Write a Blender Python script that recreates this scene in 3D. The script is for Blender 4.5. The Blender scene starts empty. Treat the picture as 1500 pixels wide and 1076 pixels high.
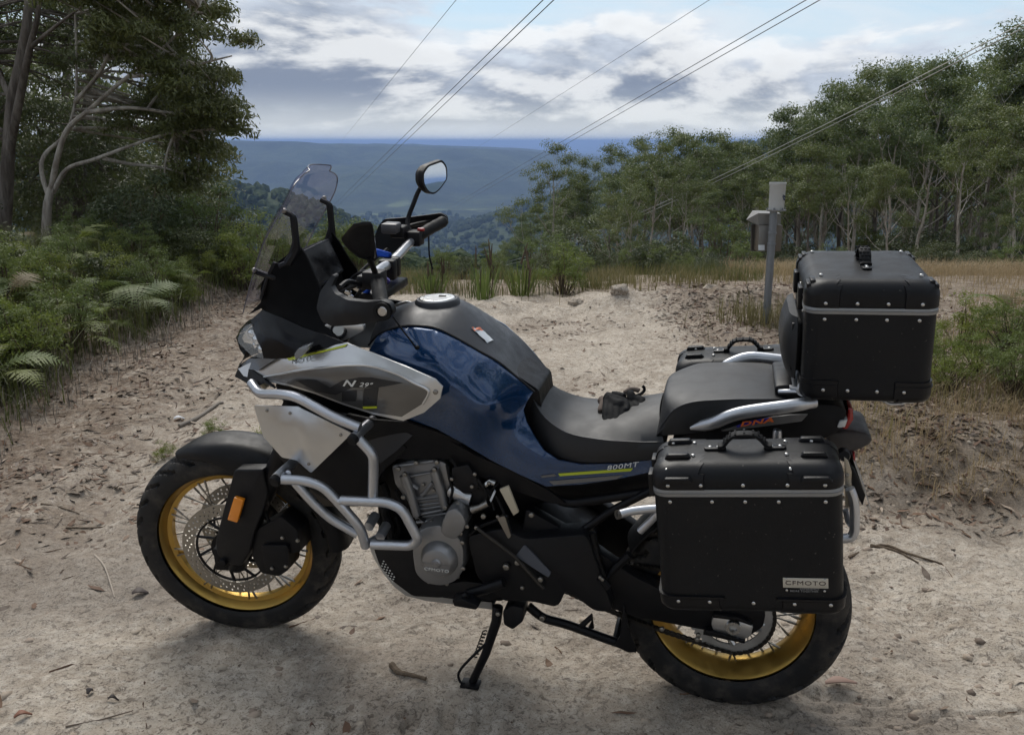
import bpy, bmesh, math, random
import numpy as np
from mathutils import Vector, Matrix, geometry

random.seed(7)
rng = np.random.default_rng(7)
scene = bpy.context.scene
COL = scene.collection
R_ = math.radians

# ------------------------------------------------------------------ camera
EYE = 1.5673
cam_data = bpy.data.cameras.new('camera')
cam_data.sensor_width = 36.0
cam_data.lens = 32.093
cam_data.clip_start = 0.05
cam_data.clip_end = 90000.0
cam = bpy.data.objects.new('camera', cam_data)
COL.objects.link(cam)
cam.location = (0, 0, EYE)
cam.rotation_euler = (R_(90 - 13.9031), 0, 0)
scene.camera = cam

# ------------------------------------------------------------------ sky, sun, exposure
SUN_EL, SUN_AZ = 52.0, -16.0            # degrees; azimuth measured from +Y towards +X
world = bpy.data.worlds.new('World')
scene.world = world
world.use_nodes = True
wn, wl = world.node_tree.nodes, world.node_tree.links
wn.clear()
w_out = wn.new('ShaderNodeOutputWorld')
w_bg = wn.new('ShaderNodeBackground')
w_bg.inputs['Strength'].default_value = 0.10
wl.new(w_bg.outputs[0], w_out.inputs['Surface'])
sky = wn.new('ShaderNodeTexSky')
sky.sky_type = 'NISHITA'
sky.sun_disc = False
sky.sun_elevation = R_(SUN_EL)
sky.sun_rotation = R_(SUN_AZ)
sky.altitude = 300
sky.air_density = 1.0
sky.dust_density = 1.6

def wmath(op, a, b=None, c=None, clamp=False):
    n = wn.new('ShaderNodeMath'); n.operation = op; n.use_clamp = clamp
    for i, v in enumerate((a, b, c)):
        if v is None: continue
        if isinstance(v, (int, float)): n.inputs[i].default_value = v
        else: wl.new(v, n.inputs[i])
    return n.outputs[0]
def wmix(f, a, b):
    n = wn.new('ShaderNodeMix'); n.data_type = 'RGBA'
    for k, v in (('Factor', f), ('A', a), ('B', b)):
        s = [i for i in n.inputs if i.name == k and (i.type == 'RGBA' or k == 'Factor' and i.type == 'VALUE')][0]
        if isinstance(v, (int, float)): s.default_value = v
        elif isinstance(v, tuple): s.default_value = (*v, 1)
        else: wl.new(v, s)
    return [o for o in n.outputs if o.type == 'RGBA'][0]
def wramp(v, lo, hi):
    n = wn.new('ShaderNodeMapRange'); n.interpolation_type = 'SMOOTHSTEP'
    n.inputs['From Min'].default_value = lo; n.inputs['From Max'].default_value = hi
    wl.new(v, n.inputs['Value']); return n.outputs[0]
def wnoise(vec, scale, detail, rough, dist=0.0):
    n = wn.new('ShaderNodeTexNoise'); n.noise_dimensions = '3D'
    n.inputs['Scale'].default_value = scale; n.inputs['Detail'].default_value = detail
    n.inputs['Roughness'].default_value = rough; n.inputs['Distortion'].default_value = dist
    wl.new(vec, n.inputs['Vector']); return n.outputs['Fac']
tc = wn.new('ShaderNodeTexCoord')
sep = wn.new('ShaderNodeSeparateXYZ'); wl.new(tc.outputs['Generated'], sep.inputs[0])
def wvec(op, a, v):
    n = wn.new('ShaderNodeVectorMath'); n.operation = op; wl.new(a, n.inputs[0]); n.inputs[1].default_value = v; return n.outputs[0]
# heaped clouds: long, flat-based banks with lit upper edges, over thin high cloud
cdir = wvec('ADD', wvec('MULTIPLY', tc.outputs['Generated'], (1.0, 1.0, 3.0)), (3.9, 9.2, 4.4))
base_n = wnoise(cdir, 3.3, 10.0, 0.57, 0.15)
lit_n = wnoise(wvec('ADD', cdir, (0.015, 0.0, 0.06)), 3.3, 10.0, 0.57, 0.15)
veil_n = wnoise(wvec('MULTIPLY', cdir, (1.0, 1.0, 2.2)), 2.2, 6.0, 0.6, 0.6)
cover = wramp(base_n, 0.375, 0.46)
thick = wramp(base_n, 0.41, 0.58)
lit = wramp(wmath('SUBTRACT', base_n, lit_n), -0.005, 0.095)
skyc = wmix(0.75, sky.outputs[0], (3.8, 5.2, 6.3))
skyc = wmix(wmath('MULTIPLY', wramp(veil_n, 0.36, 0.60), 0.8), skyc, (5.6, 6.05, 6.5))
cloud = wmix(thick, (4.7, 5.15, 5.85), (1.6, 1.95, 2.65))
cloud = wmix(wmath('MULTIPLY', lit, 0.68), cloud, (7.8, 7.85, 7.75))
body = wmix(wmath('MULTIPLY', cover, 0.95), skyc, cloud)
low = wramp(sep.outputs['Z'], 0.060, -0.005)
body = wmix(wmath('MULTIPLY', low, 0.80), body, (6.6, 6.8, 6.5))
wl.new(body, w_bg.inputs['Color'])

sun_data = bpy.data.lights.new('sun', 'SUN')
sun_data.energy = 1.9
sun_data.angle = R_(38)
sun_data.color = (1.0, 0.955, 0.88)
sun = bpy.data.objects.new('sun', sun_data)
COL.objects.link(sun)
sd = Vector((math.sin(R_(SUN_AZ)) * math.cos(R_(SUN_EL)), math.cos(R_(SUN_AZ)) * math.cos(R_(SUN_EL)), math.sin(R_(SUN_EL))))
sun.rotation_euler = (-sd).to_track_quat('-Z', 'Y').to_euler()

vs = scene.view_settings
vs.view_transform = 'Standard'; vs.look = 'None'; vs.gamma = 1.0; vs.use_curve_mapping = False
vs.exposure = 0.5
scene.render.engine = 'CYCLES'
cy = scene.cycles
cy.use_denoising = True
cy.use_adaptive_sampling = True; cy.adaptive_threshold = 0.02
cy.max_bounces = 5; cy.diffuse_bounces = 2; cy.glossy_bounces = 3; cy.transmission_bounces = 3
cy.transparent_max_bounces = 8; cy.volume_bounces = 0
cy.sample_clamp_indirect = 6.0
cy.caustics_reflective = False; cy.caustics_refractive = False

# ------------------------------------------------------------------ helpers: tags, objects
def tag(o, label=None, cat=None, group=None, kind=None):
    if label: o['label'] = label
    if cat: o['category'] = cat
    if group: o['group'] = group
    if kind: o['kind'] = kind
    return o
def link(name, me, parent=None, mat=None):
    o = bpy.data.objects.new(name, me)
    COL.objects.link(o)
    if parent is not None: o.parent = parent
    if mat is not None and me is not None and len(me.materials) == 0: me.materials.append(mat)
    return o
def empty(name, mw=None):
    o = bpy.data.objects.new(name, None)
    COL.objects.link(o)
    o.empty_display_size = 0.1
    if mw is not None: o.matrix_world = mw
    return o
def copy_tree(o, parent=None):
    c = o.copy(); COL.objects.link(c); c.parent = parent
    for ch in list(o.children): copy_tree(ch, c)
    return c

# ------------------------------------------------------------------ helpers: geometry
def V(*a): return Vector(a)
def cr(pts, k=6, closed=False):
    """Catmull-Rom through pts, k samples per span"""
    P = [Vector(p) for p in pts]; n = len(P); out = []
    rngs = range(n) if closed else range(n - 1)
    for i in rngs:
        p0 = P[(i - 1) % n] if closed or i > 0 else P[0] * 2 - P[1]
        p1, p2 = P[i], P[(i + 1) % n]
        p3 = P[(i + 2) % n] if closed or i + 2 < n else P[-1] * 2 - P[-2]
        for j in range(k):
            t = j / k
            out.append(0.5 * ((2 * p1) + (p2 - p0) * t + (2 * p0 - 5 * p1 + 4 * p2 - p3) * t * t + (3 * p1 - p0 - 3 * p2 + p3) * t ** 3))
    if not closed: out.append(P[-1])
    return out
def fillet(pts, r=0.03, k=5):
    """polyline with rounded bends (bent tube)"""
    P = [Vector(p) for p in pts]; out = [P[0]]
    for i in range(1, len(P) - 1):
        a, b, c = P[i - 1], P[i], P[i + 1]
        d1, d2 = (a - b), (c - b)
        t = min(r, d1.length * .45, d2.length * .45)
        s, e = b + d1.normalized() * t, b + d2.normalized() * t
        for j in range(k + 1):
            u = j / k
            out.append(s * (1 - u) ** 2 + b * 2 * u * (1 - u) + e * u * u)
    out.append(P[-1])
    return out

class MB:
    """collects the shapes of one mesh"""
    def __init__(s): s.v = []; s.f = []
    def add(s, vs, fs):
        o = len(s.v); s.v += [tuple(p) for p in vs]; s.f += [tuple(i + o for i in f) for f in fs]; return s
    def box(s, c, d, rot=None):
        c = Vector(c); h = Vector(d) * .5
        vs = [Vector((x * h.x, y * h.y, z * h.z)) for x in (-1, 1) for y in (-1, 1) for z in (-1, 1)]
        if rot is not None: vs = [rot @ p for p in vs]
        return s.add([c + p for p in vs], [(0, 1, 3, 2), (4, 6, 7, 5), (0, 4, 5, 1), (2, 3, 7, 6), (0, 2, 6, 4), (1, 5, 7, 3)])
    def tube(s, pts, r, n=10, closed=False, caps=True):
        P = [Vector(p) for p in pts]; m = len(P)
        rr = [r] * m if isinstance(r, (int, float)) else list(r)
        T = []
        for i in range(m):
            if closed: t = P[(i + 1) % m] - P[(i - 1) % m]
            else: t = P[min(i + 1, m - 1)] - P[max(i - 1, 0)]
            T.append(t.normalized() if t.length > 1e-9 else Vector((0, 0, 1)))
        u = T[0].orthogonal().normalized(); vs = []; prev = T[0]
        for i in range(m):
            ax = prev.cross(T[i])
            if ax.length > 1e-7:
                u = Matrix.Rotation(prev.angle(T[i]), 3, ax.normalized()) @ u
            u = (u - T[i] * u.dot(T[i])).normalized(); w = T[i].cross(u); prev = T[i]
            for j in range(n):
                a = 2 * math.pi * j / n
                vs.append(P[i] + (u * math.cos(a) + w * math.sin(a)) * rr[i])
        fs = []
        for i in range(m if closed else m - 1):
            i2 = (i + 1) % m
            for j in range(n):
                j2 = (j + 1) % n
                fs.append((i * n + j, i * n + j2, i2 * n + j2, i2 * n + j))
        if caps and not closed:
            fs.append(tuple(range(n - 1, -1, -1))); fs.append(tuple((m - 1) * n + j for j in range(n)))
        return s.add(vs, fs)
    def cyl(s, a, b, r0, r1=None, n=16):
        return s.tube([a, b], [r0, r0 if r1 is None else r1], n)
    def lathe(s, prof, c, ax=(0, 1, 0), n=32, closed=False, a0=0, a1=2 * math.pi):
        """profile of (radius, height along ax) turned about ax through c"""
        ax = Vector(ax).normalized(); u = ax.orthogonal().normalized()
        if abs(ax.y) > .99: u = Vector((1, 0, 0))
        w = ax.cross(u); c = Vector(c); m = len(prof); full = abs(a1 - a0) > 6.28
        na = n if full else n + 1; vs = []
        for i in range(na):
            a = a0 + (a1 - a0) * i / n
            d = u * math.cos(a) + w * math.sin(a)
            for (r, h) in prof: vs.append(c + d * r + ax * h)
        fs = []
        for i in range(n):
            i2 = (i + 1) % na
            for j in range(m if closed else m - 1):
                j2 = (j + 1) % m
                fs.append((i * m + j, i * m + j2, i2 * m + j2, i2 * m + j))
        return s.add(vs, fs)
    def loft(s, rings, closed=True, caps=True):
        n = len(rings[0]); vs = [p for r in rings for p in r]; fs = []
        for i in range(len(rings) - 1):
            for j in range(n if closed else n - 1):
                j2 = (j + 1) % n
                fs.append((i * n + j, i * n + j2, (i + 1) * n + j2, (i + 1) * n + j))
        if caps and closed:
            fs.append(tuple(range(n - 1, -1, -1))); fs.append(tuple((len(rings) - 1) * n + j for j in range(n)))
        return s.add(vs, fs)
    def prism(s, pts, y0, y1):
        """outline given as bike points; extruded across the bike from y0 to y1"""
        n = len(pts); a = [(p[0], y0, p[2]) for p in pts]; b = [(p[0], y1, p[2]) for p in pts]
        fs = [tuple(range(n)), tuple(range(2 * n - 1, n - 1, -1))]
        for j in range(n): fs.append((j, n + j, n + (j + 1) % n, (j + 1) % n))
        return s.add(a + b, fs)
    def plate(s, pts, off):
        """outline of 3D points thickened by the vector off"""
        n = len(pts); off = Vector(off)
        a = [Vector(p) for p in pts]; b = [p + off for p in a]
        fs = [tuple(range(n)), tuple(range(2 * n - 1, n - 1, -1))]
        for j in range(n): fs.append((j, n + j, n + (j + 1) % n, (j + 1) % n))
        return s.add(a + b, fs)
    def ell(s, c, r, n=14, m=8, rot=None):
        c = Vector(c); rings = []
        for i in range(1, m):
            t = math.pi * i / m
            rings.append([Vector((r[0] * math.sin(t) * math.cos(2 * math.pi * j / n), r[1] * math.sin(t) * math.sin(2 * math.pi * j / n), r[2] * math.cos(t))) for j in range(n)])
        vs = [p for ring in rings for p in ring] + [Vector((0, 0, r[2])), Vector((0, 0, -r[2]))]
        if rot is not None: vs = [rot @ p for p in vs]
        fs = []
        for i in range(m - 2):
            for j in range(n): fs.append((i * n + j, (i + 1) * n + j, (i + 1) * n + (j + 1) % n, i * n + (j + 1) % n))
        t, b = (m - 1) * n, (m - 1) * n + 1
        for j in range(n):
            fs.append((t, j, (j + 1) % n)); fs.append((b, (m - 2) * n + (j + 1) % n, (m - 2) * n + j))
        return s.add([c + p for p in vs], fs)
    def xf(s, M):
        s.v = [tuple(M @ Vector(p)) for p in s.v]; return s
    def mirror(s):
        o = len(s.v)
        s.v += [(x, -y, z) for (x, y, z) in s.v]; s.f += [tuple(i + o for i in reversed(f)) for f in s.f]; return s
    def mesh(s, name, bevel=0, seg=2, angle=35, smooth=True, sub=0):
        me = bpy.data.meshes.new(name)
        me.from_pydata(s.v, [], s.f)
        bm = bmesh.new(); bm.from_mesh(me)
        bmesh.ops.recalc_face_normals(bm, faces=bm.faces)
        if bevel:
            es = [e for e in bm.edges if len(e.link_faces) == 2 and e.calc_face_angle(0) > R_(angle)]
            bmesh.ops.bevel(bm, geom=es, offset=bevel, segments=seg, affect='EDGES', profile=.5, clamp_overlap=True)
        for f in bm.faces: f.smooth = smooth
        if smooth:
            for e in bm.edges:
                if len(e.link_faces) == 2 and e.calc_face_angle(0) > R_(40): e.smooth = False
        bm.to_mesh(me); bm.free()
        return me
    def build(s, name, mat, parent=None, bevel=0, seg=2, angle=35, smooth=True):
        return link(name, s.mesh(name, bevel, seg, angle, smooth), parent, mat)

def text_mesh(txt, size, mat4, depth=0.0006, shear=0.0, stretch=1.0, bold=0.0):
    """flat lettering as a mesh, centred, laid out by mat4 (x right, y up, z out)"""
    cu_ = bpy.data.curves.new('text', 'FONT')
    cu_.body = txt; cu_.size = size; cu_.align_x = 'CENTER'; cu_.align_y = 'CENTER'
    cu_.extrude = depth; cu_.shear = shear; cu_.offset = bold; cu_.resolution_u = 3; cu_.space_character = 1.08
    ob = bpy.data.objects.new('text', cu_); COL.objects.link(ob)
    dg = bpy.context.evaluated_depsgraph_get()
    me = bpy.data.meshes.new_from_object(ob.evaluated_get(dg))
    bpy.data.objects.remove(ob); bpy.data.curves.remove(cu_)
    me.transform(mat4 @ Matrix.Diagonal((stretch, 1, 1, 1)))
    return me

# ------------------------------------------------------------------ helpers: numpy noise
def _hash(ix, iy, seed):
    h = (ix.astype(np.int64) * 374761393 + iy.astype(np.int64) * 668265263 + seed * 974711) & 0x7fffffff
    h = ((h ^ (h >> 13)) * 1274126177) & 0x7fffffff
    return ((h ^ (h >> 16)) & 0xffff) / 65535.0
def vnoise(x, y, seed=0):
    xi = np.floor(x); yi = np.floor(y); fx = x - xi; fy = y - yi
    u = fx * fx * fx * (fx * (fx * 6 - 15) + 10); v = fy * fy * fy * (fy * (fy * 6 - 15) + 10)
    a = _hash(xi, yi, seed); b = _hash(xi + 1, yi, seed); c = _hash(xi, yi + 1, seed); d = _hash(xi + 1, yi + 1, seed)
    return (a * (1 - u) + b * u) * (1 - v) + (c * (1 - u) + d * u) * v
def fbm(x, y, oct=5, gain=.5, seed=0):
    s = 0; a = 1; t = 0
    for i in range(oct):
        c, sn = math.cos(i * 1.1), math.sin(i * 1.1)
        s = s + a * (vnoise((x * c - y * sn) * 2 ** i + 17.3 * i, (x * sn + y * c) * 2 ** i - 9.1 * i, seed + i) - .5); t += a; a *= gain
    return s / t * 2
def sstep(a, b, x):
    t = np.clip((x - a) / (b - a), 0, 1); return t * t * (3 - 2 * t)

def raw_mesh(name, verts, faces_flat, nper, mat=None, smooth=True, attr=None):
    """big mesh straight from numpy arrays"""
    me = bpy.data.meshes.new(name)
    verts = np.asarray(verts, np.float32); faces_flat = np.asarray(faces_flat, np.int32)
    nf = len(faces_flat) // nper
    me.vertices.add(len(verts)); me.vertices.foreach_set('co', verts.ravel())
    me.loops.add(len(faces_flat)); me.loops.foreach_set('vertex_index', faces_flat)
    me.polygons.add(nf)
    me.polygons.foreach_set('loop_start', np.arange(0, nf * nper, nper, dtype=np.int32))
    me.polygons.foreach_set('loop_total', np.full(nf, nper, np.int32))
    me.polygons.foreach_set('use_smooth', np.full(nf, smooth, bool))
    me.update(calc_edges=True)
    if attr:
        for k, a in attr.items():
            at = me.color_attributes.new(k, 'FLOAT_COLOR', 'POINT')
            at.data.foreach_set('color', np.asarray(a, np.float32).ravel())
    if mat: me.materials.append(mat)
    return me

# ------------------------------------------------------------------ helpers: materials
class NT:
    def __init__(s, name):
        s.m = bpy.data.materials.new(name); s.m.use_nodes = True
        s.t = s.m.node_tree; s.n = s.t.nodes; s.l = s.t.links; s.n.clear()
        s.out = s.n.new('ShaderNodeOutputMaterial')
    def put(s, sock, v):
        if v is None: return
        if isinstance(v, (int, float)): sock.default_value = v
        elif isinstance(v, tuple): sock.default_value = (*v, 1) if (len(v) == 3 and sock.type == 'RGBA') else v
        else: s.l.new(v, sock)
    def math(s, op, a, b=None, clamp=False):
        n = s.n.new('ShaderNodeMath'); n.operation = op; n.use_clamp = clamp
        s.put(n.inputs[0], a); s.put(n.inputs[1], b); return n.outputs[0]
    def mix(s, f, a, b, blend='MIX'):
        n = s.n.new('ShaderNodeMix'); n.data_type = 'RGBA'; n.blend_type = blend
        s.put(n.inputs[0], f); s.put(n.inputs[6], a); s.put(n.inputs[7], b); return n.outputs[2]
    def coord(s, kind='Object'):
        return s.n.new('ShaderNodeTexCoord').outputs[kind]
    def noise(s, scale, detail=4, rough=.55, vec=None, dist=0.0, out='Fac'):
        n = s.n.new('ShaderNodeTexNoise'); n.inputs['Scale'].default_value = scale
        n.inputs['Detail'].default_value = detail; n.inputs['Roughness'].default_value = rough; n.inputs['Distortion'].default_value = dist
        s.l.new(vec if vec is not None else s.coord(), n.inputs['Vector']); return n.outputs[out]
    def voro(s, scale, vec=None, feature='F1', out='Distance'):
        n = s.n.new('ShaderNodeTexVoronoi'); n.feature = feature; n.inputs['Scale'].default_value = scale
        s.l.new(vec if vec is not None else s.coord(), n.inputs['Vector']); return n.outputs[out]
    def ramp(s, v, lo, hi, a=0.0, b=1.0):
        n = s.n.new('ShaderNodeMapRange'); n.interpolation_type = 'SMOOTHSTEP'
        n.inputs['From Min'].default_value = lo; n.inputs['From Max'].default_value = hi
        n.inputs['To Min'].default_value = a; n.inputs['To Max'].default_value = b
        s.put(n.inputs['Value'], v); return n.outputs[0]
    def scalev(s, vec, sc):
        n = s.n.new('ShaderNodeVectorMath'); n.operation = 'MULTIPLY'; s.l.new(vec, n.inputs[0]); n.inputs[1].default_value = sc; return n.outputs[0]
    def bump(s, h, strength=.3, dist=.01):
        n = s.n.new('ShaderNodeBump'); n.inputs['Strength'].default_value = strength; n.inputs['Distance'].default_value = dist
        s.l.new(h, n.inputs['Height']); return n.outputs[0]
    def bsdf(s, color, rough=.5, metal=0.0, normal=None, spec=.5, coat=0.0, coat_rough=.03, **kw):
        b = s.n.new('ShaderNodeBsdfPrincipled')
        s.put(b.inputs['Base Color'], color); s.put(b.inputs['Roughness'], rough); s.put(b.inputs['Metallic'], metal)
        s.put(b.inputs['Specular IOR Level'], spec); s.put(b.inputs['Coat Weight'], coat); s.put(b.inputs['Coat Roughness'], coat_rough)
        if normal is not None: s.l.new(normal, b.inputs['Normal'])
        for k, v in kw.items(): s.put(b.inputs[k.replace('_', ' ')], v)
        s.l.new(b.outputs[0], s.out.inputs['Surface'])
        return b

def simple(name, col, rough=.5, metal=0.0, spec=.5, coat=0.0, grain=0.0, gscale=400, dust=0.0, rvar=.08):
    """painted, plastic or metal surface with fine grain, uneven gloss and a little road dust"""
    m = NT(name); co = m.coord()
    n1 = m.noise(9, 5, .6, co); c = col
    if dust:
        c = m.mix(m.ramp(n1, .45, .75, 0.0, dust), col, (.30, .26, .21))
    else:
        c = m.mix(m.ramp(n1, .3, .7, 0, .10), col, tuple(x * .8 for x in col))
    r = m.ramp(m.noise(26, 4, .6, co), .3, .7, max(rough - rvar, .02), min(rough + rvar, 1))
    nm = m.bump(m.noise(gscale, 2, .5, co), grain, .002) if grain else None
    m.bsdf(c, r, metal, nm, spec, coat)
    return m.m

# ================================================================== THE SETTING
# ---- ground of the clearing -------------------------------------------------
def ground_h(x, y, fine=True):
    x = np.asarray(x, float); y = np.asarray(y, float)
    h = .05 * fbm(x * .45, y * .45, 3, .5, 3) * sstep(2.9, 4.2, y)
    d = np.maximum(y - 9.1, 0)
    h = h - .155 * (np.sqrt(d * d + 4) - 2)                             # the hill falls away beyond the clearing
    edge = -3.05 + .35 * fbm(y * .6, y * 0 + 3, 3, .5, 9)
    h = h + .24 * sstep(0, .9, edge - x) + .045 * np.clip(edge - x, 0, 9)  # bank on the left
    bk = sstep(.85, 1.75, x + .25 * fbm(y * .8, x * .3, 3, .5, 21))
    h = h + bk * (.24 * sstep(3.45, 4.25, y + .18 * fbm(x * 1.3, y * 1.1, 3, .5, 5)) - .16 * sstep(5.4, 7.0, y))
    md = np.exp(-((y - 8.7) / .55) ** 2) * sstep(-1.9, -.6, x) * (1 - sstep(3.2, 4.2, x))
    h = h + md * (.10 + .16 * np.clip(fbm(x * 1.7, y * 1.9, 4, .55, 31), -.3, 1))
    h = h + .13 * np.exp(-((x - 1.02) / .24) ** 2 - ((y - 8.62) / .26) ** 2)
    h = h + .034 * np.exp(-((x + .11) / .28) ** 2 - ((y - 2.36) / .14) ** 2)      # the side stand's foot sits a little high
    h = h - .035 * np.exp(-((x + .25 - .06 * y) / .35) ** 2) * sstep(4, 6, y) * (1 - sstep(9, 10, y))
    if fine:
        near = 1 - sstep(9, 14, y)
        h = h + near * (.024 * fbm(x * 2.7, y * 3.1, 4, .55, 41) + .013 * fbm(x * 10, y * 10, 4, .62, 51))
        pit = fbm(x * 24, y * 24, 3, .6, 55); h = h + near * .0075 * (np.abs(pit) - .25) * (.4 + .9 * vnoise(x * 1.1, y * 1.1, 57))
        cl = fbm(x * 7.3, y * 7.3, 4, .6, 61)
        h = h + near * .010 * np.clip(cl - .15, 0, 1) * (1.0 + 1.2 * sstep(.2, 1.2, x))
        # churned and printed sand in front of the motorcycle
        a = np.exp(-((y - 2.235 - .03 * x) / .06) ** 2) * sstep(-.75, -.6, x) * (1 - sstep(-.1, .1, x))
        h = h - a * .016 * (np.sin(x * 62 + 9 * np.abs(y - 2.235)) > .1) * (.6 + .8 * vnoise(x * 9, y * 9, 5))
        rid = np.abs(fbm(x * 2.3 + y * 1.2, y * 5.2 - x, 3, .5, 71))
        h = h - .018 * (1 - sstep(0, .10, rid)) * sstep(.55, .9, x) * (1 - sstep(2.35, 2.6, y))
        # the sand lies a little tilted and presses up against both tyres
        h = h - .0148 * (x + .12) * (1 - sstep(1.0, 1.8, np.abs(x))) * (1 - sstep(3.2, 3.8, y))
        h = h + .013 * np.exp(-((x + .86) / .16) ** 2 - ((y - 2.72) / .09) ** 2) + .013 * np.exp(-((x - .62) / .17) ** 2 - ((y - 2.38) / .11) ** 2)
        # old wheel ruts leading past the motorcycle
        for (x0_, k1, k2, wd_, dp_) in ((1.55, -.22, .012, .13, .028), (2.25, -.20, .012, .12, .022), (-1.75, -.05, -.006, .15, .026), (-2.55, -.03, -.004, .14, .020)):
            cx_ = x0_ + k1 * (y - 2) + k2 * (y - 2) ** 2 + .07 * fbm(y * .9, y * 0 + x0_, 2, .5, 63); q_ = (x - cx_) / wd_
            h = h + near * dp_ * (np.exp(-((np.abs(q_) - 1.5) / .55) ** 2) * .55 - np.exp(-q_ ** 2)) * (.45 + .8 * vnoise(y * 1.3, y * 0 + x0_, 65)) * sstep(2.2, 3.4, y + .6 * (np.abs(x) > 1.2))
        # long rills on the right bank
        rl = np.abs(np.sin((x * .75 - y * 1.6) * 4.2 + 1.6 * fbm(x * .9, y * .9, 3, .5, 81)))
        h = h - bk * .035 * (1 - rl) ** 2 * sstep(3.4, 3.7, y) * (1 - sstep(4.6, 5.4, y))
    return h

def axis_pts(spec):
    out = [spec[0][0]]
    for (a, b, s0, s1) in spec:
        p = a
        while p < b:
            t = (p - a) / (b - a); p += s0 + (s1 - s0) * t; out.append(min(p, b))
    return np.unique(np.round(np.array(out), 5))
gx = axis_pts([(-60, -12, 4, 1.0), (-12, -3.4, .9, .08), (-3.4, -1.7, .07, .022), (-1.7, 1.9, .0105, .0105), (1.9, 4.5, .014, .06), (4.5, 14, .07, .9), (14, 60, 1, 4)])
gy = axis_pts([(-25, 0, 3, .5), (0, 1.9, .3, .05), (1.9, 3.4, .0085, .011), (3.4, 6.5, .013, .04), (6.5, 10.5, .04, .07), (10.5, 20, .1, .6), (20, 62, .7, 2.5)])
GX, GY = np.meshgrid(gx, gy)
GZ = ground_h(GX, GY)
nx, ny = len(gx), len(gy)
idx = np.arange(nx * ny).reshape(ny, nx)
quads = np.stack([idx[:-1, :-1], idx[:-1, 1:], idx[1:, 1:], idx[1:, :-1]], -1).reshape(-1)
def litter_mask(x, y):
    e = sstep(-.9, -2.6, x + .5 * fbm(x * .8, y * .8, 3, .5, 91)) * sstep(2.7, 3.6, y)
    m2 = sstep(-.05, .5, fbm(x * .55, y * .9, 4, .6, 95)) * sstep(4.2, 5.5, y) * .8
    bk = sstep(1.1, 1.7, x) * sstep(3.9, 4.4, y) * .85
    return np.clip(np.maximum(np.maximum(e, m2), bk), 0, 1) * (1 - sstep(10, 12, y) * .5)
def soil_mask(x, y):     # dark humus, grey bank, vegetated floor
    b = sstep(.2, -.3, x + 3.0) + sstep(1.25, 1.75, x + .3 * fbm(x, y, 3, .5, 23)) * sstep(3.35, 3.75, y + .12 * fbm(x * 2, y * 2, 3, .5, 25)) * (1 - sstep(6.3, 7.2, y)) + sstep(9.0, 9.8, y)
    b = b + .8 * sstep(.1, .5, fbm(x * 1.6, y * 1.6, 4, .6, 97)) * sstep(8.0, 8.5, y)
    return np.clip(b, 0, 1)
damp = np.clip(.5 + fbm(GX * .9, GY * 1.3, 4, .6, 101) * .9, 0, 1) * (1 - sstep(3.2, 4.6, GY) * .7) + .28 * (1 - sstep(2.9, 3.6, GY)) * sstep(.9, -.6, GX)
att = np.stack([litter_mask(GX, GY), soil_mask(GX, GY), damp, np.ones_like(GX)], -1)

def ground_material():
    m = NT('sandy_ground'); co = m.coord()
    a = m.n.new('ShaderNodeVertexColor'); a.layer_name = 'mask'
    sp = m.n.new('ShaderNodeSeparateColor'); m.l.new(a.outputs[0], sp.inputs[0])
    lit_, soil, wet = sp.outputs[0], sp.outputs[1], sp.outputs[2]
    n1 = m.noise(2.2, 8, .62, co); n2 = m.noise(21, 6, .65, co); n3 = m.noise(90, 5, .7, co)
    sand = m.mix(m.ramp(n1, .35, .68), (.51, .44, .36), (.35, .292, .232))
    sand = m.mix(m.ramp(n2, .42, .68, 0, .55), sand, (.70, .635, .55))
    sand = m.mix(m.ramp(wet, .35, .9, 0, .6), sand, (.225, .190, .158))
    # crumbs, charcoal and bark bits lying in the sand
    n4 = m.noise(48, 7, .72, co, .8); n5 = m.noise(150, 4, .7, co)
    patch = m.ramp(m.noise(1.7, 5, .65, co), .30, .62, .5, 1.0)
    crumb = m.math('MULTIPLY', m.ramp(n4, .51, .61), patch)
    sand = m.mix(m.math('MULTIPLY', crumb, .72), sand, (.085, .066, .052))
    sand = m.mix(m.math('MULTIPLY', m.ramp(n5, .55, .66), .75), sand, (.10, .08, .064))
    sand = m.mix(m.ramp(n5, .42, .30, 0, .40), sand, (.66, .59, .50))
    sand = m.mix(m.ramp(n3, .60, .72, 0, .35), sand, (.14, .115, .09))
    lit_c = m.mix(m.ramp(m.noise(34, 5, .7, co), .35, .65), (.085, .055, .038), (.22, .165, .12))
    lit_c = m.mix(m.ramp(m.voro(75, co), .25, .05, 0, .6), lit_c, (.34, .27, .2))
    c = m.mix(m.math('MULTIPLY', lit_, m.ramp(m.noise(5.5, 6, .7, co), .30, .58, .25, .92)), sand, lit_c)
    soil_c = m.mix(m.ramp(m.noise(6, 7, .65, co), .35, .65), (.14, .105, .075), (.34, .275, .21))
    soil_c = m.mix(m.ramp(n3, .52, .66, 0, .6), soil_c, (.05, .04, .03))
    c = m.mix(m.math('MULTIPLY', soil, m.ramp(m.noise(3.3, 6, .7, co), .25, .6, .45, 1.0)), c, soil_c)
    hgt = m.math('ADD', m.math('MULTIPLY', n2, .55), m.math('ADD', m.math('MULTIPLY', n3, .35), m.math('MULTIPLY', n4, .45)))
    m.bsdf(c, .93, 0, m.bump(hgt, .9, .022), .25)
    return m.m
ground = link('ground', raw_mesh('ground', np.stack([GX, GY, GZ], -1).reshape(-1, 3), quads, 4, ground_material(), True, {'mask': att.reshape(-1, 4)}))
tag(ground, 'pale sandy clearing with ruts, crumbs and leaf litter', kind='structure')

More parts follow.
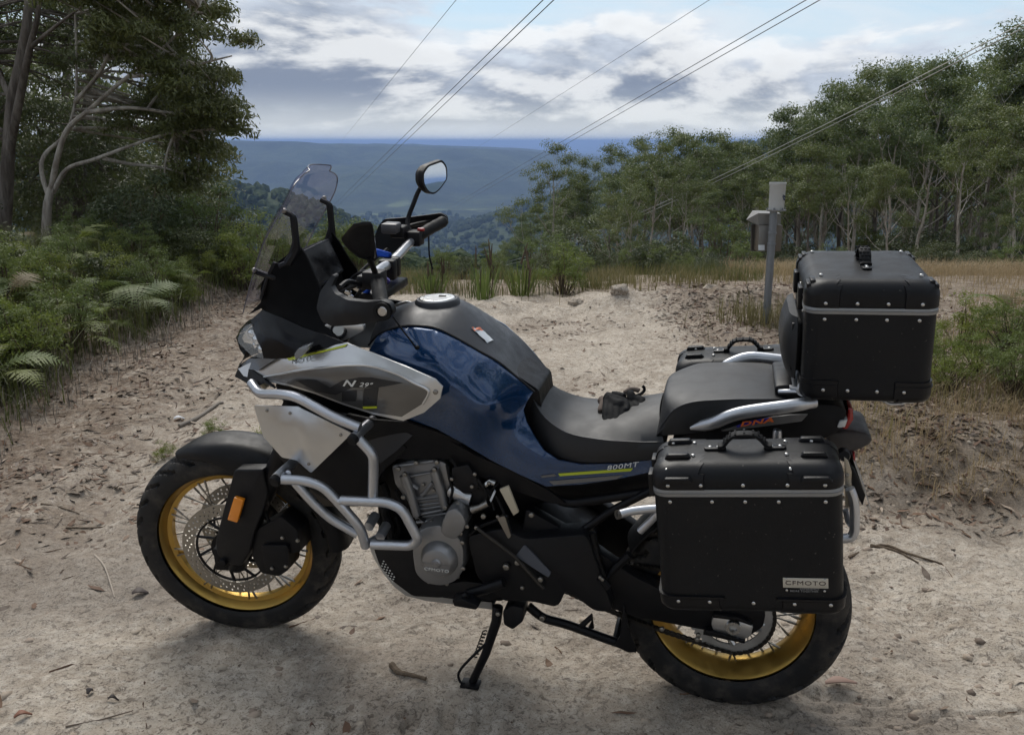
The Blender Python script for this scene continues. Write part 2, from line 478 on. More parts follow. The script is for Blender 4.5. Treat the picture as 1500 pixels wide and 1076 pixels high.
# ---- far terrain: valley, wooded spurs, ridges, coastal plain -----------------
def terrain_h(x, y):
    r = np.hypot(x, y); th = np.degrees(np.arctan2(x, y))
    z = ground_h(np.clip(x, -60, 60), np.clip(y, -25, 62), False)
    slope = -6.5 - (np.maximum(r - 55, 0)) * .17
    z = np.where(r > 50, np.minimum(z, slope + 1.5), z) * (1 - sstep(50, 120, r)) + slope * sstep(50, 120, r)
    floor = -235 + 12 * fbm(x * .0011, y * .0011, 4, .5, 7)
    z = np.maximum(z, floor)
    # wooded spur on the left, falling to the right
    prof = np.interp(th + 1.2 * fbm(r * .004, th * .15, 3, .5, 4), [-40, -25, -18.5, -15.1, -11, -6.4, -3, 0, 2], [10, -8, -25, -38, -70, -104, -150, -205, -240]) + 15 * fbm(x * .007, y * .007, 5, .55, 13)
    sp = np.exp(-((r - 900) / 300) ** 2) * (th < 2)
    z = np.maximum(z, floor + sp * (prof + 237))
    # spur on the right, lower
    s2 = np.exp(-((y - 1900) / 520) ** 2) * np.interp(th, [-9, -6, -3, 0, 3, 6, 9, 14], [0, 30, 61, 97, 131, 162, 187, 215])
    z = np.maximum(z, floor + s2 * (1 + .17 * fbm(x * .004, y * .004, 5, .55, 15)))
    # the long plateau ridge across the valley
    rb = 5200 + 500 * fbm(x * .0007, y * 0 + 2, 3, .5, 17)
    top = np.interp(th, [-40, -18.6, -10.6, -4.7, .4, 3, 5.5, 9, 14], [240, 235, 220, 208, 180, 156, 127, 80, 40])
    rid = sstep(rb - 1900, rb - 150, y + 620 * fbm(x * .0013, y * .0010, 5, .58, 19)) * (1 - sstep(rb + 1500, rb + 4200, y))
    z = np.maximum(z, floor + rid * (top + 24 * fbm(x * .002, y * .002, 4, .5, 20) - 55 * np.abs(fbm(x * .0016 + 3, y * .0011, 4, .55, 22)) * (1 - sstep(rb - 900, rb - 100, y))))
    r2 = sstep(7600, 9400, y + 800 * fbm(x * .0005, y * .0005, 3, .5, 29)) * (1 - sstep(12500, 15000, y)) * (0.55 + .45 * fbm(x * .0003 + 5, y * .0003, 3, .5, 30))
    z = np.maximum(z, floor + 110 * r2)
    z = np.maximum(z, np.where(r > 16000, -232 + 110 * sstep(4, -22, th) + 150 * fbm(x * .00030, y * .00022, 5, .55, 33), -1e4))
    return z
tth = np.radians(np.linspace(-64, 64, 330))
trr = np.concatenate([np.linspace(58, 140, 12), np.geomspace(150, 2600, 170), np.geomspace(2640, 9000, 130), np.geomspace(9200, 60000, 70)])
TT, TR = np.meshgrid(tth, trr)
TX, TY = TR * np.sin(TT), TR * np.cos(TT)
TZ = terrain_h(TX, TY) - (TR < 61) * 1.2
ti = np.arange(TX.size).reshape(TX.shape)
tq = np.stack([ti[:-1, :-1], ti[:-1, 1:], ti[1:, 1:], ti[1:, :-1]], -1).reshape(-1)
def terrain_material():
    m = NT('wooded_terrain'); co = m.coord()
    big = m.noise(.0035, 6, .6, co); mid = m.noise(.02, 5, .65, co); fin = m.noise(.11, 4, .6, co)
    c = m.mix(m.ramp(mid, .35, .65), (.030, .046, .022), (.062, .080, .036))
    c = m.mix(m.ramp(fin, .45, .7, 0, .6), c, (.085, .10, .05))
    c = m.mix(m.ramp(big, .42, .62, 0, .7), c, (.018, .028, .016))
    g = m.n.new('ShaderNodeNewGeometry'); sx = m.n.new('ShaderNodeSeparateXYZ'); m.l.new(g.outputs['Position'], sx.inputs[0])
    flat = m.math('MULTIPLY', m.ramp(sx.outputs[2], -205, -228), m.ramp(m.noise(.0042, 3, .5, co), .60, .67))
    c = m.mix(m.math('MULTIPLY', flat, .9), c, (.14, .17, .075))
    m.bsdf(c, .95, 0, m.bump(fin, 1.0, 6.0), .1)
    return m.m
M_TERRAIN = terrain_material()
terrain = link('terrain', raw_mesh('terrain', np.stack([TX, TY, TZ], -1).reshape(-1, 3), tq, 4, M_TERRAIN))
tag(terrain, 'wooded valley, spurs and blue ridges below the clearing', kind='structure')

# ---- haze: one closed box of even, pale air ----------------------------------
hm = bpy.data.materials.new('haze'); hm.use_nodes = True
hn = hm.node_tree.nodes; hn.clear()
ho = hn.new('ShaderNodeOutputMaterial'); hv = hn.new('ShaderNodeVolumePrincipled')
hv.inputs['Color'].default_value = (.40, .58, .98, 1); hv.inputs['Density'].default_value = .00013
hv.inputs['Anisotropy'].default_value = 0.0
hm.node_tree.links.new(hv.outputs[0], ho.inputs['Volume'])
haze = MB().box((0, 29000, -140), (130000, 64000, 360)).build('haze', hm, smooth=False)
tag(haze, 'thin bluish haze filling the valley air', kind='stuff')

# ================================================================== TREES
def leaf_material(name, a, b, rough=.45, trans=.30):
    m = NT(name); co = m.coord('Object')
    oi = m.n.new('ShaderNodeObjectInfo')
    n1 = m.noise(.9, 3, .6, co); n2 = m.noise(23, 2, .5, co)
    c = m.mix(m.ramp(n1, .32, .68), a, b)
    c = m.mix(m.math('MULTIPLY', oi.outputs['Random'], .55), c, tuple(x * y for x, y in zip(b, (1.35, 1.12, .75))))
    c = m.mix(m.ramp(n2, .55, .75, 0, .5), c, tuple(x * .6 for x in a))
    p = m.bsdf(c, rough, 0, None, .45)
    t = m.n.new('ShaderNodeBsdfTranslucent'); m.put(t.inputs[0], m.mix(.5, c, tuple(x * 1.5 for x in b)))
    mx = m.n.new('ShaderNodeMixShader'); mx.inputs[0].default_value = trans
    m.l.new(p.outputs[0], mx.inputs[1]); m.l.new(t.outputs[0], mx.inputs[2]); m.l.new(mx.outputs[0], m.out.inputs['Surface'])
    return m.m
def bark_material(name, a, b):
    m = NT(name); co = m.coord(); st = m.scalev(co, (1, 1, .18))
    n1 = m.noise(6, 6, .65, st); n2 = m.noise(30, 4, .6, st)
    c = m.mix(m.ramp(n1, .35, .65), a, b); c = m.mix(m.ramp(n2, .5, .75, 0, .6), c, tuple(x * .45 for x in a))
    m.bsdf(c, .85, 0, m.bump(m.math('ADD', n1, n2), .6, .03), .2)
    return m.m
leaf_gum = leaf_material('gum_leaves', (.045, .076, .024), (.125, .160, .048))
leaf_dark = leaf_material('dark_gum_leaves', (.046, .066, .026), (.110, .135, .050))
bark_pale = bark_material('pale_bark', (.26, .225, .19), (.50, .46, .40))
bark_dark = bark_material('dark_bark', (.085, .070, .058), (.20, .175, .15))

def leaf_cloud(centres, radii, per, L, W, droop=.35, rg=rng, flat=.62):
    """leaf-sized diamond blades on and inside clumps"""
    C_ = np.repeat(np.asarray(centres, float), per, 0); Rr = np.repeat(np.asarray(radii, float), per)
    n = len(C_)
    d = rg.normal(size=(n, 3)); d /= np.linalg.norm(d, axis=1)[:, None]
    d[:, 2] = np.where(d[:, 2] < -.3, -d[:, 2] * .7, d[:, 2])          # fuller above than below
    rad = Rr * (.30 + .85 * rg.random(n) ** .75)
    P = C_ + d * rad[:, None] * np.array([1, 1, flat])
    nrm = d * .75 + rg.normal(size=(n, 3)) * .55 + np.array([0, 0, .25]); nrm /= np.linalg.norm(nrm, axis=1)[:, None]
    t = rg.normal(size=(n, 3)) + np.array([0, 0, -droop * 2.0]); t -= nrm * (t * nrm).sum(1)[:, None]; t /= np.linalg.norm(t, axis=1)[:, None]
    s = np.cross(nrm, t)
    l = (L * (.65 + .7 * rg.random(n)))[:, None]; w = (W * (.65 + .7 * rg.random(n)))[:, None]
    v = np.empty((n, 4, 3)); v[:, 0] = P - t * l * .5; v[:, 1] = P + s * w * .5 - t * l * .08; v[:, 2] = P + t * l * .5 + nrm * l * .06; v[:, 3] = P - s * w * .5 - t * l * .08
    return v.reshape(-1, 3), np.arange(n * 4)

def gum_tree(seed, H, leaf_L, leaf_W, per, mat_leaf, mat_bark, bare=.45, spread=.26, n_limb=9, clump=.085):
    """tapered trunk, forking limbs, clumped crown; base at the origin"""
    rd = random.Random(seed); tr_ = MB(); cents = []; rads = []
    wob = lambda a: Vector((rd.uniform(-a, a), rd.uniform(-a, a), 0))
    trunk = [Vector((0, 0, -.4))]; p = Vector((0, 0, 0)); lean = wob(.06)
    for i in range(9):
        trunk.append(p.copy()); p = p + Vector((lean.x * H / 8, lean.y * H / 8, H * .86 / 8)) + wob(H * .012)
    r0 = H * .0125
    tr_.tube(cr(trunk, 3), [r0 * (1.25 - 1.1 * (i / (3 * (len(trunk) - 1))) ** .8) + .012 for i in range(3 * (len(trunk) - 1) + 1)], 8)
    tp = cr(trunk, 6)
    def limb(a, d, ln, r, depth):
        pts = [a]; q = a.copy(); dd = d.normalized()
        for k in range(4):
            dd = (dd + Vector((rd.uniform(-.25, .25), rd.uniform(-.25, .25), rd.uniform(-.02, .28)))).normalized()
            q = q + dd * ln / 4; pts.append(q.copy())
        tr_.tube(cr(pts, 2), [r * (1 - .72 * i / 8) for i in range(9)], 6, caps=False)
        if depth == 0 or ln < H * .06:
            cents.append(pts[-1]); rads.append(H * clump * rd.uniform(.75, 1.25))
            if rd.random() < .6: cents.append(pts[-2] + wob(.3)); rads.append(H * clump * rd.uniform(.5, .9))
            return
        for k in range(rd.choice((2, 2, 3))):
            j = rd.choice((2, 3, 4, 4)); nd = (dd + Vector((rd.uniform(-.9, .9), rd.uniform(-.9, .9), rd.uniform(-.15, .6)))).normalized()
            limb(pts[j], nd, ln * rd.uniform(.5, .72), r * .55, depth - 1)
    for i in range(n_limb):
        t = bare + (1 - bare) * (i + rd.random() * .6) / n_limb; a = tp[min(int(t * (len(tp) - 1)), len(tp) - 1)]
        az = i * 2.4 + rd.uniform(-.5, .5); k = .55 + .9 * (t - bare) / (1 - bare)
        limb(a, Vector((math.cos(az), math.sin(az), k)), H * spread * rd.uniform(.7, 1.15) * (1.25 - .6 * t), r0 * .45 * (1.2 - .7 * t), 2)
    cents.append(tp[-1]); rads.append(H * clump)
    c = np.array([tuple(x) for x in cents]); v, f = leaf_cloud(c, rads, per, leaf_L, leaf_W, rg=np.random.default_rng(seed), flat=.72)
    crown = raw_mesh('crown', v, f, 4, mat_leaf, False)
    trunk_me = tr_.mesh('trunk'); trunk_me.materials.append(mat_bark)
    top = float(v[:, 2].max())
    return trunk_me, crown, top

def plant_tree(name, proto, loc, H, rot, label, group, lean=(0, 0)):
    tm, cm, top = proto; s = H / top
    e = empty(name, Matrix.Translation(loc) @ Matrix.Rotation(rot, 4, 'Z') @ Matrix.Rotation(lean[0], 4, 'X') @ Matrix.Rotation(lean[1], 4, 'Y') @ Matrix.Diagonal((s, s, s, 1)))
    tag(e, label, 'tree', group)
    link('trunk', tm, e); link('crown', cm, e)
    return e
PROTOS = [gum_tree(100 + i, 12, .21, .075, 110, leaf_gum, bark_pale if i % 3 != 1 else bark_dark, bare=b, spread=s, n_limb=nl, clump=c)
          for i, (b, s, nl, c) in enumerate(((.40, .28, 8, .078), (.30, .25, 9, .072), (.50, .31, 7, .082), (.36, .25, 9, .070), (.45, .24, 8, .076), (.15, .27, 11, .076), (.54, .29, 7, .076)))]
gh1 = lambda x, y: float(terrain_h(np.array(float(x)), np.array(float(y))))
gh0 = lambda x, y: float(ground_h(np.array(float(x)), np.array(float(y)), False))
sil_x = [560, 640, 690, 740, 775, 800, 830, 860, 905, 950, 1000, 1050, 1085, 1120, 1170, 1205, 1235, 1290, 1350, 1390, 1425, 1465, 1500, 1600, 1750]
sil_y = [405, 378, 345, 330, 290, 266, 262, 250, 198, 188, 190, 196, 206, 172, 150, 140, 124, 88, 74, 94, 90, 58, 28, 10, 0]
F_PX = cam_data.lens / 36 * 1500; PITCH = R_(13.9031)
def top_height(px, py, Y):
    """world x and height that appear in the photograph's column px, row py at ground distance Y"""
    k = (538 - py) / F_PX; f = Y / (math.cos(PITCH) + k * math.sin(PITCH))
    return (px - 750) / F_PX * f, EYE + f * (k * math.cos(PITCH) - math.sin(PITCH))
rt = random.Random(5); n_tree = 0
ORD = ['first', 'second', 'third', 'fourth', 'fifth', 'sixth', 'seventh', 'eighth', 'ninth', 'tenth', 'eleventh', 'twelfth', 'thirteenth', 'fourteenth', 'fifteenth', 'sixteenth', 'seventeenth', 'eighteenth', 'nineteenth', 'twentieth', 'twenty-first', 'twenty-second', 'twenty-third', 'twenty-fourth', 'twenty-fifth', 'twenty-sixth', 'twenty-seventh', 'twenty-eighth', 'twenty-ninth', 'thirtieth']
NEARL = ['tall gum tree at the edge of the wood behind the post', 'gum tree with a pale bare trunk in the front row of the wood', 'slender gum tree standing in the wood beyond the dry grass']
for (Y0, step, lowr) in ((30, 62, (135, 235)), (36, 54, (30, 120)), (43, 44, (-6, 60)), (51, 42, (-14, 10)), (60, 44, (-10, 10))):
    px = 880 + rt.uniform(0, 30); k_row = 0
    while px < 1640:
        Y = Y0 + rt.uniform(-3, 3)
        py = float(np.interp(px - (55 if px < 1060 else 12), sil_x, sil_y)) + rt.uniform(*lowr)
        x, z = top_height(px, py, Y); gz = float(terrain_h(np.array(x), np.array(Y))) if Y > 58 else float(ground_h(np.array(x), np.array(Y), False))
        H = z - gz
        if H > 3.2:
            depth_word = {30: 'front', 36: 'second', 43: 'middle', 51: 'back', 60: 'rearmost'}[Y0]
            plant_tree('gum_tree', PROTOS[rt.choice((5, 1, 3)) if Y0 < 34 else rt.randrange(7)], (x, Y, gz), H, rt.uniform(0, 6.28), 'gum tree, %s from the left in the %s row of the right wood' % (ORD[k_row], depth_word), 'gum trees of the %s row on the right slope' % depth_word, (rt.uniform(-.05, .05), rt.uniform(-.05, .05)))
            n_tree += 1; k_row += 1
        px += step * rt.uniform(.7, 1.3)
# trees lower on the slope, seen over the grass behind the tank
for (Y0, step) in ((75, 40), (105, 34), (140, 30)):
    px = {75: 735, 105: 640, 140: 545}[Y0]; k_row = 0; far_word = {75: 'upper', 105: 'middle', 140: 'lower'}[Y0]
    while px < {75: 880, 105: 860, 140: 860}[Y0]:
        Y = Y0 + rt.uniform(-9, 9); py = float(np.interp(px, sil_x, sil_y)) + rt.uniform(12, 30) + (6 if Y0 == 105 else 0)
        x, z = top_height(px, py, Y); gz = float(terrain_h(np.array(x), np.array(Y))); H = max(z - gz, 5.0)
        plant_tree('gum_tree', PROTOS[rt.randrange(7)], (x, Y, z - H), H, rt.uniform(0, 6.28), 'gum tree down the slope beyond the tank, %s from the left of the %s tier' % (ORD[k_row], far_word), 'gum trees further down the slope', (rt.uniform(-.05, .05), rt.uniform(-.05, .05)))
        k_row += 1
        px += step * rt.uniform(.7, 1.3)

# ---- trees on the left bank, drawn limb by limb -------------------------------------------
def traced_tree(name, label, limbs, clumps, crad, per, mat_leaf, mat_bark, seed, leaf=(.085, .024)):
    base = Vector(limbs[0][0][0]); e = empty(name, Matrix.Translation(base)); tag(e, label, 'tree', None)
    tr_ = MB(); joints = []
    for pts, r0, r1 in limbs:
        P = cr([Vector(p) - base for p in pts], 5); tr_.tube(P, [r0 + (r1 - r0) * i / (len(P) - 1) for i in range(len(P))], 9); joints += P
    rd = random.Random(seed); cs = [Vector(c) - base for c in clumps]
    hi_j = [j for j in joints if j.z > 1.6]
    for c in cs:                                            # a twig carries every clump
        j = min(hi_j, key=lambda q: (q - c).length + (.8 if q.z > c.z + .3 else 0))
        mid = j.lerp(c, .5) + Vector((rd.uniform(-.12, .12), rd.uniform(-.12, .12), rd.uniform(-.05, .16)))
        tr_.tube(cr([j, mid, c], 3), [.022, .02, .017, .015, .012, .009, .006], 5, caps=False)
    me = tr_.mesh('trunk'); me.materials.append(mat_bark); link('trunk', me, e)
    v, f = leaf_cloud([tuple(c) for c in cs], [crad * rd.uniform(.7, 1.25) for _ in cs], per, leaf[0], leaf[1], .5, np.random.default_rng(seed), .7)
    link('crown', raw_mesh('crown', v, f, 4, mat_leaf, False), e)
    return e
def scatter_poly(poly, n, y0, y1, seed, mind=.28):
    rd = random.Random(seed); xs = [p[0] for p in poly]; zs = [p[2] for p in poly]; out = []
    P3 = [(p[0], 0, p[2]) for p in poly]; tries = 0
    def ins(x, z):
        c = False
        for i in range(len(P3)):
            x1, z1, x2, z2 = P3[i - 1][0], P3[i - 1][2], P3[i][0], P3[i][2]
            if (z1 > z) != (z2 > z) and x < (x2 - x1) * (z - z1) / (z2 - z1) + x1: c = not c
        return c
    while len(out) < n and tries < n * 60:
        tries += 1; x, z = rd.uniform(min(xs), max(xs)), rd.uniform(min(zs), max(zs))
        if ins(x, z):
            q = (x, rd.uniform(y0, y1), z)
            if all(math.dist(q, o) > mind for o in out): out.append(q)
    return out
ramble = scatter_poly([(-5.244,12.000,3.725),(-3.829,12.000,3.725),(-3.832,12.000,3.178),(-3.711,12.000,2.899),(-3.542,12.000,2.658),(-3.665,12.000,2.390),(-3.805,12.000,2.455),(-4.012,12.000,2.537),(-4.268,12.000,2.537),(-4.883,12.000,2.374),(-5.369,12.000,2.618)], 74, 10.6, 13.4, 1, .26)
ramble += scatter_poly([(-4.439,12.000,2.537),(-3.811,12.000,2.390),(-3.673,12.000,2.292),(-3.743,12.000,2.044),(-3.874,12.000,1.920),(-4.147,12.000,1.961),(-4.391,12.000,2.127)], 16, 11, 13, 2, .24)
ramble += [(-3.606,11.800,1.914),(-3.511,11.800,1.807),(-3.483,11.900,1.659),(-3.733,12.000,1.961),(-3.924,12.200,1.781),(-4.136,12.400,1.628),(-4.075,12.000,1.794),(-4.175,12.600,1.407),(-3.978,12.200,1.438),(-4.294,12.600,1.074),(-4.322,12.400,0.921),(-4.140,12.300,1.174),(-4.530,12.600,1.020)]
ramble += scatter_poly([(-5.372,12.500,2.236),(-4.648,12.500,2.322),(-4.297,12.500,1.717),(-4.140,12.500,1.435),(-4.294,12.500,1.006),(-4.585,12.500,0.825),(-4.902,12.500,1.078),(-5.093,12.500,1.452),(-5.419,12.500,1.804)], 34, 11.2, 14, 3, .30)
ramble = [q if q[2] > 3.0 or q[0] > -4.6 else (q[0], q[1] + 1.6, q[2]) for q in ramble]
traced_tree('gum_tree', 'gum tree with forking pale limbs reaching right from the left bank, foremost there', [
    ([(-6.391,12.500,0.071),(-6.324,12.500,0.460),(-6.272,12.500,0.735),(-6.200,12.500,0.952)], .070, .052),
    ([(-6.202,12.500,0.934),(-5.960,12.300,1.385),(-5.738,12.200,1.730),(-5.384,12.100,1.965),(-5.001,12.000,2.226),(-4.567,12.000,2.537),(-4.155,12.000,2.859),(-3.874,12.000,3.178)], .042, .012),
    ([(-6.243,12.500,0.825),(-6.352,12.600,1.165),(-6.327,12.700,1.397),(-6.065,12.800,1.666),(-5.934,12.900,2.080),(-5.900,13.000,2.618),(-5.849,13.000,3.226)], .034, .014),
    ([(-6.179,12.500,0.898),(-5.864,12.300,1.209),(-5.382,12.100,1.345),(-4.884,12.000,1.508),(-4.391,12.000,1.660),(-3.908,12.000,1.711)], .034, .009),
    ([(-5.423,12.100,1.931),(-4.837,12.000,1.978),(-4.281,12.000,1.911),(-3.723,12.000,1.861)], .030, .010),
    ([(-5.293,12.100,1.353),(-4.988,12.200,1.282),(-4.585,12.300,1.227),(-4.181,12.400,1.082)], .028, .008),
    ([(-4.799,12.000,2.357),(-4.294,11.800,2.376),(-3.715,11.600,2.489),(-3.379,11.600,2.567)], .026, .008),
    ([(-5.934,12.900,2.080),(-5.387,12.600,2.500),(-5.073,12.400,2.985),(-4.935,12.400,3.475)], .030, .012)], ramble, .30, 420, leaf_dark, bark_pale, 11)
left = scatter_poly([(-7.999,13.000,4.071),(-5.482,13.000,4.071),(-5.429,13.000,2.880),(-5.836,13.000,2.529),(-6.414,13.000,2.352),(-7.195,13.000,2.084),(-8.448,13.000,1.263)], 80, 12.9, 15.4, 4, .30)
traced_tree('gum_tree', 'tall gum tree with a grey trunk at the left edge of the photograph', [
    ([(-7.147,12.800,0.035),(-7.008,12.800,0.715),(-6.885,12.800,1.359),(-6.735,12.800,2.076),(-6.556,12.800,2.601),(-6.400,12.800,3.116),(-6.233,12.800,3.868)], .105, .05),
    ([(-6.885,12.800,1.359),(-6.510,12.600,2.155),(-6.207,12.400,2.736),(-6.001,12.300,3.137),(-5.870,12.300,3.778)], .065, .02),
    ([(-6.735,12.800,2.076),(-7.029,13.000,2.618),(-7.220,13.000,3.226)], .045, .02), ([(-6.207,12.400,2.736),(-5.766,12.200,2.962),(-5.306,12.000,3.178)], .03, .012)], left, .38, 340, leaf_dark, bark_dark, 12)
behind = scatter_poly([(-7.910,15.500,2.184),(-6.708,15.500,1.969),(-5.864,15.500,1.425),(-5.138,15.500,0.647),(-5.356,15.500,0.080),(-6.347,15.500,-0.035),(-7.603,15.500,0.080),(-8.349,15.500,0.535)], 80, 14.2, 17.2, 5, .36)
traced_tree('gum_tree', 'shadowy gum tree deep in the thicket behind the forked one', [
    ([(-7.322,15.500,-0.288),(-7.251,15.500,0.535),(-7.117,15.500,1.315),(-6.930,15.500,2.184),(-6.692,15.500,3.133),(-6.472,15.500,4.154)], .11, .04),
    ([(-7.117,15.500,1.315),(-6.662,15.600,1.754),(-6.175,15.800,1.756),(-5.724,16.000,1.193)], .05, .012), ([(-7.238,15.500,0.647),(-6.556,15.400,0.876),(-5.888,15.400,0.765),(-5.407,15.400,0.429)], .04, .01), ([(-7.238,15.500,0.647),(-7.631,15.600,1.202),(-7.991,15.800,1.866)], .04, .012)], behind, .46, 380, leaf_dark, bark_dark, 13)
back2 = scatter_poly([(-12.237,19.000,3.486),(-8.501,19.000,3.231),(-6.809,19.000,0.987),(-7.066,19.000,-0.326),(-12.861,19.000,-0.326)], 75, 17.5, 22, 6, .55)
traced_tree('gum_tree', 'dark gum tree at the back of the thicket on the left', [
    ([(-9.344,19.000,-0.707),(-9.220,19.000,0.577),(-8.992,19.000,1.927),(-8.741,19.000,3.486),(-8.500,19.000,4.983)], .13, .05), ([(-9.220,19.000,0.577),(-8.447,19.000,1.258),(-7.790,19.400,1.114)], .05, .012), ([(-9.023,19.000,1.661),(-9.816,19.000,2.454),(-10.959,19.400,2.739)], .05, .012)], back2, .72, 260, leaf_dark, bark_dark, 14, (.16, .055))
rl = random.Random(8)
for k in range(9):
    px = rl.uniform(-160, 150); Y = 24 + k * 1.6; x, _ = top_height(px, 400, Y); gz = float(ground_h(np.array(x), np.array(Y), False))
    plant_tree('gum_tree', PROTOS[k % 7], (x, Y, gz), rl.uniform(9, 12), rl.uniform(0, 6), 'gum tree filling the wood behind the left bank', 'gum trees behind the left thicket')

for k in range(30):                                          # low crowns that close the wood behind the trunks
    px = 800 + 830 * (k + rl.random() * .7) / 30; Y = rl.uniform(62, 76); x, _ = top_height(px, 400, Y)
    plant_tree('gum_tree', PROTOS[5], (x, Y, gh1(x, Y)), rl.uniform(8, 10.5), rl.uniform(0, 6), 'bushy gum tree closing the right wood from behind, %s from the left' % ORD[k], 'bushy gum trees behind the right wood')
for k in range(12):                                          # trees to the right of the clearing, out of the picture
    x = rl.uniform(9, 15); y = -6 + 15 * k / 11; plant_tree('gum_tree', PROTOS[k % 7], (x if y < 4 else x + 3, y, gh0(x, y)), rl.uniform(9, 13), rl.uniform(0, 6), 'gum tree right of the clearing beside the photographer', 'gum trees right of the clearing')

for k in range(34):                                          # the woods go on past both edges of the picture
    sd_ = 1 if k < 20 else -1; x = sd_ * rl.uniform(19, 46) if k < 20 else -rl.uniform(11, 30); y = rl.uniform(14, 44) if k < 20 else rl.uniform(7, 34)
    if abs(x) < .64 * y + 3: x = sd_ * (.64 * y + 3 + rl.uniform(0, 6))
    plant_tree('gum_tree', PROTOS[k % 7], (x, y, gh0(x, y)), rl.uniform(9, 14), rl.uniform(0, 6), 'gum tree of the wood past the %s edge of the picture' % ('right' if sd_ > 0 else 'left'), 'gum trees past the %s edge' % ('right' if sd_ > 0 else 'left'))

# ---- far woods on the spurs: one mass of crowns ---------------------------------------------
def far_wood():
    n = 30000; g = np.random.default_rng(3)
    th = np.radians(g.uniform(-36, 36, n)); r = np.exp(g.uniform(math.log(120), math.log(3000), n))
    x, y = r * np.sin(th), r * np.cos(th); z = terrain_h(x, y)
    keep = (z > -222) | (g.random(n) < .35); x, y, z, r = x[keep], y[keep], z[keep], r[keep]; n = len(x)
    t = (1 + 5 ** .5) / 2
    iv = np.array([(-1, t, 0), (1, t, 0), (-1, -t, 0), (1, -t, 0), (0, -1, t), (0, 1, t), (0, -1, -t), (0, 1, -t), (t, 0, -1), (t, 0, 1), (-t, 0, -1), (-t, 0, 1)], float); iv /= np.linalg.norm(iv[0])
    fi = np.array([(0, 11, 5), (0, 5, 1), (0, 1, 7), (0, 7, 10), (0, 10, 11), (1, 5, 9), (5, 11, 4), (11, 10, 2), (10, 7, 6), (7, 1, 8), (3, 9, 4), (3, 4, 2), (3, 2, 6), (3, 6, 8), (3, 8, 9), (4, 9, 5), (2, 4, 11), (6, 2, 10), (8, 6, 7), (9, 8, 1)])
    s = (2.4 + 1.9 * g.random(n)) * (.75 + r / 1500.0)
    V_ = iv[None] * (.70 + .6 * g.random((n, 12)))[:, :, None] * s[:, None, None] * np.array([1, 1, .95])
    V_ = V_ + np.stack([x, y, z + s * .55], -1)[:, None]
    F_ = (fi[None] + (np.arange(n) * 12)[:, None, None]).reshape(-1)
    m = NT('far_canopy'); co = m.coord(); a = m.noise(.035, 4, .6, co); b = m.noise(.45, 3, .6, co)
    c = m.mix(m.ramp(a, .35, .65), (.026, .042, .019), (.060, .078, .034)); c = m.mix(m.ramp(b, .45, .7, 0, .6), c, (.095, .11, .05))
    m.bsdf(c, .95, 0, m.bump(b, 1.0, 2.0), .1)
    return raw_mesh('forest', V_.reshape(-1, 3), F_, 3, m.m, False)
fw = link('forest', far_wood()); tag(fw, 'dense far forest covering the valley sides and spurs', kind='stuff')

# ---- the wood behind the photographer, which shades the clearing and shows in mirrors and paint ----
rb_ = random.Random(31)
for k in range(20):
    x = -15 + 30 * (k % 10) / 9 + rb_.uniform(-1, 1); y = -(15 if k < 10 else 21) - rb_.uniform(0, 2.5)
    plant_tree('gum_tree', PROTOS[k % 7], (x, y, gh0(x, y)), rb_.uniform(11, 15), rb_.uniform(0, 6.28), 'gum tree of the wood behind the photographer', 'gum trees behind the photographer')

# ================================================================== UNDERGROWTH
gh = lambda x, y: float(ground_h(np.array(float(x)), np.array(float(y))))
leaf_fern = leaf_material('fern_green', (.058, .092, .025), (.130, .175, .048), .55, .35)
leaf_lime = leaf_material('fresh_green', (.075, .115, .022), (.165, .205, .045), .55, .40)
leaf_shrub = leaf_material('shrub_green', (.032, .050, .020), (.072, .092, .036), .5, .25)
stem_brown = bark_material('stem', (.07, .05, .035), (.16, .12, .085))

def frond_mesh(L, seed, mat, name='frond'):
    """bracken frond: arching midrib with toothed pinnae"""
    rd = random.Random(seed); mb = MB(); rib = []
    for i in range(13):
        t = i / 12; rib.append(Vector((L * (t - .12 * t * t), L * .05 * math.sin(3 * t + seed), L * (.62 * t - .72 * t * t))))
    mb.tube(rib, [.0045 * (1.1 - i / 12) * (L / .8) + .0008 for i in range(13)], 4, caps=False)
    rp_ = cr(rib, 3); n = len(rp_)
    for k in range(int(n * .16), n, 2):
        t = k / (n - 1); w = L * .36 * math.sin(math.pi * min(1, (t - .10) / .9) ** .8) * (1.05 - .55 * t) + .01
        d = (rp_[min(k + 1, n - 1)] - rp_[max(k - 1, 0)]).normalized(); up_ = Vector((0, 0, 1)); sd_ = d.cross(up_).normalized(); nn = sd_.cross(d)
        for s in (-1, 1):
            ax_ = (sd_ * s + d * .35 + nn * rd.uniform(-.05, .12)).normalized(); droop = rd.uniform(.05, .22)
            wd = d - ax_ * d.dot(ax_); wd.normalize(); vs_ = []; m = 9
            for j in range(m + 1):
                u = j / m; ww = w * .17 * (1.02 - u) * (1.0 if j % 2 else .22) + .0010
                c = rp_[k] + ax_ * w * u - Vector((0, 0, droop * w * u * u))
                vs_ += [c + wd * ww, c - wd * ww]
            mb.add(vs_, [(2 * j, 2 * j + 1, 2 * j + 3, 2 * j + 2) for j in range(m)])
    me = mb.mesh(name, smooth=False); me.materials.append(mat); return me
FROND = {m.name: [frond_mesh(.8, 10 * k + s, m) for s in range(4)] for k, m in enumerate((leaf_fern, leaf_lime))}
leaf_rust = leaf_material('dying_frond', (.075, .055, .018), (.12, .095, .03), .6, .3)
RUST = [frond_mesh(.8, 77, leaf_rust)]
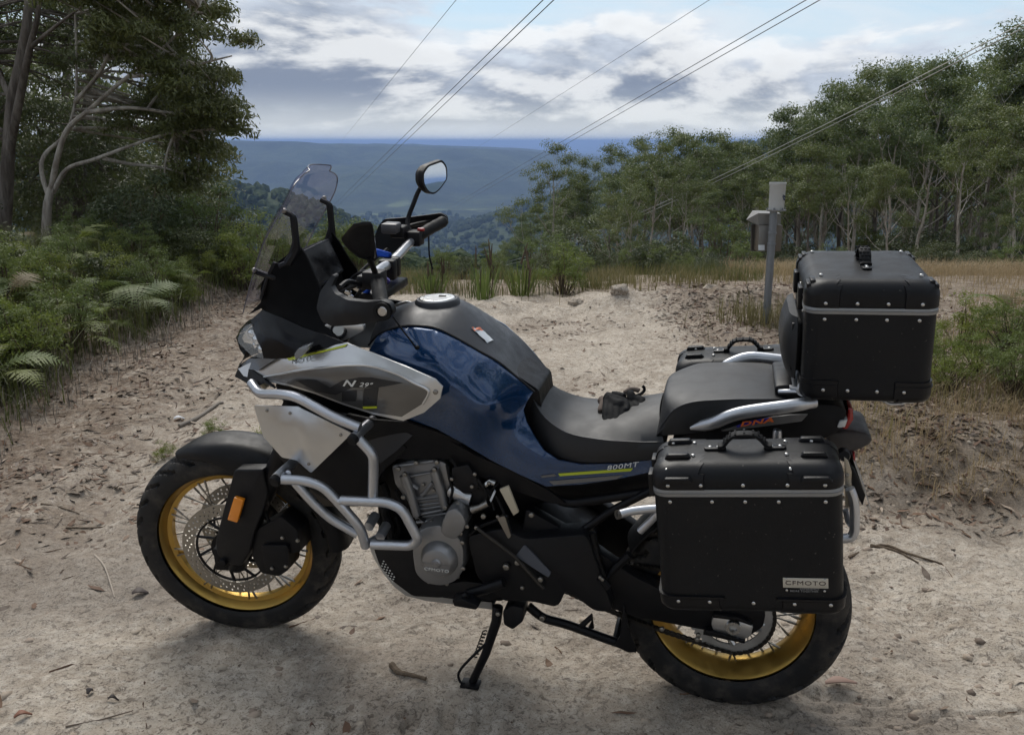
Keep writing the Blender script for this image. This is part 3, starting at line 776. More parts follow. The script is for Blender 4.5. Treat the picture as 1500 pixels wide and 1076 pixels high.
def fern(x, y, size, mat, label, group, seed, nf=None):
    rd = random.Random(seed); z = gh(x, y)
    e = empty('fern', Matrix.Translation((x, y, z - .02))); tag(e, label, 'fern', group)
    nf = nf or rd.randint(6, 9)
    for k in range(nf):
        me = rd.choice(RUST) if rd.random() < .07 else rd.choice(FROND[mat.name]); o = link('frond', me, e)
        s = size / .8 * rd.uniform(.7, 1.15); hgt = size * rd.uniform(.10, .75)
        o.matrix_basis = Matrix.Translation((rd.uniform(-.08, .08) * size, rd.uniform(-.08, .08) * size, hgt)) @ Matrix.Rotation(k * 6.28 / nf + rd.uniform(-.4, .4), 4, 'Z') @ Matrix.Rotation(rd.uniform(-.45, .15), 4, 'Y') @ Matrix.Rotation(rd.uniform(-.3, .3), 4, 'X') @ Matrix.Diagonal((s, s, s, 1))
        st = link('stalk', STALK, e); st.matrix_basis = Matrix.Diagonal((1, 1, hgt + .03, 1)); st.location = (o.location.x, o.location.y, 0)
    return e
STALK = MB().tube([(0, 0, 0), (0, 0, 1)], [.004, .003], 5).mesh('stalk'); STALK.materials.append(stem_brown)
rf = random.Random(21)
spots = []
for k in range(1500):
    y = rf.uniform(4.2, 10.8); x = -3.05 - abs(rf.gauss(0, .9)) - .1
    if all(math.hypot(x - a, y - b) > .34 for a, b in spots): spots.append((x, y))
    if len(spots) >= 52: break
for i, (x, y) in enumerate(spots):
    near = 'near' if y < 6.2 else ('middle' if y < 8.4 else 'far')
    fern(x, y, rf.uniform(.22, .56), leaf_fern if rf.random() < .7 else leaf_lime, 'bracken fern on the %s stretch of the left bank' % near, 'bracken on the %s left bank' % near, i)
fern(-3.12, 5.30, .42, leaf_lime, 'low bright fern at the left edge of the photograph, foremost on the bank', None, 301, 7)
spots2 = []
for k in range(400):
    x = rf.uniform(2.0, 4.6); y = rf.uniform(4.45, 6.3)
    if all(math.hypot(x - a, y - b) > .22 for a, b in spots2) and y > 4.2 + .25 * abs(x - 2.9): spots2.append((x, y))
    if len(spots2) >= 9: break
for i, (x, y) in enumerate(spots2):
    fern(x, y, rf.uniform(.30, .46), leaf_lime if rf.random() < .8 else leaf_fern, 'bright green bracken on the eroded bank right of the top box', 'bright bracken on the right bank', 400 + i)
for i, (x, y, s) in enumerate(((-1.30, 4.55, .20), (-1.62, 4.78, .17))):
    pass

# shrubs: stems and small leaves
def shrub_proto(seed, H, W_, mat, L, Wd, n_c, per):
    rd = random.Random(seed); mb = MB(); cs = []
    for k in range(n_c):
        a = rd.uniform(0, 6.28); r = W_ * rd.random() ** .6; h = H * (.35 + .65 * rd.random()) * (1 - .35 * (r / W_) ** 2)
        p = Vector((r * math.cos(a), r * math.sin(a), h)); cs.append(tuple(p))
        mb.tube(cr([Vector((r * .15 * math.cos(a), r * .15 * math.sin(a), -.05)), Vector((r * .5 * math.cos(a + .4), r * .5 * math.sin(a + .4), h * .5)), p], 3), [.011, .010, .009, .008, .006, .005, .003], 5, caps=False)
    v, f = leaf_cloud(cs, [W_ * .34 * rd.uniform(.7, 1.3) for _ in cs], per, L, Wd, .1, np.random.default_rng(seed), .8)
    st = mb.mesh('stems'); st.materials.append(stem_brown)
    return st, raw_mesh('foliage', v, f, 4, mat, False)
SHRUB = [shrub_proto(1, 1.0, .5, leaf_shrub, .055, .018, 26, 120), shrub_proto(2, 1.2, .45, leaf_fern, .05, .014, 24, 130), shrub_proto(3, .8, .55, leaf_shrub, .06, .02, 26, 120), shrub_proto(4, .9, .45, leaf_lime, .045, .013, 24, 130)]
def shrub(k, x, y, s, label, group, z=None):
    e = empty('shrub', Matrix.Translation((x, y, (gh(x, y) if z is None else z) - .03)) @ Matrix.Rotation(x * 7 + y * 3, 4, 'Z') @ Matrix.Diagonal((s, s, s, 1)))
    tag(e, label, 'shrub', group); link('stems', SHRUB[k][0], e); link('foliage', SHRUB[k][1], e); return e
sp3 = []
for k in range(300):
    y = rf.uniform(6.0, 13.5); x = -3.5 - rf.random() ** .8 * 4.8
    if all(math.hypot(x - a, y - b) > .62 for a, b in sp3): sp3.append((x, y))
    if len(sp3) >= 40: break
for (x, y) in sp3:
    if abs(x / y + .512) < .06 and y < 12.7: continue
    shrub(rf.choice((0, 1, 2, 0, 2)), x, y, rf.uniform(.5, .8) * (1.0 if y < 10 else 1.35), 'dark leafy shrub in the thicket under the left gum trees', 'shrubs of the left thicket')
for k in range(16): 
    x = rf.uniform(-3.4, -2.2); y = rf.uniform(9.6, 14); shrub(rf.choice((1, 3, 3)), x, y, rf.uniform(.55, .85), 'lighter green shrub where the track dips, left of the windscreen', 'shrubs at the end of the track')
for k in range(26):
    x = rf.uniform(-2.2, 3.2); y = rf.uniform(11.5, 17); shrub(rf.choice((0, 1, 2)), x, y, rf.uniform(.28, .52), 'dark shrub on the slope behind the motorcycle', 'shrubs on the slope behind')
for k in range(34):
    px = rf.uniform(760, 1560); Y = rf.uniform(23, 33); x, _ = top_height(px, 400, Y)
    shrub(rf.choice((0, 2, 2, 1)), x, Y, rf.uniform(.6, 1.2), 'undergrowth shrub at the foot of the wood on the right', 'shrubs at the foot of the wood')
for k in range(70):
    px = rf.uniform(780, 1600); Y = rf.uniform(38, 60); x, _ = top_height(px, 400, Y)
    shrub(rf.choice((0, 2, 0, 1)), x, Y, rf.uniform(1.6, 3.0), 'tall dark undergrowth between the trunks of the right wood', 'undergrowth inside the right wood', gh0(x, Y))
shrub(3, .55, 9.75, .62, 'fresh green shrub in the grass beyond the dirt mound', None)
for i, (x, y, s) in enumerate(((-1.30, 4.50, .20), (-1.62, 4.72, .16), (-1.45, 4.30, .15), (-1.78, 4.42, .13))):
    shrub(3, x, y, s, ('low green weed in the sand left of the front mudguard' if i == 0 else 'small weed sprouting around the low green weed in the sand'), None if i == 0 else 'small weeds by the front wheel')

for k in range(64):
    y = rf.uniform(4.4, 10.5); x = -3.15 - abs(rf.gauss(0, .8)); shrub(rf.choice((1, 3, 1, 3, 2)), x, y, rf.uniform(.28, .62), 'small leafy bush among the bracken of the left bank', 'small bushes on the left bank')
for k in range(30):
    x = rf.uniform(2.1, 4.8); y = rf.uniform(4.6, 6.2); shrub(rf.choice((3, 3, 1)), x, y, rf.uniform(.26, .50), 'bright small-leaved bush on the eroded right bank', 'bright bushes on the right bank')
# tall reed clumps against the valley
def reeds(x, y, H, n, seed, label):
    rd = random.Random(seed); e = empty('reed_clump', Matrix.Translation((x, y, gh(x, y)))); tag(e, label, 'reeds', None)
    mb = MB(); tips = []
    for k in range(n):
        a = rd.uniform(0, 6.28); r = rd.random() * .16; l = rd.random() * .22
        p0 = Vector((r * math.cos(a), r * math.sin(a), -.02)); p2 = p0 + Vector((l * math.cos(a), l * math.sin(a), H * rd.uniform(.5, .78)))
        w = Vector((-math.sin(a), math.cos(a), 0)) * .006; m_ = p0.lerp(p2, .6) + Vector((0, 0, .06 * H))
        mb.add([p0 - w, p0 + w, m_ + w * .8, m_ - w * .8, p2], [(0, 1, 2, 3), (3, 2, 4)])
    mb.build('blades', leaf_fern, e, smooth=False)
    for k in range(4):
        q = Vector((rd.uniform(-.12, .12), rd.uniform(-.1, .1), 0)); h = H * rd.uniform(.85, 1.0)
        MB().tube([q, q + Vector((.02, 0, h * .55)), q + Vector((rd.uniform(-.04, .04), 0, h * .6)), q + Vector((rd.uniform(-.06, .06), 0, h))], [.006, .006, .014, .004], 6).build('flower_spike', stem_brown, e)
    return e
reeds(-.30, 9.05, .62, 60, 1, 'tall reed clump with dark spikes behind the filler cap')
reeds(.10, 9.5, .55, 80, 2, 'shorter reed clump right of the tall spiked one')
reeds(-.85, 9.6, .42, 70, 3, 'low reed clump left of the tall spiked one')

# ---- grass, leaf litter, pebbles: what nobody could count -------------------------------------
def blades(name, pts, h, w, mat, seed, lean=.5, hv=.5):
    g = np.random.default_rng(seed); n = len(pts); P = np.asarray(pts, float)
    a = g.uniform(0, 2 * np.pi, n); H_ = h * (1 - hv + 2 * hv * g.random(n)); ln = lean * g.random(n) * H_
    d = np.stack([np.cos(a), np.sin(a), np.zeros(n)], -1); s = np.stack([-np.sin(a), np.cos(a), np.zeros(n)], -1) * (w * (.6 + .8 * g.random(n)))[:, None]
    p0 = P; p1 = P + d * (ln * .25)[:, None] + np.array([0, 0, 1]) * (H_ * .55)[:, None]; p2 = P + d * ln[:, None] + np.array([0, 0, 1]) * (H_ * (.97 - .3 * lean * g.random(n)))[:, None]
    v = np.stack([p0 - s, p0 + s, p1 + s * .7, p1 - s * .7, p2 + s * .12, p2 - s * .12], 1).reshape(-1, 3)
    b = np.arange(n)[:, None] * 6; f = np.concatenate([b + np.array([0, 1, 2, 3]), b + np.array([3, 2, 4, 5])], 1).reshape(-1)
    return link(name, raw_mesh(name, v, f, 4, mat, False))
def field(n, x0, x1, y0, y1, dens, seed):
    g = np.random.default_rng(seed); x = g.uniform(x0, x1, n); y = g.uniform(y0, y1, n)
    k = g.random(n) < dens(x, y); x, y = x[k], y[k]
    return np.stack([x, y, ground_h(x, y) - .01], -1)
grass_green = leaf_material('grass_green', (.045, .060, .020), (.10, .115, .038), .6, .35)
grass_dry = leaf_material('grass_dry', (.19, .145, .085), (.34, .27, .165), .7, .35)
grass_mid = leaf_material('grass_olive', (.085, .085, .036), (.17, .155, .075), .65, .35)
tuft = lambda x, y, sc, sd_: sstep(-.05, .35, fbm(x * sc, y * sc, 3, .5, sd_))
back = lambda x, y: sstep(8.95, 9.6, y + .35 * fbm(x * 1.1, y * 1.1, 3, .5, 111)) * (1 - sstep(13, 16, y) * .6)
o = blades('grass', field(34000, -3.2, 4.2, 8.4, 14.5, lambda x, y: back(x, y) * (.08 + .92 * tuft(x, y, 1.6, 113) ** 1.5), 1), .16, .0030, grass_mid, 1, .6, .45); tag(o, 'olive grass along the far edge of the clearing', kind='stuff')
o = blades('green_grass', field(26000, -3.6, 3.0, 8.6, 13.5, lambda x, y: back(x, y) * tuft(x, y, 1.1, 117) ** 1.4, 2), .20, .0030, grass_green, 2, .55, .45); tag(o, 'green grass tufts where the hill falls away', kind='stuff')
dryd = lambda x, y: np.maximum(sstep(2.7, 3.4, x) * sstep(5.9, 6.6, y) * (1 - sstep(7.15, 7.4, y) * sstep(8.2, 7.9, y)) , 0) * (.15 + .85 * tuft(x, y, 1.3, 119))
o = blades('dry_grass', field(80000, 2.0, 12, 5.4, 17, dryd, 3), .22, .0028, grass_dry, 3, 1.1, .45); tag(o, 'straw coloured dry grass on the right beyond the bank', kind='stuff')
o = blades('bank_grass', field(11000, 1.4, 4.6, 4.1, 7.2, lambda x, y: .75 * tuft(x, y, 1.7, 123) * sstep(1.4, 2.1, x), 4), .15, .0028, grass_mid, 4, .8, .5); tag(o, 'thin brown grass on top of the eroded bank', kind='stuff')
pb = np.array([2.13, 7.53]); gq = np.random.default_rng(9); pp_ = pb + gq.normal(size=(520, 2)) * np.array([.22, .18]); pp_ = np.column_stack([pp_, ground_h(pp_[:, 0], pp_[:, 1]) - .01])
o = blades('post_grass', pp_, .20, .0030, grass_mid, 5, .7, .5); tag(o, 'clump of rough grass round the foot of the post', kind='stuff')
o = blades('left_grass', field(30000, -6, -2.5, 4.6, 12, lambda x, y: sstep(-2.75, -3.15, x + .3 * fbm(y, y * 0, 3, .5, 9)) * (.3 + .7 * tuft(x, y, 2, 127)), 6), .30, .004, grass_green, 6, .9, .5); tag(o, 'tangled grass under the ferns on the left bank', kind='stuff')
o = blades('dead_grass', field(3600, -4.2, -2.6, 4.2, 9.5, lambda x, y: np.exp(-((x + 3.0) / .35) ** 2), 7), .15, .0022, simple('dead_stalk', (.20, .175, .145), .8), 7, 1.2, .6); tag(o, 'grey dead stalks along the foot of the left bank', kind='stuff')

def litter(name, pts, L, W_, mat, seed, curl=.35):
    g = np.random.default_rng(seed); n = len(pts); P = np.asarray(pts, float) + np.array([0, 0, .006])
    a = g.uniform(0, 2 * np.pi, n); d = np.stack([np.cos(a), np.sin(a), g.normal(0, .22, n)], -1); s = np.stack([-np.sin(a), np.cos(a), g.normal(0, .3, n)], -1)
    l = (L * (.5 + g.random(n)))[:, None]; w = (W_ * (.5 + g.random(n)))[:, None]; c = (curl * g.random(n))[:, None] * l * np.array([0, 0, 1])
    v = np.stack([P - d * l * .5, P - d * l * .12 + s * w * .5 + c * .5, P + d * l * .2 + s * w * .42 + c * .6, P + d * l * .5 + c, P + d * l * .2 - s * w * .42 + c * .6, P - d * l * .12 - s * w * .5 + c * .5], 1).reshape(-1, 3)
    b = np.arange(n)[:, None] * 6; f = np.concatenate([b + np.array([0, 1, 5, 5]), b + np.array([1, 2, 4, 5]), b + np.array([2, 3, 4, 4])], 1)
    tri = np.concatenate([b + np.array([0, 1, 5]), b + np.array([1, 2, 5]), b + np.array([2, 4, 5]), b + np.array([2, 3, 4])], 1).reshape(-1)
    return link(name, raw_mesh(name, v, tri, 3, mat, False))
def litter_mat():
    m = NT('dead_leaves'); gpos = m.n.new('ShaderNodeNewGeometry'); r = gpos.outputs['Random Per Island']
    n = m.n.new('ShaderNodeValToRGB'); m.l.new(r, n.inputs[0]); e = n.color_ramp.elements
    e[0].color = (.075, .042, .028, 1); e[1].color = (.38, .30, .23, 1)
    for p_, c_ in ((.3, (.15, .085, .05, 1)), (.55, (.20, .15, .11, 1)), (.8, (.11, .085, .07, 1))):
        k = e.new(p_); k.color = c_
    m.bsdf(n.outputs[0], .7, 0, None, .3); return m.m
LM = litter_mat()
ld = lambda x, y: np.clip(litter_mask(x, y) * (.3 + .9 * tuft(x, y, 1.9, 131)) + .012, 0, 1) * (1 - sstep(9.3, 10, y))
o = litter('leaf_litter', field(70000, -3.8, 4.5, 2.0, 10, ld, 11), .055, .016, LM, 11); tag(o, 'dead gum leaves and bark scattered over the sand', kind='stuff')
o = litter('bark_crumbs', field(60000, -3.2, 4.0, 1.95, 8, lambda x, y: .20 + .3 * sstep(-.6, -2, x) + .6 * tuft(x, y, 2.3, 133), 12), .015, .006, LM, 12, .2); tag(o, 'crumbs of bark and charcoal in the sand', kind='stuff')
o = litter('bank_litter', field(15000, 1.15, 3.6, 3.5, 5.2, lambda x, y: .25 + .75 * tuft(x, y, 2.4, 141), 17), .05, .014, LM, 17); tag(o, 'brown leaves and bark strewn over the eroded right bank', kind='stuff')
o = blades('bank_stalks', field(5200, 1.2, 3.4, 3.7, 4.9, lambda x, y: tuft(x, y, 2.2, 143), 18), .10, .0018, grass_dry, 18, 1.4, .6); tag(o, 'short dry stalks and roots poking from the right bank', kind='stuff')
def twigs(pts, seed):
    g = np.random.default_rng(seed); n = len(pts); P = np.asarray(pts, float) + np.array([0, 0, .008]); a = g.uniform(0, 2 * np.pi, n); l = .05 + .22 * g.random(n) ** 2.5
    d = np.stack([np.cos(a), np.sin(a), g.normal(0, .06, n)], -1) * l[:, None] * .5; s = np.stack([-np.sin(a), np.cos(a), np.zeros(n)], -1) * (.0018 + .0022 * g.random(n))[:, None]; u = np.array([0, 0, .004])
    bend = s * g.normal(0, 4, n)[:, None]
    v = np.stack([P - d - s, P - d + u, P - d + s, P + bend - s, P + bend + u, P + bend + s, P + d - s * .5, P + d + u * .5, P + d + s * .5], 1).reshape(-1, 3)
    b = np.arange(n)[:, None] * 9; f = np.concatenate([b + np.array(q) for q in ((0, 3, 4, 1), (1, 4, 5, 2), (3, 6, 7, 4), (4, 7, 8, 5))], 1).reshape(-1)
    return raw_mesh('twigs', v, f, 4, LM, False)
o = link('twigs', twigs(field(5200, -3.6, 4, 2.0, 9.5, lambda x, y: .08 + .6 * litter_mask(x, y) + .35 * sstep(1.1, 1.6, x) * sstep(3.5, 4, y), 13), 14)); tag(o, 'fine fallen twigs strewn over the clearing', kind='stuff')
def pebbles(pts, seed, r0):
    g = np.random.default_rng(seed); n = len(pts); P = np.asarray(pts, float)
    ov = np.array([(1, 0, 0), (-1, 0, 0), (0, 1, 0), (0, -1, 0), (0, 0, 1), (0, 0, -1), (.6, .6, .6), (-.6, .6, .6), (.6, -.6, .6), (-.6, -.6, .6)], float)
    fi = np.array([(0, 6, 8), (0, 2, 6), (2, 7, 6), (2, 1, 7), (1, 9, 7), (1, 3, 9), (3, 8, 9), (3, 0, 8), (4, 8, 6), (4, 6, 7), (4, 7, 9), (4, 9, 8)])
    r = r0 * (.35 + g.random(n) ** 3 * 2.4)
    V_ = ov[None] * (.7 + .6 * g.random((n, 10)))[:, :, None] * r[:, None, None] * np.array([1, 1, .65]) + P[:, None] + np.array([0, 0, .006])
    F_ = (fi[None] + (np.arange(n) * 10)[:, None, None]).reshape(-1)
    m = NT('pebble'); rr_ = m.n.new('ShaderNodeNewGeometry').outputs['Random Per Island']
    n_ = m.n.new('ShaderNodeValToRGB'); m.l.new(rr_, n_.inputs[0]); e = n_.color_ramp.elements; e[0].color = (.40, .34, .27, 1); e[1].color = (.13, .10, .08, 1); k = e.new(.6); k.color = (.30, .24, .19, 1)
    m.bsdf(n_.outputs[0], .85, 0, m.bump(m.noise(120), .4, .003), .3)
    return raw_mesh('pebbles', V_.reshape(-1, 3), F_, 3, m.m, True)
o = link('pebbles', pebbles(field(9000, -2.5, 3.2, 1.95, 6, lambda x, y: .12 + .85 * sstep(.5, 1.3, x) * tuft(x, y, 2.1, 137) + .15 * tuft(x, y, 3.1, 139), 15), 16, .0075)); tag(o, 'small clods and pebbles loose in the sand', kind='stuff')

# ---- single sticks, bark strips, leaves and clods that show --------------------------------------
def stick(pts, r, label, mat=None, name='stick', fork=None):
    P = [Vector(p) for p in pts]; P = [Vector((p.x, p.y, gh(p.x, p.y) + r * .7)) for p in P]
    base = P[0]; mb = MB().tube(cr([p - base for p in P], 4), [r * (1.05 - .55 * i / (4 * (len(P) - 1))) * (1 + .12 * math.sin(i * 2.3)) for i in range(4 * (len(P) - 1) + 1)], 8)
    e = mb.build(name, mat or stem_brown); e.location = base; tag(e, label, 'stick'); return e
stick([(-0.366,2.478,0.000),(-0.338,2.431,0.000),(-0.305,2.417,0.000),(-0.254,2.392,0.000)], .010, 'short dark stick in the sand left of the side stand')
stick([(-1.917,5.024,0.000),(-1.843,5.131,0.000),(-1.793,5.330,0.000),(-1.761,5.359,-0.000)], .014, 'weathered grey stick lying above the front mudguard', simple('grey_wood', (.22, .19, .16), .8))
stick([(1.334,3.325,0.000),(1.463,3.344,0.000),(1.540,3.270,0.000),(1.643,3.205,0.000)], .007, 'thin dark twig on the sand right of the left pannier')
stick([(1.427,3.356,0.000),(1.494,3.288,0.000),(1.547,3.194,0.000)], .006, 'thinner twig crossing the one beside the left pannier')
stick([(-2.110,3.824,0.000),(-2.007,3.801,0.000),(-1.913,3.762,0.000)], .005, 'dark twig at the far left on the track')
stick([(-1.912,3.634,0.000),(-1.775,3.620,0.000),(-1.583,3.577,0.000)], .004, 'long thin twig on the sand left of the front tyre')
stick([(-1.607,3.240,0.000),(-1.518,3.126,0.000),(-1.407,2.942,0.000)], .004, 'pale thin twig beside the leaf patch at lower left', simple('pale_wood', (.38, .32, .26), .8))
stick([(-1.504,4.217,0.000),(-1.410,3.948,-0.000),(-1.326,3.746,0.000)], .003, 'hair thin twig standing out near the front tyre tread')
def bark(c, l, w, rot, label, col):
    x, y, _ = c; e = empty('bark_strip', Matrix.Translation((x, y, gh(x, y) + .006)) @ Matrix.Rotation(rot, 4, 'Z')); tag(e, label, 'bark')
    mb = MB(); vs_ = []
    for i in range(7):
        t = i / 6; ww = w * math.sin(math.pi * (.12 + .8 * t)) * (.9 + .2 * math.sin(5 * t))
        for j in range(5): a = (j - 2) * .5; vs_.append((l * (t - .5), ww * math.sin(a), .02 * w / .05 * (math.cos(a) - .3) + .01 * math.sin(4 * t)))
    mb.add(vs_, [(i * 5 + j, i * 5 + j + 1, i * 5 + j + 6, i * 5 + j + 5) for i in range(6) for j in range(4)])
    mb.add([(x_, y_, z_ + .003) for x_, y_, z_ in vs_], [(i * 5 + j, i * 5 + j + 5, i * 5 + j + 6, i * 5 + j + 1) for i in range(6) for j in range(4)])
    mb.build('strip', simple('bark_' + label[:8], col, .7), e); return e
bark([(0.981,2.417,0.000)][0], .10, .018, .1, 'curled pinkish bark strip in front of the rear tyre', (.34, .22, .17))
bark([(-1.321,2.957,0.000)][0], .055, .022, .3, 'dark dry leaf on the sand left of the front tyre', (.07, .052, .045))
bark([(-1.230,2.358,0.000)][0], .028, .010, 1.4, 'small dark leaf near the lower left corner', (.05, .038, .035))
bark([(-1.141,2.308,0.000)][0], .030, .008, .2, 'small curled leaf right of the one near the corner', (.035, .028, .025))
bark([(-1.348,2.213,0.000)][0], .045, .012, .6, 'reddish leaf at the lower left corner', (.20, .085, .05))
bark([(-1.965,5.159,0.000)][0], .06, .02, .4, 'pale crumpled scrap on the litter above the front wheel', (.62, .63, .66))
bark([(-0.551,2.210,0.000)][0], .016, .006, .4, 'tiny brown leaf among the tyre prints at the bottom', (.12, .06, .04))
def clod(c, r, label, seed):
    x, y, _ = c; rd = random.Random(seed); mb = MB().ell((0, 0, 0), (r * 1.2, r, r * .75), 16, 10)
    k_ = [(rd.uniform(4, 9) / r * .25, rd.uniform(0, 6)) for _ in range(6)]
    mb.v = [tuple(Vector(p) * (1 + .13 * math.sin(p[0] * k_[0][0] * 4 + k_[0][1]) + .12 * math.sin(p[1] * k_[1][0] * 5 + k_[1][1]) + .10 * math.sin(p[2] * k_[2][0] * 6 + p[0] * 9 / r * .2))) for p in mb.v]
    o_ = mb.build('earth_clod', ground.data.materials[0]); o_.location = (x, y, gh(x, y) + r * .25); tag(o_, label, 'clod'); return o_
clod((1.02, 8.55, 0), .07, 'large pale lump of earth on the mound behind the seat', 1)
clod((.62, 8.7, 0), .06, 'smaller earth lump left of the large pale one', 2)
clod((1.95, 8.9, 0), .07, 'earth lump on the mound just left of the post', 3)
clod((-.55, 8.75, 0), .07, 'earth lump at the left end of the mound', 4)

# ---- rain gauge on its post -----------------------------------------------------------------------
galv = simple('galvanised_pipe', (.21, .225, .245), .5, .6, grain=.15, gscale=120)
white_box = simple('weathered_white', (.46, .47, .47), .55, 0, grain=.1, gscale=90, dust=.25)
grey_box = simple('grey_steel_box', (.22, .215, .205), .5, .5, dust=.1)
brown_box = simple('brown_panel', (.16, .135, .11), .5, .3)
pbase = [(2.132,7.527,0.000)][0]
post = empty('gauge_post', Matrix.Translation((pbase[0], pbase[1], gh(pbase[0], pbase[1])))); tag(post, 'grey pipe post with a white rain gauge and instrument box, right of the motorcycle', 'post')
top_w = Vector([(2.133,7.530,1.017)][0]) - post.location
MB().tube([(0, 0, -.2), tuple(top_w)], .031, 18).build('pipe', galv, post)
for q in ([(2.121,7.500,0.839)][0], [(2.124,7.500,0.750)][0]):
    q = Vector(q) - post.location; MB().lathe([(.031, -.008), (.036, -.006), (.036, .006), (.031, .008)], (top_w.x * q.z / top_w.z, 0, q.z), (0, 0, 1), 18).build('pipe_collar', galv, post)
ggc = top_w + Vector((0.02, 0, 0))
MB().lathe([(0, 0), (.080, 0), (.080, .012), (0, .012)], ggc, (0, 0, 1), 24).build('flange', grey_box, post)
GA = MB().lathe([(.060, .012), (.061, .02), (.064, .205), (.068, .21), (.068, .228), (.063, .228), (.060, .19), (0, .15)], ggc, (0, 0, 1), 28).build('rain_gauge', white_box, post)
for k in range(6):
    a = k * 1.047; MB().cyl(ggc + Vector((.072 * math.cos(a), .072 * math.sin(a), .012)), ggc + Vector((.072 * math.cos(a), .072 * math.sin(a), .028)), .006, None, 8).build('flange_bolt', galv, post)
em = MB()
for k in range(14):
    a = -1.35 + .30 + .035 * k; em.box(ggc + Vector((.0645 * math.cos(a), .0645 * math.sin(a), .115 + .014 * math.sin(k * 1.1) - .001 * k)), (.009, .006, .007 + .004 * math.sin(k * 2.1)))
em.build('emblem', simple('emblem_ink', (.03, .04, .07), .5), GA, smooth=False)
bx_ = [Vector(p) - post.location for p in [(2.042,7.660,0.895),(2.128,7.660,0.895),(2.142,7.660,0.678),(2.056,7.660,0.678),(2.238,7.660,0.895),(2.254,7.660,0.674)]]
cx0 = (bx_[0].x + bx_[4].x) / 2
BX = MB().box(((bx_[0].x + bx_[4].x) / 2, .15, (bx_[0].z + bx_[2].z) / 2), (bx_[4].x - bx_[0].x, .14, bx_[0].z - bx_[2].z)).build('instrument_box', brown_box, post, .004)
MB().box(((bx_[0].x + bx_[1].x) / 2, .072, (bx_[0].z + bx_[2].z) / 2), (bx_[1].x - bx_[0].x - .004, .012, bx_[0].z - bx_[2].z - .006)).build('box_door', grey_box, BX, .002)
hd = [Vector(p) - post.location for p in [(1.967,7.640,0.928),(2.031,7.640,0.991),(2.119,7.640,0.991),(2.126,7.640,0.896),(2.037,7.640,0.896),(2.219,7.640,0.988),(2.225,7.640,0.903)]]
rf_ = MB().add([hd[1] + Vector((0, -.02, 0)), hd[5] + Vector((0, -.02, 0)), hd[6] + Vector((0, -.02, 0)), hd[4] + Vector((0, -.02, 0)), hd[0] + Vector((0, .10, .0)), hd[1] + Vector((0, .16, .01)), hd[5] + Vector((0, .16, .01)), hd[6] + Vector((0, .16, 0)), hd[4] + Vector((0, .16, 0))], [(0, 1, 2, 3), (0, 3, 4), (1, 0, 5, 6), (0, 4, 5), (6, 5, 8, 7), (1, 6, 7, 2), (3, 2, 7, 8), (3, 8, 4), (5, 4, 8)])
rf_.build('box_hood', grey_box, post, smooth=False)
sdp = [Vector(p) - post.location for p in [(2.008,7.720,0.889),(2.058,7.720,0.889),(2.072,7.720,0.667),(2.022,7.720,0.667)]]
MB().plate(sdp, (0, .03, 0)).build('side_panel', simple('dark_panel', (.045, .04, .035), .6), post)
lbp = [Vector(p) - post.location for p in [(2.042,7.585,0.734),(2.093,7.585,0.734),(2.096,7.585,0.690),(2.045,7.585,0.690)]]
MB().plate(lbp, (0, .004, 0)).build('label_plate', simple('label_plate', (.72, .76, .80), .5), BX)

# ---- power lines and the pylon in the valley ---------------------------------------------------------
wire = simple('power_wire', (.13, .13, .135), .5, .6)
wire_pale = simple('aluminium_wire', (.36, .36, .33), .45, .7)
def cable(a, b, sag, r, label, mat=None):
    a, b = Vector(a), Vector(b); n = 48; pts = []
    for i in range(n + 1):
        t = (i / n) ** 1.6; p = a.lerp(b, t); p.z -= sag * 4 * t * (1 - t); pts.append(p - a)
    o_ = MB().tube(pts, r, 5, caps=False).build('power_line', mat or wire); o_.location = a; tag(o_, label, 'power line', None); return o_
cable([(1.622,40.000,7.513)][0], [(-89.657,460.000,-30.080)][0], 0, .024, 'left wire of the bold pair running down over the valley in the middle')
cable([(2.070,40.000,7.513)][0], [(-88.346,460.000,-31.087)][0], 0, .024, 'right wire of the bold pair running down over the valley in the middle')
cable([(12.642,40.000,7.513)][0], [(-31.662,420.000,-29.167)][0], 0, .023, 'left wire of the bold pair crossing the sky towards the right')
cable([(13.122,40.000,7.461)][0], [(-30.436,420.000,-30.088)][0], 0, .023, 'right wire of the bold pair crossing the sky towards the right')
cable([(-3.524,70.000,11.972)][0], [(-76.222,420.000,1.567)][0], 0, .022, 'faint single wire left of the middle pair')
cable([(14.791,70.000,11.789)][0], [(-18.341,420.000,-2.884)][0], 0, .022, 'faint single wire between the two bold pairs')
cable([(13.156,24.000,4.662)][0], [(-15.733,150.000,-17.850)][0], 3.2, .017, 'upper wire of the pair passing in front of the right wood', wire_pale)
cable([(13.171,24.000,4.550)][0], [(-15.744,150.000,-18.301)][0], 3.2, .017, 'lower wire of the pair passing in front of the right wood', wire_pale)
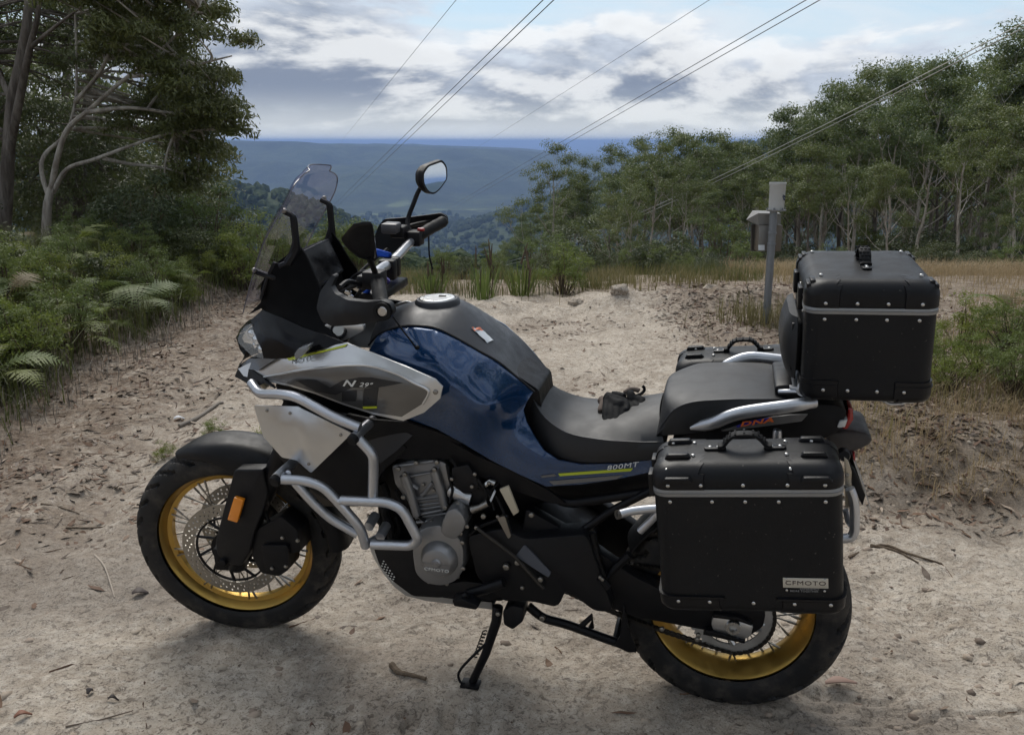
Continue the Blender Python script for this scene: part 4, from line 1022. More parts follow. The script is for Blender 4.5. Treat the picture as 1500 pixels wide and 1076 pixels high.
def pylon():
    c = Vector([(-60.213,190.000,-21.178)][0]); e = empty('pylon', Matrix.Translation(c)); tag(e, 'steel lattice pylon standing in the valley left of the windscreen', 'pylon')
    st_ = simple('galvanised_lattice', (.50, .50, .46), .5, .4)
    arm = [Vector(p) - c for p in [(-61.229,190.000,-21.462),(-62.507,190.000,-16.101),(-62.915,190.000,-14.145),(-60.093,190.000,-21.462),(-57.045,190.000,-16.662),(-56.380,190.000,-15.262),(-63.388,190.000,-14.773),(-56.204,190.000,-14.773),(-56.159,190.000,-14.145),(-58.956,190.000,-21.462),(-61.940,190.000,-21.462)]]
    def strut(nm, a, b, r=.09): MB().tube([a, b], r, 5).build(nm, st_, e)
    for a, b in ((0, 1), (3, 4)):
        for dy in (-.9, .9):
            strut('upright', arm[a] + Vector((0, dy, 0)), arm[b] + Vector((0, dy, 0)))
        for k in range(5):
            p, q = arm[a].lerp(arm[b], k / 5), arm[a].lerp(arm[b], (k + 1) / 5); strut('brace', p + Vector((0, -.9, 0)), q + Vector((0, .9, 0)), .04); strut('brace', p + Vector((0, .9, 0)), q + Vector((0, -.9, 0)), .04)
    strut('upright', arm[1], arm[2]); strut('upright', arm[4], arm[5])
    for dz in (0, .7):
        for dy in (-.5, .5): strut('crossarm', arm[6] + Vector((0, dy, dz)), arm[7] + Vector((0, dy, dz)), .07)
    for k in range(8): strut('brace', arm[6].lerp(arm[7], k / 8) + Vector((0, -.5, 0)), arm[6].lerp(arm[7], (k + 1) / 8) + Vector((0, -.5, .7)), .035)
    strut('crossbar', arm[10], arm[9], .10)
    for q in (arm[10], arm[9]):
        for dy in (-1.2, 1.2): strut('leg', q, Vector((q.x * 1.3, dy, -22)), .10)
    return e
pylon()
cable([(-59.880,190.000,-16.803)][0], [(-33.797,120.000,-13.876)][0], 1.2, .05, 'pale wire sagging from the pylon arm towards the windscreen', wire_pale)
cable([(-54.655,190.000,-16.803)][0], [(-34.761,130.000,-13.607)][0], .6, .05, 'pale wire right of the pylon, nearest the windscreen', wire_pale)
cable([(-64.239,190.000,-20.044)][0], [(-30.311,100.000,-11.979)][0], 1.4, .045, 'lowest pale wire dipping behind the shrubs below the pylon', wire_pale)

# ================================================================== THE MOTORCYCLE
# bike frame: x rearward from the front axle, y away from the camera, z up from the tyre contact line
BM = Matrix([[0.97277, 0.23176, -0.00291, -0.86708], [-0.23133, 0.97004, -0.07415, 2.73239], [-0.01436, 0.07281, 0.99724, 0.01099], [0.0, 0.0, 0.0, 1.0]])
STEER = -0.1496
black_plastic = simple('black_plastic', (.0045, .0045, .006), .46, 0, .28, grain=.25, gscale=700, dust=.02)
black_metal = simple('black_metal', (.006, .006, .0075), .42, .1, .22, dust=.02)
gloss_black = simple('gloss_black', (.005, .005, .006), .20, 0, .16, 0)
rubber = simple('rubber', (.007, .007, .008), .62, 0, .2, grain=.3, gscale=500, dust=.02)
gold = simple('gold_anodised', (.47, .30, .075), .38, .95, .5, dust=.14)
silver_tube = simple('silver_tube', (.56, .575, .61), .36, .9, .5, grain=.08, gscale=600)
alu = simple('brushed_aluminium', (.57, .58, .59), .36, 1.0, .5)
silver_paint = simple('silver_paint', (.66, .66, .655), .33, .8, .5, .35, rvar=.02)
graphite = simple('graphite_paint', (.17, .17, .168), .34, .85, .5, .3, rvar=.02)
dark_grey = simple('dark_grey_plastic', (.024, .026, .032), .42, 0, .5, grain=.2, gscale=800)
mt_grey = simple('print_grey', (.028, .028, .03), .35, .3)
mt_light = simple('print_light_grey', (.16, .16, .16), .35, .4)
engine_grey = simple('engine_grey', (.27, .27, .275), .40, .75, .5, grain=.2, gscale=300, dust=.06)
chrome = simple('chrome', (.86, .87, .88), .10, 1.0, rvar=.03)
steel = simple('steel', (.58, .57, .55), .28, 1.0)
dull_steel = simple('dull_steel', (.30, .285, .26), .38, 1.0)
dark_steel = simple('dark_steel', (.05, .045, .04), .45, .8)
yellow = simple('acid_yellow', (.50, .56, .03), .4)
print_white = simple('print_pale', (.70, .70, .67), .45)
blue_alu = simple('blue_anodised', (.03, .10, .55), .3, .9)
red_plastic = simple('red_lens', (.35, .012, .012), .15, 0, .6, .5)
clear_white = simple('white_lens', (.62, .62, .6), .15, 0, .6, .6)
orange_lens = simple('orange_reflector', (.80, .25, .01), .22, 0, .6, .5)
brown_plastic = simple('faded_plastic', (.048, .041, .042), .55, 0, .5, grain=.2, gscale=700, dust=.12)
tan_card = simple('tan_tag', (.50, .44, .33), .6)
warn_white = simple('label_white', (.66, .70, .74), .5)
warn_orange = simple('label_orange', (.75, .22, .12), .5)
print_blue = simple('print_blue', (.03, .03, .35), .5)
print_orange = simple('print_orange', (.80, .17, .03), .5)
def make_seat_mat():
    m = NT('seat_vinyl'); co = m.coord()
    g = m.voro(520, co)
    m.bsdf(m.mix(m.ramp(m.noise(7, 4, .6, co), .35, .7, 0, .35), (.008, .0085, .0105), (.015, .015, .017)), m.ramp(m.noise(14, 4, .6, co), .3, .7, .46, .58), 0, m.bump(g, .25, .0012), .55)
    return m.m
seat_vinyl = make_seat_mat()
def make_blue():
    m = NT('blue_metallic_paint'); co = m.coord()
    fl = m.noise(1400, 1, .5, co)
    c = m.mix(m.ramp(fl, .4, .7), (.002, .024, .082), (.007, .060, .175))
    m.bsdf(c, .22, .45, None, .5, 1.0, .015)
    return m.m
blue_paint = make_blue()
def make_glass(name, col, rough=.02, alpha=.22):
    m = NT(name)
    b = m.bsdf(col, rough, 0, None, .5, 0, Transmission_Weight=0.0, Alpha=alpha)
    return m.m
def make_screen():
    m = NT('clear_screen'); t = m.n.new('ShaderNodeBsdfTransparent'); t.inputs[0].default_value = (.84, .84, .89, 1)
    g = m.n.new('ShaderNodeBsdfGlossy'); g.inputs[0].default_value = (.9, .9, 1, 1); g.inputs['Roughness'].default_value = .03
    fr = m.n.new('ShaderNodeLayerWeight'); fr.inputs[0].default_value = .10; mx = m.n.new('ShaderNodeMixShader')
    k_ = m.math('MULTIPLY_ADD', fr.outputs['Facing'], .10); k_.node.inputs[2].default_value = .06
    m.l.new(k_, mx.inputs[0]); m.l.new(t.outputs[0], mx.inputs[1]); m.l.new(g.outputs[0], mx.inputs[2]); m.l.new(mx.outputs[0], m.out.inputs['Surface'])
    return m.m
screen_mat = make_screen()
lens_mat = make_glass('clear_lens', (.80, .83, .85), .03, .16)
mirror_mat = simple('mirror_glass', (.72, .74, .74), .02, 1.0, rvar=0)
def make_tyre_mat():
    m = NT('tyre_rubber'); co = m.coord()
    d = m.noise(13, 6, .65, co)
    c = m.mix(m.ramp(d, .42, .72, 0, .45), (.010, .010, .011), (.13, .11, .09))
    m.bsdf(c, m.ramp(d, .3, .7, .55, .85), 0, m.bump(m.noise(260, 3, .6, co), .25, .002), .35)
    return m.m
tyre_mat = make_tyre_mat()

bike = empty('motorcycle', BM)
tag(bike, 'blue and silver adventure motorcycle with gold wire wheels parked on sand', 'motorcycle')
def part(mb, name, mat, parent=None, bevel=0, **k):
    return mb.build(name, mat, parent if parent is not None else bike, bevel, **k)

def part_lr(mb, name, mat, parent=None, bevel=0):
    """a part and its mirror image on the other side"""
    a_ = MB().add(mb.v, mb.f); b_ = MB().add([(x, -y, z) for x, y, z in mb.v], [tuple(reversed(f)) for f in mb.f])
    part(b_, name, mat, parent, bevel); return part(a_, name, mat, parent, bevel)
# bolts share one mesh
_b = MB().lathe([(0, .0045), (.0035, .0045), (.0065, .003), (.0075, 0), (.0075, -.004)], (0, 0, 0), (0, -1, 0), 12)
_b.add(*[[(0.0032 * math.cos(a * math.pi / 3), -.0046, .0032 * math.sin(a * math.pi / 3)) for a in range(6)], [tuple(range(6))]])
BOLT = _b.mesh('bolt'); BOLT.materials.append(dull_steel)
def bolt(p, s=1.0, parent=None, rot=None, name='bolt', mesh=None):
    o = link(name, mesh or BOLT, parent if parent is not None else bike); s *= .78
    M = Matrix.Translation(p) @ (rot.to_4x4() if rot is not None else Matrix.Identity(4)) @ Matrix.Diagonal((s, s, s, 1))
    o.matrix_basis = M
    return o

# free-form panels: outline + control points, y interpolated
class Surf:
    """thin-plate spline y(x, z) through the given points"""
    def __init__(s, pts, ctrl=()):
        P = np.array([tuple(p) for p in pts]); k = max(1, len(P) // 70); P = P[::k]
        if len(ctrl): P = np.vstack([P, np.array([tuple(p) for p in ctrl])])
        s.c = P[:, [0, 2]]; n = len(P); K = s.phi(((s.c[:, None] - s.c[None]) ** 2).sum(-1)) + np.eye(n) * 7e-4
        A = np.zeros((n + 3, n + 3)); A[:n, :n] = K; A[:n, n] = 1; A[:n, n + 1:] = s.c; A[n, :n] = 1; A[n + 1:, :n] = s.c.T
        s.w = np.linalg.lstsq(A, np.concatenate([P[:, 1], np.zeros(3)]), rcond=None)[0]
    @staticmethod
    def phi(d2): return .5 * d2 * np.log(d2 + 1e-12)
    def __call__(s, x, z):
        d2 = ((s.c - np.array([x, z])) ** 2).sum(-1); w = s.w
        return float((w[:-3] * s.phi(d2)).sum() + w[-3] + w[-2] * x + w[-1] * z)
def densify(pts, step):
    out = []
    for i in range(len(pts)):
        a, b = Vector(pts[i]), Vector(pts[(i + 1) % len(pts)])
        n = max(1, int(((b - a).length) / step))
        out += [a.lerp(b, j / n) for j in range(n)]
    return out
def fillet_closed(pts, r=.01, k=3):
    P = [Vector(p) for p in pts]; out = []; n = len(P)
    for i in range(n):
        a, b, c = P[i - 1], P[i], P[(i + 1) % n]
        t = min(r, (a - b).length * .4, (c - b).length * .4)
        s_, e_ = b + (a - b).normalized() * t, b + (c - b).normalized() * t
        for j in range(k + 1):
            u = j / k; out.append(s_ * (1 - u) ** 2 + b * 2 * u * (1 - u) + e_ * u * u)
    return out
def inside(x, z, poly):
    c = False; n = len(poly)
    for i in range(n):
        x1, z1, x2, z2 = poly[i - 1][0], poly[i - 1][2], poly[i][0], poly[i][2]
        if (z1 > z) != (z2 > z) and x < (x2 - x1) * (z - z1) / (z2 - z1) + x1: c = not c
    return c
def panel(outline, ctrl=(), thick=.004, step=.014, surf=None, off=0.0, mirror=False, smooth=True):
    out = []
    for p in densify(outline, step):
        if not out or (p - out[-1]).length > .0012: out.append(p)
    if (out[0] - out[-1]).length < .0012: out.pop()
    S_ = surf or Surf(out, ctrl)
    xs = [p[0] for p in out]; zs = [p[2] for p in out]
    v2 = [Vector((p[0], p[2])) for p in out]; n = len(v2)
    x = min(xs) + step * .5
    while x < max(xs):
        z = min(zs) + step * .5
        while z < max(zs):
            if inside(x, z, out):
                if min((x - a[0]) ** 2 + (z - a[2]) ** 2 for a in out) > (step * .45) ** 2: v2.append(Vector((x, z)))
            z += step
        x += step
    vv, _, ff, *_ = geometry.delaunay_2d_cdt(v2, [(i, (i + 1) % n) for i in range(n)], [], 1, 1e-6)
    ys = [S_(p[0], p[1]) for p in vv]
    mb = MB(); m = len(vv)
    vs_ = [(p[0], ys[i] - off, p[1]) for i, p in enumerate(vv)]
    bk = [(p[0], ys[i] - off + thick, p[1]) for i, p in enumerate(vv)]
    fs = [tuple(f) for f in ff] + [tuple(i + m for i in reversed(f)) for f in ff]
    cnt = {}
    for f in ff:
        for i in range(len(f)):
            e = (f[i - 1], f[i]); cnt[tuple(sorted(e))] = None if tuple(sorted(e)) in cnt else e
    for e in cnt.values():
        if e: fs.append((e[0], e[1], e[1] + m, e[0] + m))
    mb.add(vs_ + bk, fs)
    if mirror: mb.mirror()
    mb.surf = S_
    return mb
def stripe(outline, surf, mat, name, parent, off=.0025, thick=.0015, step=.012):
    return panel(outline, (), thick, step, surf, off).build(name, mat, parent)
def letters(txt, c, size, surf, mat, name, parent, dirx=(1, 0, 0), off=.003, shear=0.0, stretch=1.0, bold=0.0):
    """lettering that follows a panel's surface"""
    c = Vector(c); X = Vector(dirx).normalized(); Z = Vector((0, -1, 0)); Y = Z.cross(X)
    M = Matrix((( X.x, Y.x, Z.x, c.x), (X.y, Y.y, Z.y, c.y), (X.z, Y.z, Z.z, c.z), (0, 0, 0, 1)))
    me = text_mesh(txt, size, M, .0005, shear, stretch, bold)
    if surf is not None:
        for v in me.vertices: v.co.y = surf(v.co.x, v.co.z) - off + (v.co.y - c.y)
    me.materials.clear(); me.materials.append(mat)
    return link(name, me, parent)

# ---- steering: everything on the fork turns together -------------------------
AXIS = Vector((math.sin(R_(26)), 0, math.cos(R_(26)))); PIV = Vector((.04, 0, .33))
STM = Matrix.Translation(PIV) @ Matrix.Rotation(-STEER, 4, AXIS) @ Matrix.Translation(-PIV)

def tyre_mesh(c, R, w, rim_r, tread):
    n, m = tread * 12, 34; mb = MB(); prof = []
    for j in range(m):
        t = -1 + 2 * j / (m - 1); a = t * 2.05
        y = w * .5 * math.sin(a * .76) / math.sin(2.05 * .76)
        rr = rim_r + .004 + (R - rim_r - .004) * (math.cos(a * .62) - math.cos(2.05 * .62)) / (1 - math.cos(2.05 * .62))
        # bulged sidewall, round crown
        y = w * .5 * math.copysign(min(1.0, abs(math.sin(abs(t) ** .85 * math.pi * .62)) / 1.0), t) if abs(t) < .999 else math.copysign(w * .43, t)
        prof.append((t, y, rr))
    vs = []
    for i in range(n):
        a = 2 * math.pi * i / n
        for (t, y, rr) in prof:
            r = rr
            yy = y
            if abs(t) < .58:
                s = (a * tread / (2 * math.pi)) + abs(t) * 2.2 + (.5 if t > 0 else 0)
                fr = s - math.floor(s)
                if fr < .22 and abs(t) > .04: r -= .008; yy = y * (1 - .34 * abs(t))
                elif abs(t) > .40: r += .001
                if abs(abs(t) - .16) < .025 and (int(math.floor(s)) % 2): r -= .006
            vs.append((c[0] + r * math.cos(a), c[1] + yy, c[2] + r * math.sin(a)))
    fs = []
    for i in range(n):
        for j in range(m - 1):
            fs.append((i * m + j, i * m + j + 1, ((i + 1) % n) * m + j + 1, ((i + 1) % n) * m + j))
    return mb.add(vs, fs)
def rim_prof(r, w):
    h = w * .5
    # outer flange -> barrel with a centre well -> other flange, closed loop
    return [(r, -h), (r + .002, -h + .004), (r - .010, -h + .010), (r - .014, -h + .022), (r - .026, -h * .35), (r - .027, h * .35), (r - .014, h - .022), (r - .010, h - .010), (r + .002, h - .004), (r, h),
            (r - .006, h + .002), (r - .014, h - .006), (r - .022, h - .022), (r - .036, h * .3), (r - .036, -h * .3), (r - .022, -h + .022), (r - .014, -h + .006), (r - .006, -h - .002)]
def disc_mesh(c, y, r0, r1, th=.0045, n=150, holes=True):
    mb = MB(); rad = [r0 + (r1 - r0) * k / 6 for k in range(7)]; vs = []; fs = []
    for s in (0, 1):
        for i in range(n):
            a = 2 * math.pi * i / n
            for r in rad: vs.append((c[0] + r * math.cos(a), y + s * th, c[2] + r * math.sin(a)))
    def gone(i, k):
        if not holes: return False
        return (k == 1 and i % 6 == 0) or (k == 2 and i % 6 == 2) or (k == 3 and i % 6 == 4) or (k == 4 and i % 6 == 1)
    N = n * 7
    for i in range(n):
        i2 = (i + 1) % n
        for k in range(6):
            q = (i * 7 + k, i * 7 + k + 1, i2 * 7 + k + 1, i2 * 7 + k)
            if gone(i, k):
                for a_, b_ in ((0, 1), (1, 2), (2, 3), (3, 0)): fs.append((q[a_], q[b_], q[b_] + N, q[a_] + N))
            else:
                fs.append(q); fs.append(tuple(x + N for x in reversed(q)))
        for k in (0, 6): fs.append((i * 7 + k, i2 * 7 + k, i2 * 7 + k + N, i * 7 + k + N))
    return mb.add(vs, fs)
def wheel(name, c, R, w, rim_r, rim_w, tread, M, hub_r, nsp=36):
    c = Vector(c)
    hub = MB().lathe([(0, -.06), (.020, -.06), (.024, -.052), (hub_r, -.045), (hub_r, -.036), (.030, -.026), (.030, .026), (hub_r, .036), (hub_r, .045), (.024, .052), (.020, .06), (0, .06)], c, (0, 1, 0), 36).xf(M)
    W = part(hub, name, black_metal)
    part(tyre_mesh(c, R, w, rim_r - .008, tread).xf(M), 'tyre', tyre_mat, W)
    part(MB().lathe(rim_prof(rim_r, rim_w), c, (0, 1, 0), 96, True).xf(M), 'rim', gold, W)
    # four kinds of spoke, copied round the wheel
    kinds = []
    for side in (-1, 1):
        for d in (-1, 1):
            a = d * R_(34)
            p0 = Vector((hub_r * .93 * math.cos(a), side * .041, hub_r * .93 * math.sin(a)))
            p1 = Vector(((rim_r - .030) , side * .012, 0))
            me = MB().tube([p0, p0.lerp(p1, .8), p0.lerp(p1, .82), p1], [.0021, .0021, .0036, .0036], 6).mesh('spoke')
            me.materials.append(dull_steel); kinds.append(me)
    for i in range(nsp):
        o = link('spoke', kinds[i % 4], W)
        o.matrix_basis = M @ Matrix.Translation(c) @ Matrix.Rotation(2 * math.pi * i / nsp + (.03 if i % 4 in (0, 3) else -.03), 4, 'Y')
    return W

# ---- front wheel ---------------------------------------------------------------
fc = (0, 0, .33)
FW = wheel('front_wheel', fc, .331, .116, .255, .074, 26, STM, .052)
for s in (-1, 1):
    y = s * .068
    part(disc_mesh(fc, y - .002, .122, .160).xf(STM), 'brake_disc', dull_steel, FW)
    car = MB().lathe([(.052, y - .004), (.066, y - .004), (.066, y + .004), (.052, y + .004)], fc, (0, 1, 0), 40, True)
    car.lathe([(.110, y - .003), (.116, y - .003), (.116, y + .003), (.110, y + .003)], fc, (0, 1, 0), 60, True)
    for k in range(10):
        a = 2 * math.pi * k / 10; a2 = a + .25
        car.tube([(.064 * math.cos(a), y, .33 + .064 * math.sin(a)), (.112 * math.cos(a2), y, .33 + .112 * math.sin(a2))], .0045, 6)
    part(car.xf(STM), 'disc_carrier', black_metal, FW)
    for k in range(10):
        a2 = 2 * math.pi * k / 10 + .25
        p = STM @ Vector((.119 * math.cos(a2), y + s * .003, .33 + .119 * math.sin(a2)))
        bolt(p, .9, FW, name='disc_button')
vv = MB().cyl((.222 * math.cos(2.80), -.03, .33 - .222 * math.sin(2.80) * -1 - .15), (.20 * math.cos(2.80), -.045, .33 - .06), .004, .003, 8)
# valve stem on the rim, lower left
a = R_(196)
vv = MB().cyl((.221 * math.cos(a), -.004, .33 + .221 * math.sin(a)), (.190 * math.cos(a), -.020, .33 + .190 * math.sin(a)), .0052, .0042, 8).xf(STM)
part(vv, 'valve', gold, FW)

# ---- fork ------------------------------------------------------------------------
fk = MB()
up = Vector((math.sin(R_(26)), 0, math.cos(R_(26))))
base = Vector((.030, 0, .315))
for s in (-1, 1):
    b0 = base + Vector((0, s * .103, 0))
    fk.tube([b0 - up * .03, b0 + up * .30], [.027, .024], 14)
    fk.tube([b0 + up * .26, b0 + up * .80], [.030, .028], 14)
    fk.box(b0 + Vector((-.02, 0, .012)), (.09, .045, .075))
fk.tube([(0, -.15, .33), (0, .15, .33)], .013, 12)
fk.box(base + up * .60, (.10, .26, .05), Matrix.Rotation(R_(26), 3, 'Y'))
part(fk.xf(STM), 'fork', black_metal, bevel=.003)
for s in (-1, 1):
    g = MB().prism([(p[0], 0, p[2]) for p in fillet_closed([(0.0881,-0.1400,0.6350),(0.0573,-0.1400,0.5526),(0.0234,-0.1400,0.4603),(-0.0042,-0.1400,0.3818),(-0.0023,-0.1400,0.3400),(0.0309,-0.1400,0.3137),(0.0754,-0.1400,0.3096),(0.1110,-0.1400,0.3661),(0.1320,-0.1400,0.4288),(0.1744,-0.1400,0.5221),(0.1902,-0.1400,0.5672),(0.1835,-0.1400,0.6236),(0.1819,-0.1400,0.6447)], .012)], s * .118 - .022, s * .118 + .026)
    gd = part(g, 'fork_guard', black_plastic, bevel=.008, seg=3)
rf = MB().prism([(0.0911,-0.1500,0.5567),(0.1214,-0.1500,0.5500),(0.0923,-0.1500,0.4722),(0.0600,-0.1500,0.4787)], -.162, -.147)
part(rf, 'reflector', orange_lens, bevel=.003)
cal = MB().prism(fillet_closed([(0.1215,-0.1000,0.4290),(0.2189,-0.1000,0.4927),(0.2696,-0.1000,0.4506),(0.2748,-0.1000,0.3802),(0.2337,-0.1000,0.3674),(0.2291,-0.1000,0.3133),(0.1934,-0.1000,0.2854),(0.1340,-0.1000,0.2891),(0.1093,-0.1000,0.3438)], .01), -.128, -.052)
cal.prism(fillet_closed([(0.1515,-0.1000,0.3949),(0.2406,-0.1000,0.4060),(0.2375,-0.1000,0.3260),(0.1578,-0.1000,0.3039)], .012), -.142, -.1275)
C_ = part(cal, 'brake_caliper', black_metal, bevel=.004)
for q in [(0.2261,-0.1450,0.4304),(0.2292,-0.1450,0.3345),(0.1828,-0.1450,0.3215),(0.2752,-0.1450,0.4270)]: bolt(Vector(q), 1.0, C_)
hose = cr([(0.1750,-0.1100,0.4332),(0.1540,-0.1100,0.5197),(0.1720,-0.1100,0.5944),(0.1955,-0.1100,0.6541),(0.2144,-0.1100,0.7054)], 6)
part(MB().tube(hose, .005, 8), 'brake_hose', rubber)

# ---- front mudguard ----------------------------------------------------------------
rings = []
for k in range(25):
    t = k / 24; a = R_(118 - 116 * t)
    R1 = .356 + .016 * t - .010 * math.exp(-((t - 0) / .08) ** 2)
    wd = (.060 + .018 * math.sin(min(1, t * 2.2) * math.pi * .5)) * (.45 + .55 * min(1, t * 7)); dp = .022 + .055 * math.exp(-((t - .36) / .14) ** 2) + .02 * t
    d = Vector((math.cos(a), 0, math.sin(a))); cc = Vector(fc)
    ring = []
    for q in range(-6, 7):
        u = q / 6; yy = wd * math.copysign(min(1, abs(u) * 1.25), u)
        drop = dp * max(0, (abs(u) - .55) / .45) ** 1.5 + .012 * u * u
        ring.append(cc + d * (R1 - drop) + Vector((0, yy, 0)))
    for q in range(6, -7, -1):
        u = q / 6; yy = (wd - .004) * math.copysign(min(1, abs(u) * 1.25), u)
        drop = dp * max(0, (abs(u) - .55) / .45) ** 1.5 + .012 * u * u
        ring.append(cc + d * (R1 - drop - .004) + Vector((0, yy, 0)))
    rings.append(ring)
part(MB().loft(rings).xf(STM), 'front_mudguard', black_plastic)

# ---- frame core, radiator, engine -----------------------------------------------------
core = MB().prism(fillet_closed([(0.5063,-0.0800,0.8356),(0.6589,-0.0800,0.8486),(0.8151,-0.0800,0.7504),(1.0092,-0.0800,0.6772),(1.2969,-0.0800,0.7276),(1.3087,-0.0800,0.6686),(1.1623,-0.0800,0.6216),(0.9710,-0.0800,0.6000),(0.9616,-0.0800,0.4812),(0.9011,-0.0800,0.2996),(0.5968,-0.0800,0.2984),(0.5136,-0.0800,0.3682),(0.5074,-0.0800,0.5807)], .02), -.085, .085)
core.prism(fillet_closed([(0.2280,-0.1200,0.9092),(0.3770,-0.1200,0.9509),(0.5575,-0.1200,0.9347),(0.7122,-0.1200,0.8680),(0.6302,-0.1200,0.7800),(0.5218,-0.1200,0.8274),(0.3687,-0.1200,0.8387),(0.2632,-0.1200,0.8297)], .02), -.12, .12)
FR = part(core, 'frame', black_metal, bevel=.006)
part_lr(MB().tube(fillet([(0.8081,-0.1400,0.7690),(0.9551,-0.1400,0.6909),(1.0786,-0.1400,0.6349),(1.1444,-0.1400,0.6532),(1.3198,-0.1400,0.7023)], .05), .013, 10), 'frame_rail', black_metal)
part_lr(MB().tube(fillet([(1.1150,-0.1500,0.5589),(1.1475,-0.1500,0.5873),(1.2007,-0.1500,0.6358),(1.3149,-0.1500,0.7134)], .05), .011, 10), 'subframe_strut', black_metal)
rad = MB().prism(fillet_closed([(0.2426,-0.1900,0.8539),(0.3725,-0.1900,0.8649),(0.5554,-0.1900,0.8253),(0.6550,-0.1900,0.7808),(0.5728,-0.1900,0.7018),(0.5387,-0.1900,0.6257),(0.4036,-0.1900,0.5937),(0.3241,-0.1900,0.6445),(0.2446,-0.1900,0.7413)], .02), -.195, -.17)
part(rad, 'radiator_shroud', black_plastic, bevel=.004)
part(MB().prism([(0.2953,-0.1000,0.8250),(0.4999,-0.1000,0.7598),(0.4785,-0.1000,0.5651),(0.3382,-0.1000,0.5494)], -.15, .15), 'radiator', dark_steel)
part(panel([(0.5252,-0.2050,0.7922),(0.6028,-0.2050,0.8465),(0.6706,-0.2050,0.8232),(0.6225,-0.2050,0.7734),(0.5745,-0.2050,0.7327)], (), .006), 'shroud_facet', dark_grey)
lowshroud = panel(fillet_closed([(0.4849,-0.2150,0.8731),(0.5719,-0.2200,0.8642),(0.6602,-0.2150,0.8640),(0.7450,-0.2050,0.8374),(0.7988,-0.1900,0.8119),(0.7857,-0.1700,0.7526),(0.7066,-0.1700,0.7416),(0.6055,-0.1800,0.7390),(0.5524,-0.1900,0.7188),(0.5248,-0.2050,0.7859)], .01), (), .01)
part(lowshroud, 'lower_side_panel', black_plastic)
lp2 = panel(fillet_closed([(0.7519,-0.1950,0.8217),(0.8434,-0.1850,0.7708),(0.9409,-0.1750,0.7321),(1.0385,-0.1650,0.6786),(1.0821,-0.1600,0.6451),(1.0379,-0.1600,0.6431),(0.9496,-0.1650,0.6688),(0.8383,-0.1700,0.7072),(0.7591,-0.1700,0.7410)], .008), (), .01)
part(lp2, 'side_trim_panel', black_plastic)

EN = part(MB().prism(fillet_closed([(0.5853,-0.1500,0.7063),(0.6412,-0.1500,0.7245),(0.7143,-0.1500,0.7381),(0.7480,-0.1500,0.7269),(0.7585,-0.1500,0.6673),(0.7371,-0.1500,0.6182),(0.7286,-0.1500,0.5308),(0.6707,-0.1500,0.5238),(0.6477,-0.1500,0.5736),(0.6124,-0.1500,0.6216),(0.5930,-0.1500,0.6496)], .012), -.155, .15), 'engine', engine_grey, bevel=.005)
rib = MB()
rib.tube([(0.6278,-0.1680,0.6870),(0.6440,-0.1680,0.6336),(0.6598,-0.1680,0.5666)], [.014, .014, .012], 10)
rib.tube([(0.7153,-0.1680,0.7107),(0.7298,-0.1680,0.6599),(0.7443,-0.1680,0.6022)], [.014, .014, .012], 10)
rib.tube([(0.6330,-0.1620,0.6658),(0.6648,-0.1620,0.6458)], .006, 8); rib.tube([(0.7081,-0.1620,0.6695),(0.6827,-0.1620,0.6350),(0.6743,-0.1620,0.6277)], .006, 8)
rib.tube([(0.6224,-0.1600,0.6743),(0.7084,-0.1600,0.7002)], .004, 8); rib.tube([(0.6402,-0.1600,0.6079),(0.7305,-0.1600,0.6308)], .004, 8); rib.tube([(0.6507,-0.1600,0.5615),(0.7313,-0.1600,0.5882)], .004, 8)
rib.tube([(0.6561,-0.1600,0.5404),(0.7305,-0.1600,0.5601)], .004, 8); rib.tube([(0.5951,-0.1600,0.7053),(0.7135,-0.1600,0.7340)], .006, 8)
for k in range(7):
    f0, f1 = [(0.6396,-0.1580,0.6112),(0.7360,-0.1580,0.6347)]; f0, f1 = Vector(f0), Vector(f1); dn = (Vector([(0.6552,-0.1580,0.5348)][0]) - f0) * (k / 6.5)
    rib.tube([f0 + dn, f1 + dn * .95], .0030, 6)
part(rib, 'cylinder_ribs', engine_grey, EN)
wr = MB()
for s_ in ([(0.7695,-0.1850,0.7586),(0.7883,-0.1850,0.7279),(0.8112,-0.1850,0.7015),(0.8344,-0.1850,0.6916),(0.8729,-0.1850,0.6586),(0.8880,-0.1850,0.6187)], [(0.7555,-0.1800,0.7346),(0.7624,-0.1800,0.6940),(0.7695,-0.1800,0.6615),(0.7606,-0.1800,0.6227)], [(0.8438,-0.1900,0.7072),(0.8665,-0.1900,0.6685),(0.8582,-0.1900,0.6261),(0.8346,-0.1900,0.6150),(0.8225,-0.1900,0.5967)], [(0.8936,-0.1900,0.6633),(0.9126,-0.1900,0.6240),(0.9240,-0.1900,0.5835),(0.9355,-0.1900,0.5512)], [(0.8057,-0.1700,0.6440),(0.8373,-0.1700,0.6433),(0.8650,-0.1700,0.6589),(0.8964,-0.1700,0.6913)], [(0.8204,-0.2000,0.5423),(0.8524,-0.2000,0.5716),(0.8916,-0.2000,0.5932),(0.9304,-0.2000,0.6144)]):
    part(MB().tube(cr(s_, 6), .0042, 7), 'wiring', rubber, EN)
for q in [(0.8606,-0.2000,0.6021),(0.8405,-0.2000,0.5660),(0.9015,-0.2000,0.6069),(0.9181,-0.2000,0.6080),(0.8308,-0.2000,0.6879),(0.8392,-0.2000,0.7255),(0.8773,-0.2000,0.7031),(0.7906,-0.2000,0.6316),(0.7747,-0.2000,0.7045),(0.8136,-0.2000,0.6007),(0.6842,-0.2000,0.5428),(0.6697,-0.2000,0.4802),(0.7856,-0.2000,0.4075),(0.6991,-0.2000,0.3800),(0.7524,-0.2000,0.3807)]: bolt(Vector(q), .95, EN)
